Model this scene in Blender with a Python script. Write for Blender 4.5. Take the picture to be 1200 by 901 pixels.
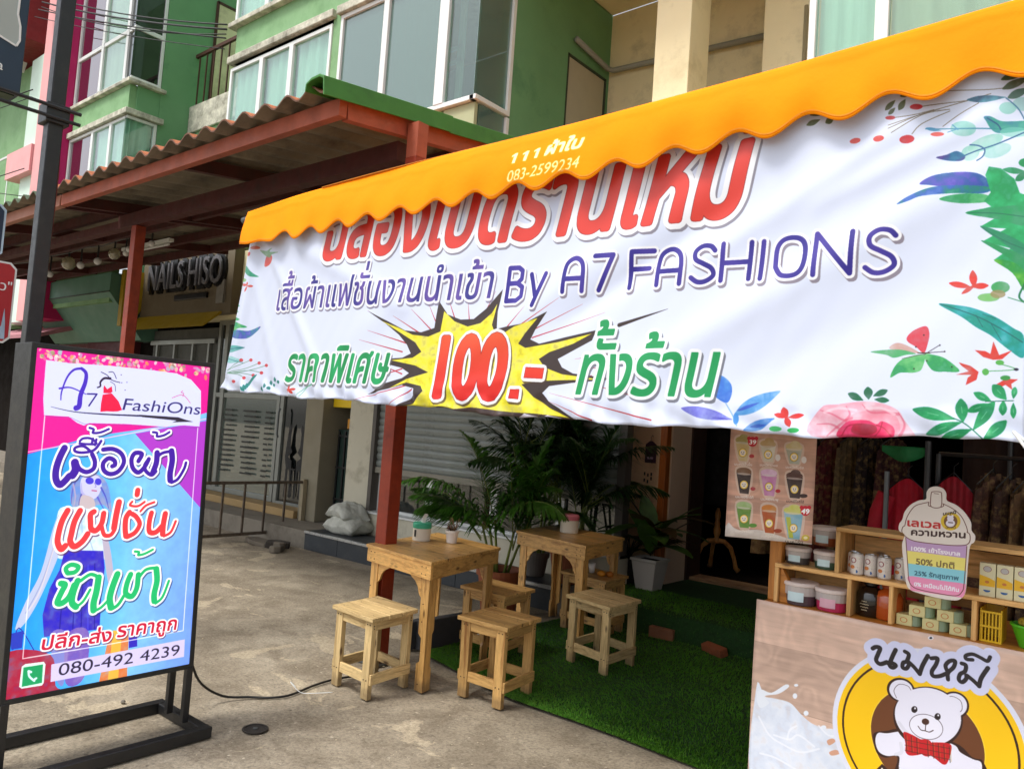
import bpy, bmesh, math, random
import numpy as np
from mathutils import Vector, Matrix
R=math.radians
for o in list(bpy.data.objects): bpy.data.objects.remove(o)
SC=bpy.context.scene; COL=SC.collection
# ------------------------------------------------------------------ camera
cam=bpy.data.cameras.new('camera'); co=bpy.data.objects.new('camera',cam); COL.objects.link(co); SC.camera=co
cam.sensor_width=36; cam.lens=36*910/1200; cam.clip_start=.05; cam.clip_end=600
def set_cam(yaw,pitch,roll,h):
    fw=Vector((-math.sin(yaw)*math.cos(pitch),math.cos(yaw)*math.cos(pitch),math.sin(pitch)))
    r0=Vector((math.cos(yaw),math.sin(yaw),0)); u0=r0.cross(fw)
    r=r0*math.cos(roll)+u0*math.sin(roll); u=-r0*math.sin(roll)+u0*math.cos(roll)
    M=Matrix((r,u,-fw)).transposed().to_4x4(); M.translation=Vector((0,0,h)); co.matrix_world=M
set_cam(R(39.7),R(3.32),R(4.0),1.53)
# ------------------------------------------------------------------ sky and sun
SUN_EL,SUN_AZ=60,200          # degrees; azimuth from +Y clockwise: high, behind the camera and to its left
w=bpy.data.worlds.new('World'); SC.world=w; w.use_nodes=True
nt=w.node_tree; nt.nodes.clear()
sky=nt.nodes.new('ShaderNodeTexSky'); sky.sky_type='NISHITA'; sky.sun_disc=False
sky.sun_elevation=R(SUN_EL); sky.sun_rotation=R(SUN_AZ); sky.air_density=1; sky.dust_density=3.5; sky.ozone_density=1
hs=nt.nodes.new('ShaderNodeHueSaturation'); hs.inputs['Saturation'].default_value=.35
bg=nt.nodes.new('ShaderNodeBackground'); bg.inputs[1].default_value=.15
wo=nt.nodes.new('ShaderNodeOutputWorld')
nt.links.new(sky.outputs[0],hs.inputs['Color']); nt.links.new(hs.outputs[0],bg.inputs[0]); nt.links.new(bg.outputs[0],wo.inputs[0])
sl=bpy.data.lights.new('sun','SUN'); sl.energy=1.6; sl.angle=R(14); sl.color=(1,.955,.88)
so=bpy.data.objects.new('sun',sl); COL.objects.link(so)
az=R(SUN_AZ); el=R(SUN_EL); sd=Vector((math.sin(az)*math.cos(el),math.cos(az)*math.cos(el),math.sin(el)))
so.rotation_euler=sd.to_track_quat('Z','Y').to_euler(); so.location=(0,-10,20)
SC.view_settings.view_transform='Standard'; SC.view_settings.look='None'; SC.view_settings.exposure=.68; SC.view_settings.gamma=1
SC.cycles.max_bounces=8; SC.cycles.transparent_max_bounces=24
SC.cycles.use_denoising=True
# ------------------------------------------------------------------ object helpers
def D(**k): return k
def tag(o,label=None,cat=None,group=None,kind=None):
    if label: o['label']=label
    if cat: o['category']=cat
    if group: o['group']=group
    if kind: o['kind']=kind
    return o
def empty(name,loc=(0,0,0),label=None,cat=None,group=None,rz=0,kind=None):
    o=bpy.data.objects.new(name,None); COL.objects.link(o); o.location=loc; o.rotation_euler=(0,0,rz); o.empty_display_size=.1
    return tag(o,label,cat,group,kind)
def origin(o):
    v=Vector((0,0,0))
    while o: v+=o.location; o=o.parent
    return v
class MB:
    def __init__(s): s.v=[];s.f=[];s.mi=[];s.uv=None
    def add(s,vs,fs,m=0):
        n=len(s.v); s.v+= [tuple(v) for v in vs]; s.f+=[tuple(i+n for i in f) for f in fs]; s.mi+=[m]*len(fs); return s
    def box(s,x0,x1,y0,y1,z0,z1,m=0,M=None):
        V=[(x0,y0,z0),(x1,y0,z0),(x1,y1,z0),(x0,y1,z0),(x0,y0,z1),(x1,y0,z1),(x1,y1,z1),(x0,y1,z1)]
        if M: V=[M@Vector(v) for v in V]
        return s.add(V,[(0,3,2,1),(4,5,6,7),(0,1,5,4),(1,2,6,5),(2,3,7,6),(3,0,4,7)],m)
    def beam(s,a,b,w,h,up=(0,0,1),m=0):
        a=Vector(a);b=Vector(b);d=(b-a).normalized();u=Vector(up)
        x=d.cross(u)
        if x.length<1e-4: x=d.cross(Vector((0,1,0)))
        x.normalize();u=x.cross(d).normalized();x*=w/2;u*=h/2
        V=[a-x-u,a+x-u,a+x+u,a-x+u,b-x-u,b+x-u,b+x+u,b-x+u]
        return s.add(V,[(0,1,2,3),(7,6,5,4),(0,4,5,1),(1,5,6,2),(2,6,7,3),(3,7,4,0)],m)
    def tube(s,P,r,n=8,cap=True,m=0,sm=0):
        P=[Vector(p) for p in (crom(P,False,5) if sm else P)];rs=r if isinstance(r,(list,tuple)) else [r]*len(P);V=[];F=[];up=None
        for i,p in enumerate(P):
            d=(P[min(i+1,len(P)-1)]-P[max(i-1,0)]).normalized()
            if up is None or abs(d.dot(up))>.98: up=Vector((0,0,1)) if abs(d.z)<.9 else Vector((1,0,0))
            x=d.cross(up).normalized();y=x.cross(d);up=y
            for k in range(n):
                t=2*math.pi*k/n;V.append(p+(x*math.cos(t)+y*math.sin(t))*rs[i])
        for i in range(len(P)-1):
            for k in range(n): F.append((i*n+k,i*n+(k+1)%n,(i+1)*n+(k+1)%n,(i+1)*n+k))
        if cap: F+=[tuple(range(n-1,-1,-1)),tuple((len(P)-1)*n+k for k in range(n))]
        return s.add(V,F,m)
    def lathe(s,prof,c=(0,0,0),n=20,m=0,sq=0):
        V=[];F=[]
        for r,z in prof:
            for k in range(n):
                t=2*math.pi*k/n+(math.pi/4 if sq else 0);V.append((c[0]+r*math.cos(t),c[1]+r*math.sin(t),c[2]+z))
        for i in range(len(prof)-1):
            for k in range(n): F.append((i*n+k,i*n+(k+1)%n,(i+1)*n+(k+1)%n,(i+1)*n+k))
        if prof[0][0]>1e-5: F.append(tuple(range(n-1,-1,-1)))
        if prof[-1][0]>1e-5: F.append(tuple((len(prof)-1)*n+k for k in range(n)))
        return s.add(V,F,m)
    def prism(s,P,a,ea,eb,ed,m=0):      # polygon P in plane (ea,eb) at a, extruded by vector ed
        a=Vector(a);ea=Vector(ea);eb=Vector(eb);ed=Vector(ed);n=len(P)
        V=[a+ea*p+eb*q for p,q in P];V+=[v+ed for v in V]
        F=[tuple(range(n-1,-1,-1)),tuple(range(n,2*n))]+[(i,(i+1)%n,n+(i+1)%n,n+i) for i in range(n)]
        return s.add(V,F,m)
    def grid(s,fn,nu,nv,m=0):
        V=[fn(i/nu,j/nv) for j in range(nv+1) for i in range(nu+1)];F=[(j*(nu+1)+i,j*(nu+1)+i+1,(j+1)*(nu+1)+i+1,(j+1)*(nu+1)+i) for j in range(nv) for i in range(nu)]
        s.guv=[(i/nu,j/nv) for j in range(nv+1) for i in range(nu+1)]
        return s.add(V,F,m)
    def ball(s,c,rx,ry,rz,n=14,k=9,m=0):
        return s.add([(c[0],c[1],c[2]-rz)]+[(c[0]+rx*math.cos(2*math.pi*i/n)*math.sin(math.pi*j/k),c[1]+ry*math.sin(2*math.pi*i/n)*math.sin(math.pi*j/k),c[2]-rz*math.cos(math.pi*j/k)) for j in range(1,k) for i in range(n)]+[(c[0],c[1],c[2]+rz)],
          [(0,1+(i+1)%n,1+i) for i in range(n)]+[(1+j*n+i,1+j*n+(i+1)%n,1+(j+1)*n+(i+1)%n,1+(j+1)*n+i) for j in range(k-2) for i in range(n)]+[(1+(k-2)*n+i,1+(k-2)*n+(i+1)%n,1+(k-1)*n) for i in range(n)],m)
    def build(s,name,mat,parent=None,smooth=False,bev=0,uv=None,solid=0,fixn=True):
        off=origin(parent) if parent else Vector((0,0,0))
        me=bpy.data.meshes.new(name)
        vs=[(v[0]-off.x,v[1]-off.y,v[2]-off.z) for v in s.v]
        me.from_pydata(vs,[],s.f)
        for mm in (mat if isinstance(mat,(list,tuple)) else [mat]): me.materials.append(mm)
        if any(s.mi): me.polygons.foreach_set('material_index',s.mi)
        if uv:
            l=me.uv_layers.new(name='UVMap');d=[0.]*(2*len(me.loops))
            for i,lp in enumerate(me.loops):
                a,b=uv(s.v[lp.vertex_index],lp.vertex_index);d[2*i]=a;d[2*i+1]=b
            l.data.foreach_set('uv',d)
        if fixn:
            bm=bmesh.new();bm.from_mesh(me);bmesh.ops.recalc_face_normals(bm,faces=bm.faces);bm.to_mesh(me);bm.free()
        if smooth: me.polygons.foreach_set('use_smooth',[True]*len(me.polygons))
        me.update()
        o=bpy.data.objects.new(name,me);COL.objects.link(o)
        if parent: o.parent=parent
        if bev: b=o.modifiers.new('b','BEVEL');b.width=bev;b.segments=2;b.limit_method='ANGLE';b.angle_limit=R(40)
        if solid: b=o.modifiers.new('s','SOLIDIFY');b.thickness=solid;b.offset=0
        return o
def copy_tree(o,parent=None,loc=None,rz=None,label=None):
    c=o.copy();COL.objects.link(c);c.parent=parent
    for ch in o.children: copy_tree(ch,c)
    if loc is not None: c.location=loc
    if rz is not None: c.rotation_euler=(0,0,rz)
    if label: c['label']=label
    return c
def thing(name,mb,mat,label,cat,group=None,kind=None,**k):
    o=mb.build(name,mat,None,**k);return tag(o,label,cat,group,kind)
def bx(x0,x1,y0,y1,z0,z1): return MB().box(x0,x1,y0,y1,z0,z1)
# ------------------------------------------------------------------ materials
def srgb(c):
    if isinstance(c,str): c=[int(c[i:i+2],16) for i in (0,2,4)]
    return tuple(((v/255)/12.92 if v/255<=.04045 else ((v/255+.055)/1.055)**2.4) for v in c[:3])
def newmat(name):
    m=bpy.data.materials.new(name);m.use_nodes=True;n=m.node_tree;b=n.nodes['Principled BSDF'];return m,n,b
def N(n,t,**k):
    x=n.nodes.new(t)
    for a,v in k.items():
        if a.startswith('i_'): x.inputs[a[2:].replace('_',' ')].default_value=v
        elif a.startswith('p_'): setattr(x,a[2:],v)
    return x
def ramp(n,fac,stops):
    r=n.nodes.new('ShaderNodeValToRGB');e=r.color_ramp.elements
    while len(e)<len(stops): e.new(.5)
    for k,(p,c) in zip(e,stops): k.position=p;k.color=(c[0],c[1],c[2],1)
    n.links.new(fac,r.inputs[0]);return r.outputs[0]
def mixc(n,fac,a,b,mode='MIX'):
    m=n.nodes.new('ShaderNodeMix');m.data_type='RGBA';m.blend_type=mode
    for s,v in ((0,fac),(6,a),(7,b)):
        if hasattr(v,'is_output'): n.links.new(v,m.inputs[s])
        elif s==0: m.inputs[0].default_value=v
        else: m.inputs[s].default_value=(*v[:3],1)
    return m.outputs[2]
def coords(n,scale=(1,1,1),kind='Object',rot=(0,0,0)):
    t=n.nodes.new('ShaderNodeTexCoord');mp=n.nodes.new('ShaderNodeMapping');mp.inputs['Scale'].default_value=scale;mp.inputs['Rotation'].default_value=rot
    n.links.new(t.outputs[kind],mp.inputs[0]);return mp.outputs[0]
def noise(n,v,scale,detail=6,rough=.6,dist=0):
    x=N(n,'ShaderNodeTexNoise',i_Scale=scale,i_Detail=detail,i_Roughness=rough,i_Distortion=dist);n.links.new(v,x.inputs['Vector']);return x.outputs['Fac']
def bump(n,b,h,strength,dist=.01):
    u=N(n,'ShaderNodeBump',i_Strength=strength,i_Distance=dist);n.links.new(h,u.inputs['Height']);n.links.new(u.outputs[0],b.inputs['Normal'])
_c={}
def pm(name,col,rough=.6,var=.18,scale=6,bmp=.15,metal=0,stretch=(1,1,1),dirt=None,damt=.5,dscale=3,coat=0,lin=False,spec=.5):
    if name in _c: return _c[name]
    m,n,b=newmat(name);c=col if lin else srgb(col);v=coords(n,stretch)
    f=noise(n,v,scale)
    o=ramp(n,f,[(.25,tuple(x*(1-var) for x in c)),(.75,tuple(min(1,x*(1+var)) for x in c))])
    if dirt:
        g=noise(n,coords(n),dscale,8,.7);k=ramp(n,g,[(.62-damt*.3,(0,0,0)),(.75,(1,1,1))]);o=mixc(n,k,o,srgb(dirt))
    n.links.new(o,b.inputs['Base Color']);b.inputs['Roughness'].default_value=rough;b.inputs['Metallic'].default_value=metal
    b.inputs['Coat Weight'].default_value=coat;b.inputs['Specular IOR Level'].default_value=spec
    rr=ramp(n,noise(n,v,scale*2.3,4),[(.3,(rough*.85,)*3),(.7,(min(1,rough*1.15),)*3)]);n.links.new(rr,b.inputs['Roughness'])
    if bmp: bump(n,b,noise(n,v,scale*9,5,.65),bmp,.004)
    _c[name]=m;return m
def wood(name,c1,c2,axis='Z',rough=.5,scale=1,knots=True,wear=None,coat=0):
    if name in _c: return _c[name]
    m,n,b=newmat(name);s={'X':(1.2,14,14),'Y':(14,1.2,14),'Z':(14,14,1.2)}[axis]
    oi=n.nodes.new('ShaderNodeObjectInfo');v0=coords(n,tuple(q*scale for q in s))
    ad=n.nodes.new('ShaderNodeVectorMath');ad.operation='ADD';mu=n.nodes.new('ShaderNodeMath');mu.operation='MULTIPLY';mu.inputs[1].default_value=37
    n.links.new(oi.outputs['Random'],mu.inputs[0]);n.links.new(v0,ad.inputs[0]);n.links.new(mu.outputs[0],ad.inputs[1]);v=ad.outputs[0]
    g=noise(n,v,2.2,8,.62,1.2);fine=noise(n,v,9,4,.7)
    a,bb=srgb(c1),srgb(c2)
    o=ramp(n,g,[(.3,bb),(.5,a),(.62,tuple(x*1.12 for x in a)),(.75,tuple((x+y)/2 for x,y in zip(a,bb)))])
    o=mixc(n,ramp(n,fine,[(.35,(.35,)*3),(.6,(0,0,0))]),o,tuple(x*.55 for x in bb))
    lw=noise(n,coords(n),2.5,3);o=mixc(n,ramp(n,lw,[(.4,(0,0,0)),(.7,(.45,)*3)]),o,tuple(x*.7 for x in a))
    hv=N(n,'ShaderNodeHueSaturation');ma=N(n,'ShaderNodeMapRange');n.links.new(oi.outputs['Random'],ma.inputs[0]);ma.inputs[3].default_value=.74;ma.inputs[4].default_value=1.18
    n.links.new(ma.outputs[0],hv.inputs['Value']);n.links.new(o,hv.inputs['Color']);o=hv.outputs[0]
    if knots:
        vo=N(n,'ShaderNodeTexVoronoi',i_Scale=1.0);sc=coords(n,tuple({'X':(5,13,13),'Y':(13,5,13),'Z':(13,13,5)}[axis]));a2=n.nodes.new('ShaderNodeVectorMath');n.links.new(sc,a2.inputs[0]);n.links.new(mu.outputs[0],a2.inputs[1]);n.links.new(a2.outputs[0],vo.inputs['Vector'])
        o=mixc(n,ramp(n,vo.outputs['Distance'],[(.07,(.85,)*3),(.16,(0,0,0))]),o,srgb('4a2a14'))
    if 'pallet' in name:   # grubby feet: dirt rubbed in near the floor, with a ragged edge
        sx=n.nodes.new('ShaderNodeSeparateXYZ');n.links.new(coords(n),sx.inputs[0]);md=N(n,'ShaderNodeMath',p_operation='MULTIPLY_ADD');n.links.new(noise(n,coords(n),22,4),md.inputs[0]);md.inputs[1].default_value=-.07;n.links.new(sx.outputs['Z'],md.inputs[2])
        o=mixc(n,ramp(n,md.outputs[0],[(-.03,(.5,)*3),(.04,(0,0,0))]),o,srgb('5a4a38'))
        o=mixc(n,ramp(n,noise(n,coords(n),7,6,.7),[(.60,(0,0,0)),(.74,(.5,)*3)]),o,srgb('6b4420'))
    n.links.new(o,b.inputs['Base Color']);b.inputs['Roughness'].default_value=rough;b.inputs['Coat Weight'].default_value=coat;b.inputs['Coat Roughness'].default_value=.25
    bump(n,b,g,.25,.003);_c[name]=m;return m
def glassmat(name,tint,gloss,alpha):
    if name in _c: return _c[name]
    m,n,b=newmat(name);out=n.nodes['Material Output']
    tr=N(n,'ShaderNodeBsdfTransparent');tr.inputs[0].default_value=(*tint,1)
    b.inputs['Base Color'].default_value=(*gloss,1);b.inputs['Roughness'].default_value=.04;b.inputs['Specular IOR Level'].default_value=.8
    mx=N(n,'ShaderNodeMixShader');mx.inputs[0].default_value=alpha;n.links.new(tr.outputs[0],mx.inputs[1]);n.links.new(b.outputs[0],mx.inputs[2])
    lw=N(n,'ShaderNodeLayerWeight',i_Blend=.5);pw=N(n,'ShaderNodeMath',p_operation='POWER');pw.inputs[1].default_value=3.2;n.links.new(lw.outputs['Facing'],pw.inputs[0]);fr=N(n,'ShaderNodeMath',p_operation='MULTIPLY_ADD');fr.inputs[1].default_value=.75;fr.inputs[2].default_value=.07;n.links.new(pw.outputs[0],fr.inputs[0]);gl=N(n,'ShaderNodeBsdfGlossy');gl.inputs['Roughness'].default_value=.02;gl.inputs[0].default_value=(.97,1,.99,1)
    m2=N(n,'ShaderNodeMixShader');n.links.new(fr.outputs[0],m2.inputs[0]);n.links.new(mx.outputs[0],m2.inputs[1]);n.links.new(gl.outputs[0],m2.inputs[2]);n.links.new(m2.outputs[0],out.inputs[0])
    _c[name]=m;return m
def emis(name,col,st):
    m,n,b=newmat(name);b.inputs['Emission Color'].default_value=(*srgb(col),1);b.inputs['Emission Strength'].default_value=st;b.inputs['Base Color'].default_value=(*srgb(col),1);return m
# ------------------------------------------------------------------ flat print: a small rasteriser for the lettering and pictures printed on signs
def vnoise(h,w,cell,seed):
    r=np.random.RandomState(seed);gh,gw=int(h/cell)+3,int(w/cell)+3;g=r.rand(gh,gw).astype(np.float32)
    y=np.arange(h)/cell;x=np.arange(w)/cell;yi=y.astype(int);xi=x.astype(int);fy=(y-yi);fx=(x-xi);fy=fy*fy*(3-2*fy);fx=fx*fx*(3-2*fx)
    a=g[yi][:,xi];b=g[yi][:,xi+1];c=g[yi+1][:,xi];d=g[yi+1][:,xi+1]
    return (a*(1-fx)+b*fx)*(1-fy)[:,None]+(c*(1-fx)+d*fx)*fy[:,None]
def fbm(h,w,cell,seed,o=4): return sum(vnoise(h,w,max(1.5,cell/2**i),seed+i)*.5**(i+1) for i in range(o))/(1-.5**o)
def crom(P,closed,k=5):
    P=[np.array(p,float) for p in P];n=len(P)
    if n<3: return P
    out=[]
    for i in range(n if closed else n-1):
        p0=P[(i-1)%n] if closed or i>0 else P[0];p1=P[i];p2=P[(i+1)%n];p3=P[(i+2)%n] if closed or i+2<n else P[-1]
        for j in range(k):
            t=j/k;out.append(.5*((2*p1)+(p2-p0)*t+(2*p0-5*p1+4*p2-p3)*t*t+(3*p1-p0-3*p2+p3)*t**3))
    if not closed: out.append(P[-1])
    return out
_fc=bpy.data.curves.new('glyphs','FONT');_fo=bpy.data.objects.new('glyphs',_fc);COL.objects.link(_fo);_gl={}
def _ev(s):
    if s in _gl: return _gl[s]
    _fc.body=s;bpy.context.view_layer.update();dg=bpy.context.evaluated_depsgraph_get();e=_fo.evaluated_get(dg);cu=e.to_curve(dg);out=[]
    for sp in cu.splines:
        B=sp.bezier_points;n=len(B);P=[]
        for i in range(n):
            a,b=B[i],B[(i+1)%n]
            if (a.handle_right-a.co).length<1e-5 and (b.handle_left-b.co).length<1e-5: P.append((a.co.x,a.co.y));continue
            for j in range(5):
                t=j/5;q=a.co*(1-t)**3+a.handle_right*3*t*(1-t)**2+b.handle_left*3*t*t*(1-t)+b.co*t**3;P.append((q.x,q.y))
        out.append(np.array(P))
    e.to_curve_clear();_gl[s]=out;return out
def glyphs(s):
    UP='ัิีึื';TN='่้๊๋์';base='';stk=False
    for i,c in enumerate(s):
        if c in TN and ((i and s[i-1] in UP) or (i+1<len(s) and s[i+1]=='ำ')): stk=True;continue
        base+=c
    full=_ev(s)
    if not stk: return full
    key={tuple(np.round(c[0],3)) for c in _ev(base)}
    return [c if tuple(np.round(c[0],3)) in key else c+np.array([.0,.2]) for c in full]
SS=3
class Art:
    def __init__(s,wm,hm,ppm,seed=1):
        s.W=int(wm*ppm);s.H=int(hm*ppm);s.k=ppm;s.img=np.ones((s.H,s.W,3),np.float32);s.seed=seed;s.n1=fbm(s.H,s.W,ppm*.03,seed,4)
    def rast(s,cs,pad=2):
        # contours in metres (y up) -> (y0,x0,mask), non-zero winding, rows counted from the bottom
        A=[np.asarray(c,float)*s.k for c in cs if len(c)>2]
        if not A: return None
        al=np.concatenate(A);x0=int(max(0,al[:,0].min()-pad));y0=int(max(0,al[:,1].min()-pad));x1=int(min(s.W,al[:,0].max()+pad+1));y1=int(min(s.H,al[:,1].max()+pad+1))
        if x1<=x0 or y1<=y0: return None
        h,w=(y1-y0)*SS,(x1-x0)*SS;acc=np.zeros((h,w+1),np.int32)
        for a in A:
            p=(a-[x0,y0])*SS;q=np.roll(p,-1,0)
            for (ax,ay),(bx_,by) in zip(p,q):
                if ay==by: continue
                d=1
                if ay>by: ax,ay,bx_,by=bx_,by,ax,ay;d=-1
                r0=max(0,math.ceil(ay-.5));r1=min(h-1,math.ceil(by-.5)-1)
                if r1<r0: continue
                r=np.arange(r0,r1+1);x=ax+(r+.5-ay)*(bx_-ax)/(by-ay);xi=np.clip(np.ceil(x-.5),0,w).astype(int);acc[r,xi]+=d
        m=(np.cumsum(acc,1)[:,:w]!=0).astype(np.float32);return y0,x0,m.reshape(y1-y0,SS,x1-x0,SS).mean((1,3))
    def outline(s,o):
        if o['k']=='p':
            P=np.array(o['p'],float).reshape(-1,2)/2000;return [np.array(crom(P,True)) if o.get('s',1) else P]
        if o['k']=='s':
            P=np.array(o['p'],float).reshape(-1,2)/2000;P=crom(P,False) if o.get('s',1) else [p for p in P]
            w0=o['w']/4000;w1=o.get('w2',o['w'])/4000;n=len(P);out=[];t=np.linspace(0,2*np.pi,13)[:-1];ci=np.stack([np.cos(t),np.sin(t)],1)
            for i,p in enumerate(P):
                a=w0+(w1-w0)*i/max(1,n-1);out.append(ci*a+p)
                if i:
                    b=w0+(w1-w0)*(i-1)/max(1,n-1);d=p-P[i-1];L=np.hypot(*d)
                    if L>1e-6:
                        q=np.array([-d[1],d[0]])/L;out.append(np.array([P[i-1]-q*b,p-q*a,p+q*a,P[i-1]+q*b]))
            return out
        if o['k']=='t':
            G=glyphs(o['t']);al=np.concatenate(G);xa,xb=al[:,0].min(),al[:,0].max();p=np.array(o['p'],float).reshape(2,2)/2000;e=(p[1]-p[0])/(xb-xa);u=np.array([0,1.])*o['h']/2000/o.get('ref',.55);sh=o.get('sh',0)
            return [p[0]+(g[:,:1]-xa)*e+g[:,1:]*(u+np.array([sh*np.hypot(*u),0])) for g in G]
    def mask(s,o,pad=2):
        b=o.get('b',0)/2000*s.k;r=s.rast(s.outline(o),pad+b+1)
        if r and b>.2: r=(r[0],r[1],s.dil(r[2],b))
        return r
    def dil(s,m,r):
        out=m.copy();H,W=m.shape
        def sh(dx,dy):
            x=int(round(dx));y=int(round(dy))
            a=m[max(0,-y):H-max(0,y),max(0,-x):W-max(0,x)];o=out[max(0,y):H-max(0,-y),max(0,x):W-max(0,-x)];np.maximum(o,a,out=o)
        if r<1.2:
            for t in range(8): sh(round(math.cos(t*math.pi/4)*.99),round(math.sin(t*math.pi/4)*.99)) if r>=.7 else None
            return out if r>=.7 else np.clip(m*1.6,0,1)
        for rr in ([r] if r<3 else [r,r*.5]):
            n=int(max(8,rr*5))
            for i in range(n): sh(rr*math.cos(2*math.pi*i/n),rr*math.sin(2*math.pi*i/n))
        return out
    def put(s,y0,x0,m,col):
        if y0<0: m=m[-y0:];col=col[-y0:] if getattr(col,'ndim',1)==3 else col;y0=0
        if x0<0: m=m[:,-x0:];col=col[:,-x0:] if getattr(col,'ndim',1)==3 else col;x0=0
        h=min(m.shape[0],s.H-y0);w=min(m.shape[1],s.W-x0)
        if h<=0 or w<=0: return
        m=m[:h,:w,None]
        if getattr(col,'ndim',1)==3: col=col[:h,:w]
        a=s.img[y0:y0+h,x0:x0+w];a*=1-m;a+=m*col
    def hexc(s,c): return np.array(c,np.float32)/255
    def draw(s,ops):
        for o in ops:
            k=o['k']
            if k=='bg': s.bg(o['kind'],o.get('c'));continue
            if k=='L': s.layer(o);continue
            r=s.mask(o)
            if not r: continue
            y0,x0,m=r;c=s.hexc(o['c']);m=m*o.get('a',1)
            if o.get('n'):
                nn=s.n1[y0:y0+m.shape[0],x0:x0+m.shape[1]];t=np.clip((nn-.35)*3,0,1)[...,None]
                c2=s.hexc(o['c2']) if 'c2' in o else c*.72+.28*(c.mean()+.25)
                c=c*(1-t)+c2*t;m=m*(.82+.3*np.clip(1-np.abs(nn-.5)*3,0,1)).clip(0,1) if o['n']>0 else m
            s.put(y0,x0,m,c)
    def layer(s,o):
        out=o.get('o',0)/2000*s.k;pad=int(out+12);rs=[s.mask(i,pad) for i in o['i']];rs=[r for r in rs if r]
        y0=min(r[0] for r in rs);x0=min(r[1] for r in rs);y1=max(r[0]+r[2].shape[0] for r in rs);x1=max(r[1]+r[2].shape[1] for r in rs)
        m=np.zeros((y1-y0,x1-x0),np.float32)
        for a,b,q in rs: v=m[a-y0:a-y0+q.shape[0],b-x0:b-x0+q.shape[1]];np.maximum(v,q,out=v)
        D1=s.dil(m,out) if out>0 else m
        if 'sd' in o: dx,dy,c=o['sd'];s.put(y0+int(round(dy/2000*s.k)),x0+int(round(dx/2000*s.k)),D1*.75,np.array(c,np.float32)/255)
        if out>0: s.put(y0,x0,D1,s.hexc(o.get('oc',(255,255,255))))
        if o.get('e') and 'ec' in o: s.put(y0,x0,s.dil(m,max(1,o['e']/2000*s.k)),s.hexc(o['ec']))
        c=s.hexc(o['c'])
        if 'c2' in o:
            c2=s.hexc(o['c2']);H,W=m.shape
            t=(np.linspace(0,1,H)[:,None]*np.ones(W)) if o.get('m','y')=='y' else (.5+.5*np.sin(np.arange(W)/s.k*38+np.arange(H)[:,None]/s.k*6))
            c=c*(1-t[...,None])+c2*t[...,None]
        s.put(y0,x0,m,c)
    def bg(s,kind,c):
        y,x=np.mgrid[0:s.H,0:s.W].astype(np.float32);u=x/s.W;v=y/s.H
        if kind=='flat': s.img[:]=s.hexc(c)
        elif kind=='grad':
            a=np.array([20,150,255])/255;b=np.array([130,205,255])/255;c_=np.array([120,160,255])/255
            t=np.clip(u*1.6,0,1)[...,None];q=a*(1-t)+b*t;t2=np.clip((u-.55)*2.2,0,1)[...,None]*np.clip(1.2-v,0,1)[...,None];s.img[:]=q*(1-t2)+c_*t2
            s.img*=(.94+.12*s.n1[...,None])
        else:
            pl=.235 if kind=='wood' else .062;yy=y/s.k/pl+.25;row=np.floor(yy);rs=np.random.RandomState(5).rand(60);tone=rs[row.astype(int)%60]
            g=fbm(s.H*1,max(8,int(s.W/9)),s.k*.012,s.seed+3,4);g=np.repeat(g,10,1)[:,:s.W];wv=fbm(s.H,s.W,s.k*.22,s.seed+9,3)
            ring=.5+.5*np.sin((wv*26+v*14)*2.2);base=np.array([214,182,164] if kind=='wood' else [206,160,138])/255
            f=(.88+.16*tone+.16*(g-.5)-.05*ring)[...,None];s.img[:]=base*f
            d=np.abs(yy-row);s.img*=np.where((d<.012),.86,1)[...,None]
    def material(s,name,rough=.45,emit=0,bmp=None,em_base=1,base=(.86,.86,.86),spec=.5):
        im=bpy.data.images.new(name,s.W,s.H,alpha=False);px=np.ones((s.H,s.W,4),np.float32);px[...,:3]=np.clip(s.img,0,1);im.pixels.foreach_set(px.ravel());im.update();im.pack()
        m,n,b=newmat(name);t=N(n,'ShaderNodeTexImage');t.image=im;t.interpolation='Linear';t.extension='EXTEND'
        if emit:
            n.links.new(t.outputs[0],b.inputs['Emission Color']);b.inputs['Emission Strength'].default_value=emit;n.links.new(mixc(n,1,t.outputs[0],(em_base,)*3,'MULTIPLY'),b.inputs['Base Color'])
        else: n.links.new(mixc(n,1,t.outputs[0],base,'MULTIPLY'),b.inputs['Base Color'])
        b.inputs['Roughness'].default_value=rough;b.inputs['Specular IOR Level'].default_value=spec
        if bmp: bump(n,b,noise(n,coords(n),bmp[0],5,.6),bmp[1],.01)
        return m
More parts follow.
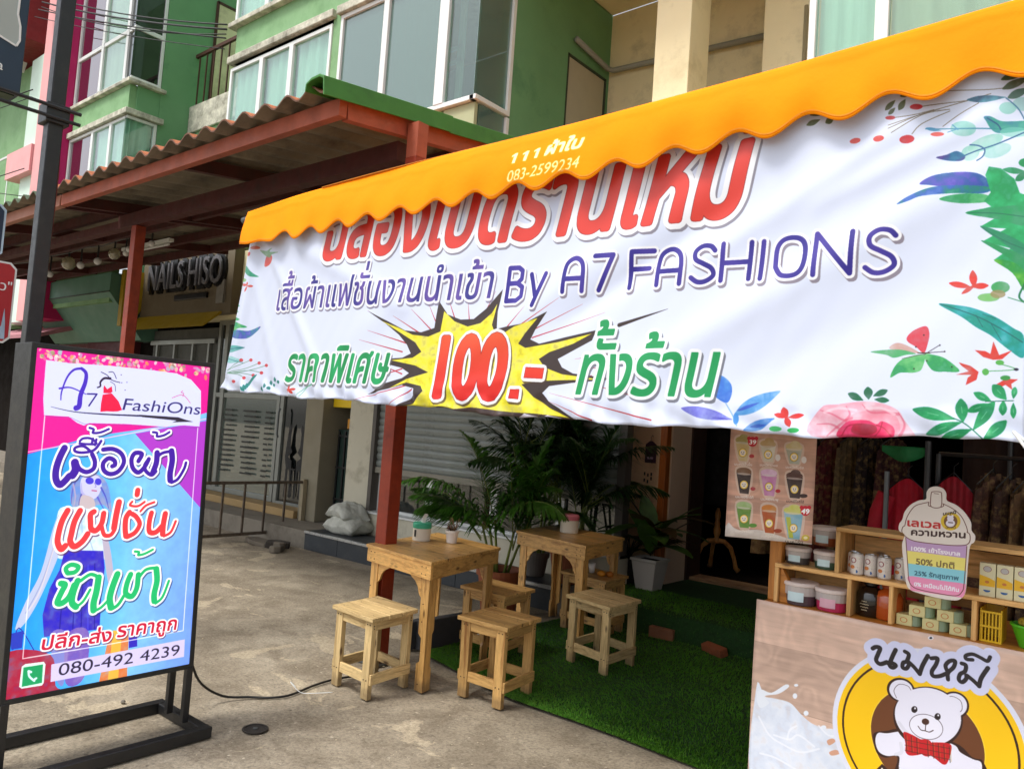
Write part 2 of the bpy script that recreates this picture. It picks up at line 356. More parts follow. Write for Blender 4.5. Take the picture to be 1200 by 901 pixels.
# flat artwork of the signs, lengths in half millimetres
ART_banner=[D(k='s',c=[120,105,80],a=0.9,w=5.1,p=[7994,2119,8168,2200,8319,2206]),
D(k='s',c=[120,105,80],a=0.9,w=5,p=[8114,2090,8170,2145,8320,2195]),
D(k='s',c=[120,105,80],a=0.9,w=5,p=[8166,2255,8337,2245,8428,2241]),
D(k='s',c=[120,105,80],a=0.9,w=5.1,p=[8000,2219,8120,2210,8235,2219]),
D(k='s',c=[120,105,80],a=0.9,w=5.1,p=[7973,2152,8149,2202,8263,2218]),
D(k='s',c=[120,105,80],a=0.9,w=4.9,p=[8286,2106,8376,2167,8473,2215]),
D(k='s',c=[120,105,80],a=0.9,w=5.1,p=[7972,2174,8216,2212,8534,2259]),
D(k='s',c=[120,105,80],a=0.9,w=4.9,p=[8288,2326,8533,2285,8619,2280]),
D(k='p',c=[214,40,48],n=1,p=[8128,2059,8126,2048,8116,2039,8099,2034,8080,2035,8062,2040,8049,2050,8043,2062,8045,2074,8056,2083,8072,2087,8091,2087,8109,2081,8122,2071]),
D(k='p',c=[214,40,48],n=1,p=[8169,2252,8166,2245,8156,2241,8141,2240,8125,2244,8110,2251,8099,2259,8095,2268,8098,2276,8109,2280,8123,2281,8140,2277,8155,2270,8166,2261]),
D(k='p',c=[214,40,48],n=1,p=[8012,2216,8010,2211,8001,2208,7989,2208,7976,2211,7963,2216,7955,2222,7951,2229,7954,2234,7962,2237,7975,2237,7988,2234,8001,2229,8009,2223]),
D(k='p',c=[230,90,80],p=[8295,2053,8291,2048,8281,2045,8266,2045,8249,2048,8234,2054,8223,2061,8219,2068,8223,2073,8233,2076,8248,2076,8265,2073,8280,2067,8291,2060]),
D(k='p',c=[226,70,62],n=1,p=[7805,2111,7804,2103,7796,2096,7783,2092,7768,2092,7753,2096,7742,2103,7737,2111,7739,2120,7747,2126,7760,2130,7775,2130,7790,2126,7800,2120]),
D(k='p',c=[226,70,62],n=1,p=[7951,2095,7950,2086,7942,2079,7930,2075,7915,2074,7901,2078,7891,2086,7886,2095,7887,2104,7895,2111,7907,2115,7922,2115,7936,2111,7946,2104]),
D(k='p',c=[84,96,52],a=0.95,n=1,p=[7447,2280,7463,2273,7482,2270,7501,2273,7517,2283,7530,2294,7538,2303,7524,2306,7505,2309,7485,2309,7467,2304,7454,2292]),
D(k='p',c=[84,96,52],a=0.95,n=1,p=[7573,2272,7586,2264,7600,2260,7611,2264,7619,2274,7625,2286,7628,2296,7617,2300,7603,2304,7589,2304,7579,2298,7574,2286]),
D(k='p',c=[84,96,52],a=0.95,n=1,p=[7467,2347,7486,2338,7512,2331,7539,2330,7565,2332,7588,2338,7603,2342,7586,2348,7561,2355,7533,2360,7506,2360,7482,2355]),
D(k='p',c=[84,96,52],a=0.95,n=1,p=[7947,2280,7961,2279,7976,2283,7988,2293,7997,2308,8003,2323,8006,2335,7995,2333,7980,2329,7965,2322,7954,2310,7948,2295]),
D(k='p',c=[84,96,52],a=0.95,n=1,p=[8029,2263,8042,2263,8055,2269,8063,2281,8066,2298,8067,2314,8066,2327,8056,2324,8043,2318,8032,2309,8025,2295,8025,2278]),
D(k='p',c=[84,96,52],a=0.95,n=1,p=[7969,2248,7979,2245,7989,2247,7998,2254,8003,2264,8006,2276,8008,2284,8000,2284,7989,2282,7979,2278,7972,2270,7968,2259]),
D(k='p',c=[84,96,52],a=0.95,n=1,p=[8035,2351,8049,2344,8065,2341,8079,2346,8090,2357,8099,2369,8104,2379,8092,2383,8076,2385,8060,2384,8047,2377,8038,2364]),
D(k='p',c=[70,95,60],n=1,p=[8584,2332,8605,2324,8634,2321,8663,2326,8690,2339,8712,2355,8726,2367,8707,2371,8678,2374,8648,2373,8620,2365,8597,2349]),
D(k='p',c=[74,92,58],n=1,p=[8592,2274,8613,2267,8641,2265,8669,2272,8694,2286,8715,2303,8728,2316,8709,2319,8681,2321,8652,2318,8625,2309,8604,2292]),
D(k='p',c=[70,110,90],n=1,p=[8621,2213,8640,2203,8663,2200,8685,2206,8704,2219,8720,2236,8729,2249,8713,2254,8690,2257,8666,2257,8645,2248,8629,2231]),
D(k='p',c=[130,205,185],a=0.7,p=[8666,2141,8662,2127,8650,2117,8634,2113,8614,2117,8597,2128,8585,2143,8580,2160,8584,2175,8595,2185,8612,2188,8632,2184,8649,2173,8661,2158]),
D(k='p',c=[140,205,190],a=0.6,p=[8749,2149,8744,2132,8731,2121,8711,2117,8688,2122,8668,2135,8653,2152,8648,2171,8652,2188,8666,2199,8686,2202,8709,2197,8729,2185,8743,2167]),
D(k='p',c=[40,78,110],a=0.9,n=1,p=[8410,2247,8436,2232,8474,2218,8514,2212,8554,2212,8589,2216,8613,2220,8588,2230,8551,2244,8510,2254,8470,2259,8433,2255],c2=[60,140,160]),
D(k='s',c=[50,110,150],w=5.7,p=[8613,2215,8674,2140,8709,2066]),
D(k='p',c=[125,205,185],a=0.75,n=1,p=[8465,2056,8459,2037,8441,2024,8414,2020,8383,2026,8355,2040,8336,2061,8328,2083,8334,2103,8353,2116,8380,2119,8411,2113,8438,2098,8458,2078]),
D(k='s',c=[60,140,170],w=6.6,p=[8191,2108,8360,2075,8531,2046,8711,2005]),
D(k='p',c=[70,150,190],n=1,p=[8189,2113,8199,2103,8214,2093,8232,2086,8250,2082,8266,2081,8277,2080,8267,2088,8252,2098,8234,2107,8216,2113,8200,2115]),
D(k='s',c=[70,150,190],w=5.4,p=[8337,2106,8370,2067]),
D(k='s',c=[70,150,190],w=5.4,p=[8315,2062,8370,2073]),
D(k='p',c=[45,160,135],a=0.9,n=1,p=[8503,2121,8538,2117,8591,2080,8659,2066,8718,2054,8719,2008,8653,2001,8576,2011,8540,2044,8517,2090],c2=[40,120,150]),
D(k='p',c=[120,205,180],a=0.6,p=[8732,1986,8726,1974,8706,1967,8678,1967,8646,1973,8617,1984,8596,1999,8588,2014,8595,2026,8615,2033,8644,2033,8676,2026,8705,2015,8725,2000]),
D(k='s',c=[35,85,130],w=6.8,p=[8521,2110,8574,2063,8592,2029]),
D(k='p',c=[130,205,180],a=0.75,n=1,p=[8604,1986,8601,1966,8582,1945,8550,1926,8510,1915,8472,1912,8442,1919,8427,1934,8429,1955,8449,1977,8482,1995,8522,2007,8560,2009,8589,2002]),
D(k='p',c=[140,210,190],a=0.65,n=1,p=[8647,1917,8645,1898,8631,1880,8605,1866,8575,1859,8545,1861,8521,1871,8509,1888,8511,1907,8526,1926,8552,1940,8583,1946,8612,1944,8635,1933]),
D(k='p',c=[130,205,180],a=0.7,n=1,p=[8484,1924,8486,1902,8478,1883,8463,1869,8443,1864,8421,1868,8403,1881,8392,1901,8390,1922,8397,1942,8413,1956,8433,1961,8455,1956,8473,1943]),
D(k='s',c=[35,90,140],w=7.9,p=[8407,1902,8473,1922,8577,1944,8711,1990]),
D(k='s',c=[35,90,140],w=7.4,p=[8435,1965,8481,1951,8513,1920,8505,1880,8475,1859]),
D(k='p',c=[30,110,150],n=1,p=[8254,1916,8310,1924,8365,1938,8411,1901,8394,1873,8321,1885],c2=[80,60,140]),
D(k='p',c=[92,80,190],n=2,p=[8167,1763,8239,1803,8369,1805,8478,1780,8540,1729,8550,1687,8372,1703,8232,1743],c2=[35,90,160]),
D(k='p',c=[50,100,190],n=2,p=[8042,1647,8109,1692,8233,1729,8390,1719,8550,1687,8517,1656,8355,1674,8187,1681,8110,1660],c2=[20,140,110]),
D(k='p',c=[90,190,120],n=1,p=[8282,1647,8374,1666,8517,1650,8553,1604,8394,1610],c2=[40,160,90]),
D(k='p',c=[22,158,88],s=0,n=2,p=[8522,1763,8538,1812,8599,1792,8669,1719,8696,1635,8734,1614,8738,1449,8747,1103,8699,1225,8663,1298,8691,1216,8576,1251,8659,1313,8516,1368,8635,1432,8501,1457,8590,1508,8422,1549,8562,1572,8554,1573,8518,1609,8551,1656],c2=[40,185,110]),
D(k='p',c=[22,158,88],n=1,p=[8422,1549,8575,1565,8723,1551,8726,1441,8590,1492]),
D(k='p',c=[15,140,90],n=1,p=[8500,1462,8610,1414,8729,1326,8731,1252,8603,1364]),
D(k='p',c=[20,150,80],n=1,p=[8507,1374,8612,1328,8731,1252,8733,1163,8648,1259]),
D(k='p',c=[30,150,60],n=1,p=[8576,1251,8669,1233,8733,1163,8736,1054,8671,1168],c2=[90,180,50]),
D(k='s',c=[15,100,80],a=0.7,w=5.2,p=[8436,1548,8577,1530,8725,1491]),
D(k='s',c=[15,100,80],a=0.6,w=5.1,p=[8514,1450,8624,1362,8730,1302]),
D(k='p',c=[30,150,90],n=1,p=[8608,1785,8622,1771,8644,1758,8668,1750,8693,1747,8715,1748,8730,1750,8716,1760,8695,1773,8671,1785,8646,1791,8623,1790]),
D(k='p',c=[20,140,80],n=1,p=[8673,1709,8686,1704,8700,1704,8712,1711,8721,1724,8727,1739,8730,1750,8720,1751,8706,1751,8692,1747,8681,1738,8674,1724]),
D(k='p',c=[25,150,85],p=[8745,1802,8743,1792,8735,1785,8723,1782,8710,1784,8699,1791,8690,1801,8687,1812,8690,1823,8698,1830,8709,1833,8722,1831,8734,1824,8742,1814]),
D(k='s',c=[20,120,70],w=9.9,p=[8735,1104,8708,1031,8730,996]),
D(k='p',c=[232,52,40],n=1,p=[8346,1130,8359,1116,8380,1103,8405,1096,8430,1093,8452,1094,8468,1096,8454,1106,8433,1120,8409,1131,8385,1137,8362,1136]),
D(k='p',c=[232,52,40],n=1,p=[8469,1199,8460,1185,8454,1165,8455,1144,8463,1122,8473,1103,8481,1090,8486,1104,8492,1123,8495,1145,8491,1167,8481,1186]),
D(k='p',c=[232,52,40],n=1,p=[8555,1101,8543,1111,8526,1118,8508,1119,8490,1115,8474,1108,8463,1102,8475,1095,8492,1088,8510,1083,8529,1084,8544,1091]),
D(k='p',c=[232,52,40],n=1,p=[8416,1059,8428,1059,8444,1064,8459,1073,8472,1087,8483,1100,8489,1110,8478,1108,8463,1103,8446,1096,8432,1085,8421,1071]),
D(k='p',c=[60,165,90],n=2,p=[8661,1084,8657,1069,8644,1058,8626,1052,8605,1053,8586,1061,8573,1074,8568,1090,8572,1105,8585,1116,8603,1122,8624,1120,8643,1112,8656,1099]),
D(k='p',c=[110,190,90],a=0.9,n=1,p=[8612,1027,8607,1016,8592,1008,8570,1005,8545,1006,8522,1012,8506,1022,8500,1033,8506,1044,8521,1052,8544,1055,8568,1054,8591,1048,8606,1038]),
D(k='p',c=[150,130,70],a=0.8,n=1,p=[8641,1045,8638,1035,8627,1027,8612,1023,8595,1023,8580,1029,8569,1039,8565,1050,8568,1060,8579,1069,8594,1072,8611,1071,8626,1066,8637,1056]),
D(k='s',c=[70,150,90],w=5,p=[8654,1025,8738,990]),
D(k='p',c=[10,150,130],n=2,p=[8295,1003,8386,993,8485,968,8594,913,8684,845,8735,800,8738,673,8663,722,8576,803,8497,856,8420,920],c2=[40,170,170]),
D(k='s',c=[10,90,90],w=4.7,p=[8304,1003,8486,927,8617,847,8732,761]),
D(k='s',c=[10,90,90],w=3,p=[8495,927,8532,855]),
D(k='s',c=[10,90,90],w=3,p=[8574,874,8628,772]),
D(k='s',c=[10,90,90],w=3,p=[8530,931,8595,903]),
D(k='p',c=[224,64,80],n=2,p=[8226,704,8181,741,8135,773,8128,804,8166,846,8231,869,8252,825,8246,764]),
D(k='p',c=[205,150,130],a=0.8,n=1,p=[8171,704,8080,718,8028,737,8067,768,8124,754,8204,704]),
D(k='p',c=[80,180,110],n=1,p=[8182,698,8126,692,8059,674,8012,693,7918,713,8011,725,8103,724]),
D(k='p',c=[110,200,120],n=2,p=[8226,692,8127,674,8072,631,8041,550,8097,581,8175,582,8218,606],c2=[40,160,90]),
D(k='p',c=[110,200,120],n=2,p=[8226,692,8281,691,8346,667,8421,595,8348,589,8273,600],c2=[40,160,90]),
D(k='s',c=[50,40,40],w=3.7,p=[8226,692,8311,751]),
D(k='s',c=[50,40,40],w=3.7,p=[8237,704,8339,711]),
D(k='s',c=[70,60,40],w=6.3,p=[8193,704,8259,703]),
D(k='s',c=[60,50,50],w=3.2,p=[8105,668,8226,698]),
D(k='p',c=[40,30,30],p=[8315,750,8315,748,8314,746,8312,745,8310,745,8309,746,8307,748,8307,750,8307,752,8308,754,8310,755,8312,755,8313,754,8315,752]),
D(k='p',c=[40,30,30],p=[8343,711,8343,709,8342,707,8340,707,8338,707,8336,707,8335,709,8335,711,8335,713,8336,715,8338,716,8340,716,8341,715,8343,713]),
D(k='p',c=[40,30,30],p=[8185,741,8184,739,8183,737,8182,736,8180,736,8178,737,8177,739,8176,741,8177,743,8178,745,8179,746,8181,746,8183,745,8184,743]),
D(k='p',c=[40,30,30],p=[8248,655,8248,653,8247,651,8245,650,8243,650,8242,651,8240,653,8240,655,8240,657,8241,659,8243,659,8245,659,8247,659,8248,657]),
D(k='p',c=[40,30,30],p=[8179,606,8178,604,8177,602,8175,601,8174,601,8172,602,8171,604,8170,606,8170,608,8172,610,8173,611,8175,611,8177,610,8178,608]),
D(k='p',c=[40,30,30],p=[8383,619,8383,617,8382,615,8380,614,8378,614,8377,615,8375,617,8375,619,8375,621,8376,622,8378,623,8380,623,8381,622,8383,621]),
D(k='p',c=[40,30,30],p=[8226,814,8226,812,8225,810,8223,809,8221,809,8220,810,8218,812,8218,814,8218,816,8219,818,8221,818,8223,818,8225,817,8226,816]),
D(k='p',c=[226,50,38],s=0,n=1,p=[8495,719,8550,712,8576,695,8588,770,8620,688,8683,716,8636,665,8592,660,8541,677]),
D(k='p',c=[226,50,38],s=0,n=1,p=[8415,645,8477,625,8519,590,8510,543,8455,510,8464,554,8484,572,8401,571,8468,593,8431,625]),
D(k='p',c=[226,50,38],s=0,n=1,p=[8606,515,8654,550,8716,549,8683,522,8689,488,8655,516,8635,504]),
D(k='s',c=[90,170,90],w=5,p=[8554,593,8700,606,8627,636]),
D(k='p',c=[90,180,80],p=[8571,590,8570,581,8565,574,8558,570,8551,570,8544,574,8539,581,8537,590,8538,598,8543,605,8550,609,8557,609,8564,606,8569,599]),
D(k='p',c=[90,180,80],p=[8645,644,8643,638,8637,633,8629,630,8619,630,8611,633,8605,638,8603,645,8604,651,8610,656,8619,659,8628,659,8636,656,8642,651]),
D(k='p',c=[60,150,70],p=[8678,556,8676,550,8669,545,8659,542,8648,542,8638,544,8631,549,8628,556,8631,562,8638,567,8647,570,8659,570,8669,568,8676,563]),
D(k='p',c=[30,30,50],p=[8717,606,8716,602,8713,600,8708,598,8703,598,8698,600,8694,602,8693,606,8694,609,8697,611,8702,613,8708,613,8713,611,8716,609]),
D(k='p',c=[28,110,72],n=1,p=[7794,444,7801,427,7815,411,7833,402,7854,399,7875,400,7889,402,7880,414,7866,430,7850,444,7830,451,7810,451]),
D(k='p',c=[28,110,72],n=1,p=[7912,489,7899,478,7890,462,7890,446,7898,431,7910,418,7920,409,7929,420,7938,435,7943,451,7940,467,7928,480]),
D(k='p',c=[28,110,72],n=1,p=[8030,471,8016,476,7998,476,7981,470,7966,457,7954,443,7947,431,7960,430,7978,429,7996,433,8013,442,8024,456]),
D(k='p',c=[28,110,72],n=1,p=[8041,406,8031,416,8015,424,7998,426,7980,422,7964,416,7953,410,7964,404,7980,396,7997,391,8014,391,8030,397]),
D(k='p',c=[244,160,176],a=0.85,n=3,p=[7583,156,7626,342,7738,372,7883,395,8001,387,8094,346,8130,287,8201,181,8168,161],c2=[250,200,210]),
D(k='p',c=[238,120,140],a=0.5,n=3,p=[7792,245,7862,325,8026,344,8097,285,8078,186]),
D(k='p',c=[222,34,88],n=2,p=[7728,165,7792,258,7912,276,7971,254,8005,275,8076,235,8062,154,7893,143],c2=[235,60,110]),
D(k='p',c=[170,24,50],a=0.9,n=2,p=[7831,196,7853,248,7960,247,7973,204,7904,182]),
D(k='s',c=[226,90,120],a=0.55,w=6.7,w2=19.6,p=[7626,329,7703,306,7779,270,7827,285]),
D(k='s',c=[226,90,120],a=0.55,w=6.7,w2=19.6,p=[7605,236,7694,241,7757,205]),
D(k='s',c=[226,90,120],a=0.55,w=6.5,w2=19,p=[7884,376,7933,328,8026,331,8095,322]),
D(k='s',c=[226,90,120],a=0.55,w=6.3,w2=18.5,p=[8095,334,8131,262,8112,188]),
D(k='s',c=[226,90,120],a=0.55,w=6.7,w2=19.4,p=[7672,162,7720,216,7791,271]),
D(k='s',c=[226,90,120],a=0.55,w=6.6,w2=19.2,p=[7787,360,7814,310,7791,271]),
D(k='s',c=[160,14,50],a=0.7,w=8.8,p=[7759,173,7805,233,7889,250]),
D(k='s',c=[160,14,50],a=0.7,w=8.6,p=[7972,248,8019,232,8066,185]),
D(k='s',c=[160,14,50],a=0.7,w=8.5,p=[8006,268,7996,218,7963,179]),
D(k='s',c=[255,225,232],a=0.6,w=16.7,p=[7652,317,7739,346,7849,337]),
D(k='s',c=[255,225,232],a=0.6,w=16.2,p=[7909,352,8002,355,8073,321]),
D(k='p',c=[16,140,84],n=1,p=[8175,356,8200,330,8241,306,8288,295,8337,294,8380,299,8410,305,8385,323,8345,346,8300,365,8253,374,8207,369],c2=[40,170,100]),
D(k='s',c=[150,215,170],a=0.7,w=4.1,p=[8259,338,8318,325]),
D(k='p',c=[16,140,84],n=1,p=[8432,430,8416,411,8406,384,8407,355,8418,328,8434,305,8447,289,8456,308,8466,335,8471,364,8466,391,8451,415],c2=[40,170,100]),
D(k='s',c=[150,215,170],a=0.7,w=4,p=[8437,380,8441,345]),
D(k='p',c=[16,140,84],n=1,p=[8249,208,8278,202,8317,205,8356,220,8392,244,8422,270,8442,289,8416,290,8378,287,8337,278,8299,260,8267,234],c2=[40,170,100]),
D(k='s',c=[150,215,170],a=0.7,w=4.1,p=[8317,237,8366,257]),
D(k='p',c=[16,140,84],n=1,p=[8325,171,8352,165,8386,168,8421,183,8452,206,8477,232,8494,251,8470,251,8436,248,8400,239,8367,222,8340,196],c2=[40,170,100]),
D(k='s',c=[150,215,170],a=0.7,w=4,p=[8385,199,8427,219]),
D(k='p',c=[16,140,84],n=1,p=[8465,355,8483,349,8506,350,8530,359,8551,375,8568,392,8579,405,8563,406,8540,405,8516,401,8493,390,8475,372],c2=[40,170,100]),
D(k='s',c=[150,215,170],a=0.7,w=4,p=[8505,372,8534,385]),
D(k='p',c=[16,140,84],n=1,p=[8497,467,8504,450,8517,433,8535,422,8556,417,8575,416,8589,417,8581,430,8568,447,8551,462,8533,471,8513,472],c2=[40,170,100]),
D(k='s',c=[150,215,170],a=0.7,w=4,p=[8530,449,8553,437]),
D(k='p',c=[16,140,84],n=1,p=[8604,417,8577,408,8549,386,8526,353,8512,313,8503,273,8499,245,8521,259,8550,282,8577,311,8596,347,8605,386],c2=[40,170,100]),
D(k='s',c=[150,215,170],a=0.7,w=4,p=[8567,358,8541,315]),
D(k='p',c=[16,140,84],n=1,p=[8665,311,8641,309,8613,297,8590,273,8574,241,8562,209,8556,185,8577,192,8605,205,8631,224,8652,251,8663,283],c2=[40,170,100]),
D(k='s',c=[150,215,170],a=0.7,w=3.9,p=[8627,267,8600,236]),
D(k='p',c=[16,140,84],n=1,p=[8591,515,8588,492,8593,467,8606,448,8625,438,8646,432,8662,430,8661,449,8656,474,8647,496,8632,512,8611,518],c2=[40,170,100]),
D(k='s',c=[150,215,170],a=0.7,w=3.9,p=[8616,485,8634,464]),
D(k='p',c=[16,140,84],n=1,p=[8645,339,8656,349,8664,364,8666,382,8661,400,8654,416,8647,427,8640,416,8632,401,8627,383,8627,366,8635,350],c2=[40,170,100]),
D(k='s',c=[150,215,170],a=0.7,w=3.9,p=[8646,369,8646,391]),
D(k='p',c=[16,140,84],n=1,p=[8703,505,8694,499,8687,487,8685,474,8687,459,8691,446,8695,437,8701,444,8708,456,8713,469,8714,483,8710,496],c2=[40,170,100]),
D(k='s',c=[150,215,170],a=0.7,w=3.9,p=[8700,482,8698,464]),
D(k='p',c=[16,140,84],n=1,p=[8698,324,8706,335,8711,352,8712,370,8707,388,8701,404,8696,414,8691,403,8686,387,8683,369,8684,350,8690,334],c2=[40,170,100]),
D(k='s',c=[150,215,170],a=0.7,w=3.9,p=[8698,356,8697,378]),
D(k='s',c=[30,120,80],w=6.1,p=[8399,311,8462,278,8566,186]),
D(k='s',c=[30,100,70],w=5,p=[8559,416,8696,426]),
D(k='p',c=[16,140,84],p=[8658,186,8649,179,8624,172,8587,167,8546,164,8508,165,8481,168,8471,174,8481,181,8507,188,8545,193,8586,196,8624,195,8649,192]),
D(k='p',c=[60,120,220],n=2,p=[6854,428,6855,548,6926,549,6993,490,7000,409,6961,356],c2=[80,150,230]),
D(k='p',c=[80,155,220],n=2,p=[7035,277,7089,274,7158,289,7223,322,7279,367,7325,415,7353,450,7307,446,7241,433,7171,409,7108,373,7060,323],c2=[120,180,235]),
D(k='p',c=[50,90,200],n=1,p=[7049,303,7072,304,7103,312,7136,324,7167,339,7194,355,7212,367,7191,363,7160,356,7127,346,7094,333,7067,317]),
D(k='p',c=[140,150,220],n=2,p=[6617,306,6664,276,6736,248,6817,233,6899,230,6973,234,7022,240,6978,261,6910,289,6831,312,6749,324,6671,320],c2=[110,110,210]),
D(k='p',c=[70,70,190],n=1,p=[6864,248,6883,241,6912,236,6943,233,6975,233,7003,235,7022,237,7004,241,6976,247,6945,251,6913,253,6884,252]),
D(k='s',c=[150,190,230],w=9.7,p=[6961,356,7021,269,7055,198]),
D(k='p',c=[70,150,225],p=[7064,249,7063,231,7058,216,7051,208,7043,207,7035,215,7029,229,7026,248,7027,266,7031,281,7038,289,7047,289,7055,282,7061,267]),
D(k='p',c=[70,140,225],n=2,p=[7103,168,7138,163,7186,168,7232,185,7275,212,7311,240,7334,261,7302,261,7256,256,7207,245,7161,225,7124,196]),
D(k='p',c=[40,90,200],n=1,p=[7146,195,7163,191,7186,190,7211,194,7236,201,7257,209,7271,216,7256,217,7233,218,7207,217,7182,212,7160,204]),
D(k='p',c=[230,44,42],n=1,p=[7325,289,7334,278,7348,268,7365,264,7383,265,7400,268,7411,272,7402,280,7388,289,7372,297,7354,300,7337,296]),
D(k='p',c=[230,44,42],n=1,p=[7380,341,7370,327,7365,309,7369,292,7380,277,7394,265,7405,257,7410,270,7415,287,7415,306,7409,322,7395,334]),
D(k='p',c=[230,44,42],n=1,p=[7522,293,7507,300,7486,302,7464,299,7442,291,7424,280,7411,272,7426,269,7447,266,7470,266,7492,271,7510,282]),
D(k='p',c=[230,44,42],n=1,p=[7429,209,7435,222,7437,238,7432,252,7421,264,7408,273,7397,278,7394,267,7392,251,7394,235,7401,222,7414,213]),
D(k='p',c=[70,190,110],p=[7378,193,7374,185,7363,178,7347,174,7329,173,7312,176,7301,181,7296,188,7300,196,7311,203,7327,207,7346,208,7362,205,7374,200]),
D(k='p',c=[50,180,90],p=[7503,190,7499,182,7486,175,7468,171,7448,170,7430,172,7417,178,7412,185,7416,192,7428,199,7447,203,7467,204,7485,202,7498,197]),
D(k='p',c=[232,90,80],n=1,p=[888,1840,904,1944,981,1972,1065,1953,1074,1894,981,1844]),
D(k='p',c=[130,180,130],a=0.9,n=1,p=[763,2051,933,2024,1050,2047,1017,2004,1179,1989,1063,1965,1028,1933,900,1968]),
D(k='p',c=[225,110,80],p=[767,2082,757,2074,726,2069,681,2069,629,2074,581,2083,548,2094,534,2105,544,2113,576,2117,622,2117,674,2112,721,2103,754,2092]),
D(k='p',c=[225,80,80],p=[559,2015,550,2006,535,2001,517,2000,500,2005,487,2014,481,2026,483,2037,492,2047,507,2052,525,2052,542,2048,555,2038,561,2027]),
D(k='p',c=[50,160,120],n=1,p=[426,1890,518,1858,683,1762,783,1719,625,1730,489,1776,428,1829]),
D(k='p',c=[150,200,130],p=[506,1698,499,1689,479,1683,448,1681,412,1684,380,1690,356,1699,347,1710,353,1719,374,1725,405,1727,441,1724,473,1718,496,1708]),
D(k='p',c=[230,80,70],n=1,p=[378,1652,399,1640,431,1629,467,1623,502,1623,535,1625,556,1628,535,1636,504,1647,469,1656,433,1660,400,1658]),
D(k='p',c=[230,80,70],n=1,p=[549,1671,533,1668,520,1660,516,1649,520,1637,529,1625,536,1617,547,1622,560,1630,569,1640,570,1651,562,1662]),
D(k='p',c=[230,80,70],n=1,p=[687,1607,668,1616,640,1624,610,1627,580,1625,554,1621,536,1617,555,1611,584,1603,614,1598,644,1597,670,1601]),
D(k='p',c=[230,80,70],n=1,p=[483,1549,504,1552,525,1561,540,1574,547,1589,550,1605,549,1616,533,1611,512,1603,492,1591,480,1577,478,1562]),
D(k='p',c=[40,165,115],n=2,p=[256,1453,380,1374,276,1391],c2=[110,200,110]),
D(k='p',c=[40,165,115],n=2,p=[226,1369,361,1302,211,1321],c2=[110,200,110]),
D(k='p',c=[40,165,115],n=2,p=[130,1264,431,1203,302,1184,599,1102,362,1086,240,1017,89,972,78,1168],c2=[110,200,110]),
D(k='p',c=[90,100,200],n=2,p=[195,1018,320,1075,628,1054,922,1099,782,1015,601,960,338,966],c2=[60,150,160]),
D(k='p',c=[70,175,165],a=0.9,n=1,p=[23,826,99,804,205,791,315,794,419,809,510,830,568,847,499,860,397,873,285,880,176,874,82,853]),
D(k='s',c=[35,110,130],w=9,p=[23,826,568,847]),
D(k='p',c=[130,210,200],a=0.8,n=1,p=[-28,716,44,687,152,663,271,653,388,657,492,667,562,677,494,697,391,721,274,739,156,745,46,735]),
D(k='s',c=[50,130,150],w=7.8,p=[63,728,565,654]),
D(k='s',c=[110,160,130],w=7.7,p=[184,557,483,630,730,688]),
D(k='s',c=[110,160,130],w=7.7,p=[188,533,620,583,936,649]),
D(k='s',c=[110,160,130],w=7.7,p=[190,521,709,560,1111,621]),
D(k='s',c=[110,160,130],w=7.7,p=[235,522,709,560,1024,532]),
D(k='s',c=[110,160,130],w=7.7,p=[233,534,587,524,824,498]),
D(k='s',c=[110,160,130],w=7.7,p=[235,522,459,511,617,470]),
D(k='s',c=[110,160,130],w=7.7,p=[184,557,516,689]),
D(k='p',c=[220,70,80],p=[785,688,782,680,771,673,755,669,737,669,719,673,707,680,701,689,704,697,714,704,730,708,749,708,766,704,779,697]),
D(k='p',c=[220,70,80],p=[985,651,982,642,972,635,956,632,938,632,921,635,909,642,904,651,906,659,916,666,932,670,950,670,967,666,979,659]),
D(k='p',c=[220,70,80],p=[1159,621,1156,613,1146,606,1131,602,1113,602,1097,606,1085,613,1079,621,1082,629,1092,636,1107,640,1125,640,1141,636,1153,629]),
D(k='p',c=[220,70,80],p=[1056,532,1054,524,1044,517,1028,513,1010,513,994,516,981,523,976,531,979,540,989,547,1004,551,1022,551,1039,547,1051,540]),
D(k='p',c=[220,70,80],p=[869,501,866,492,856,485,840,481,822,481,805,485,792,491,787,500,789,509,800,516,816,520,834,520,851,516,864,509]),
D(k='p',c=[220,70,80],p=[656,468,653,460,642,453,626,448,607,448,589,452,577,459,571,467,574,476,584,483,601,487,620,488,637,484,650,477]),
D(k='p',c=[220,70,80],p=[430,421,427,412,416,405,399,401,380,400,362,404,348,411,342,420,345,428,356,436,373,440,393,440,411,436,424,430]),
D(k='p',c=[220,70,80],p=[559,689,556,680,546,673,529,670,510,670,492,674,479,681,473,689,476,698,487,705,503,709,523,709,540,705,553,698]),
D(k='p',c=[20,140,130],n=1,p=[666,303,670,314,665,329,650,341,629,351,606,358,588,362,589,352,594,337,604,323,621,312,644,305]),
D(k='p',c=[25,130,120],n=1,p=[1039,311,1054,319,1063,330,1061,342,1050,353,1034,363,1022,370,1013,362,1004,350,1000,338,1005,326,1020,317]),
D(k='p',c=[20,140,130],n=1,p=[684,324,693,334,695,347,686,359,670,370,651,379,636,384,632,375,631,362,634,348,645,336,664,328]),
D(k='p',c=[25,130,120],n=1,p=[1092,330,1082,321,1078,311,1085,302,1099,296,1117,292,1131,290,1136,298,1139,308,1138,318,1129,325,1112,329]),
D(k='p',c=[20,140,130],n=1,p=[702,345,715,353,723,365,721,377,710,389,696,399,683,406,676,398,668,386,664,374,669,362,684,352]),
D(k='p',c=[25,130,120],n=1,p=[1146,349,1160,357,1169,369,1167,380,1156,392,1141,401,1128,408,1120,400,1111,389,1107,377,1112,365,1127,355]),
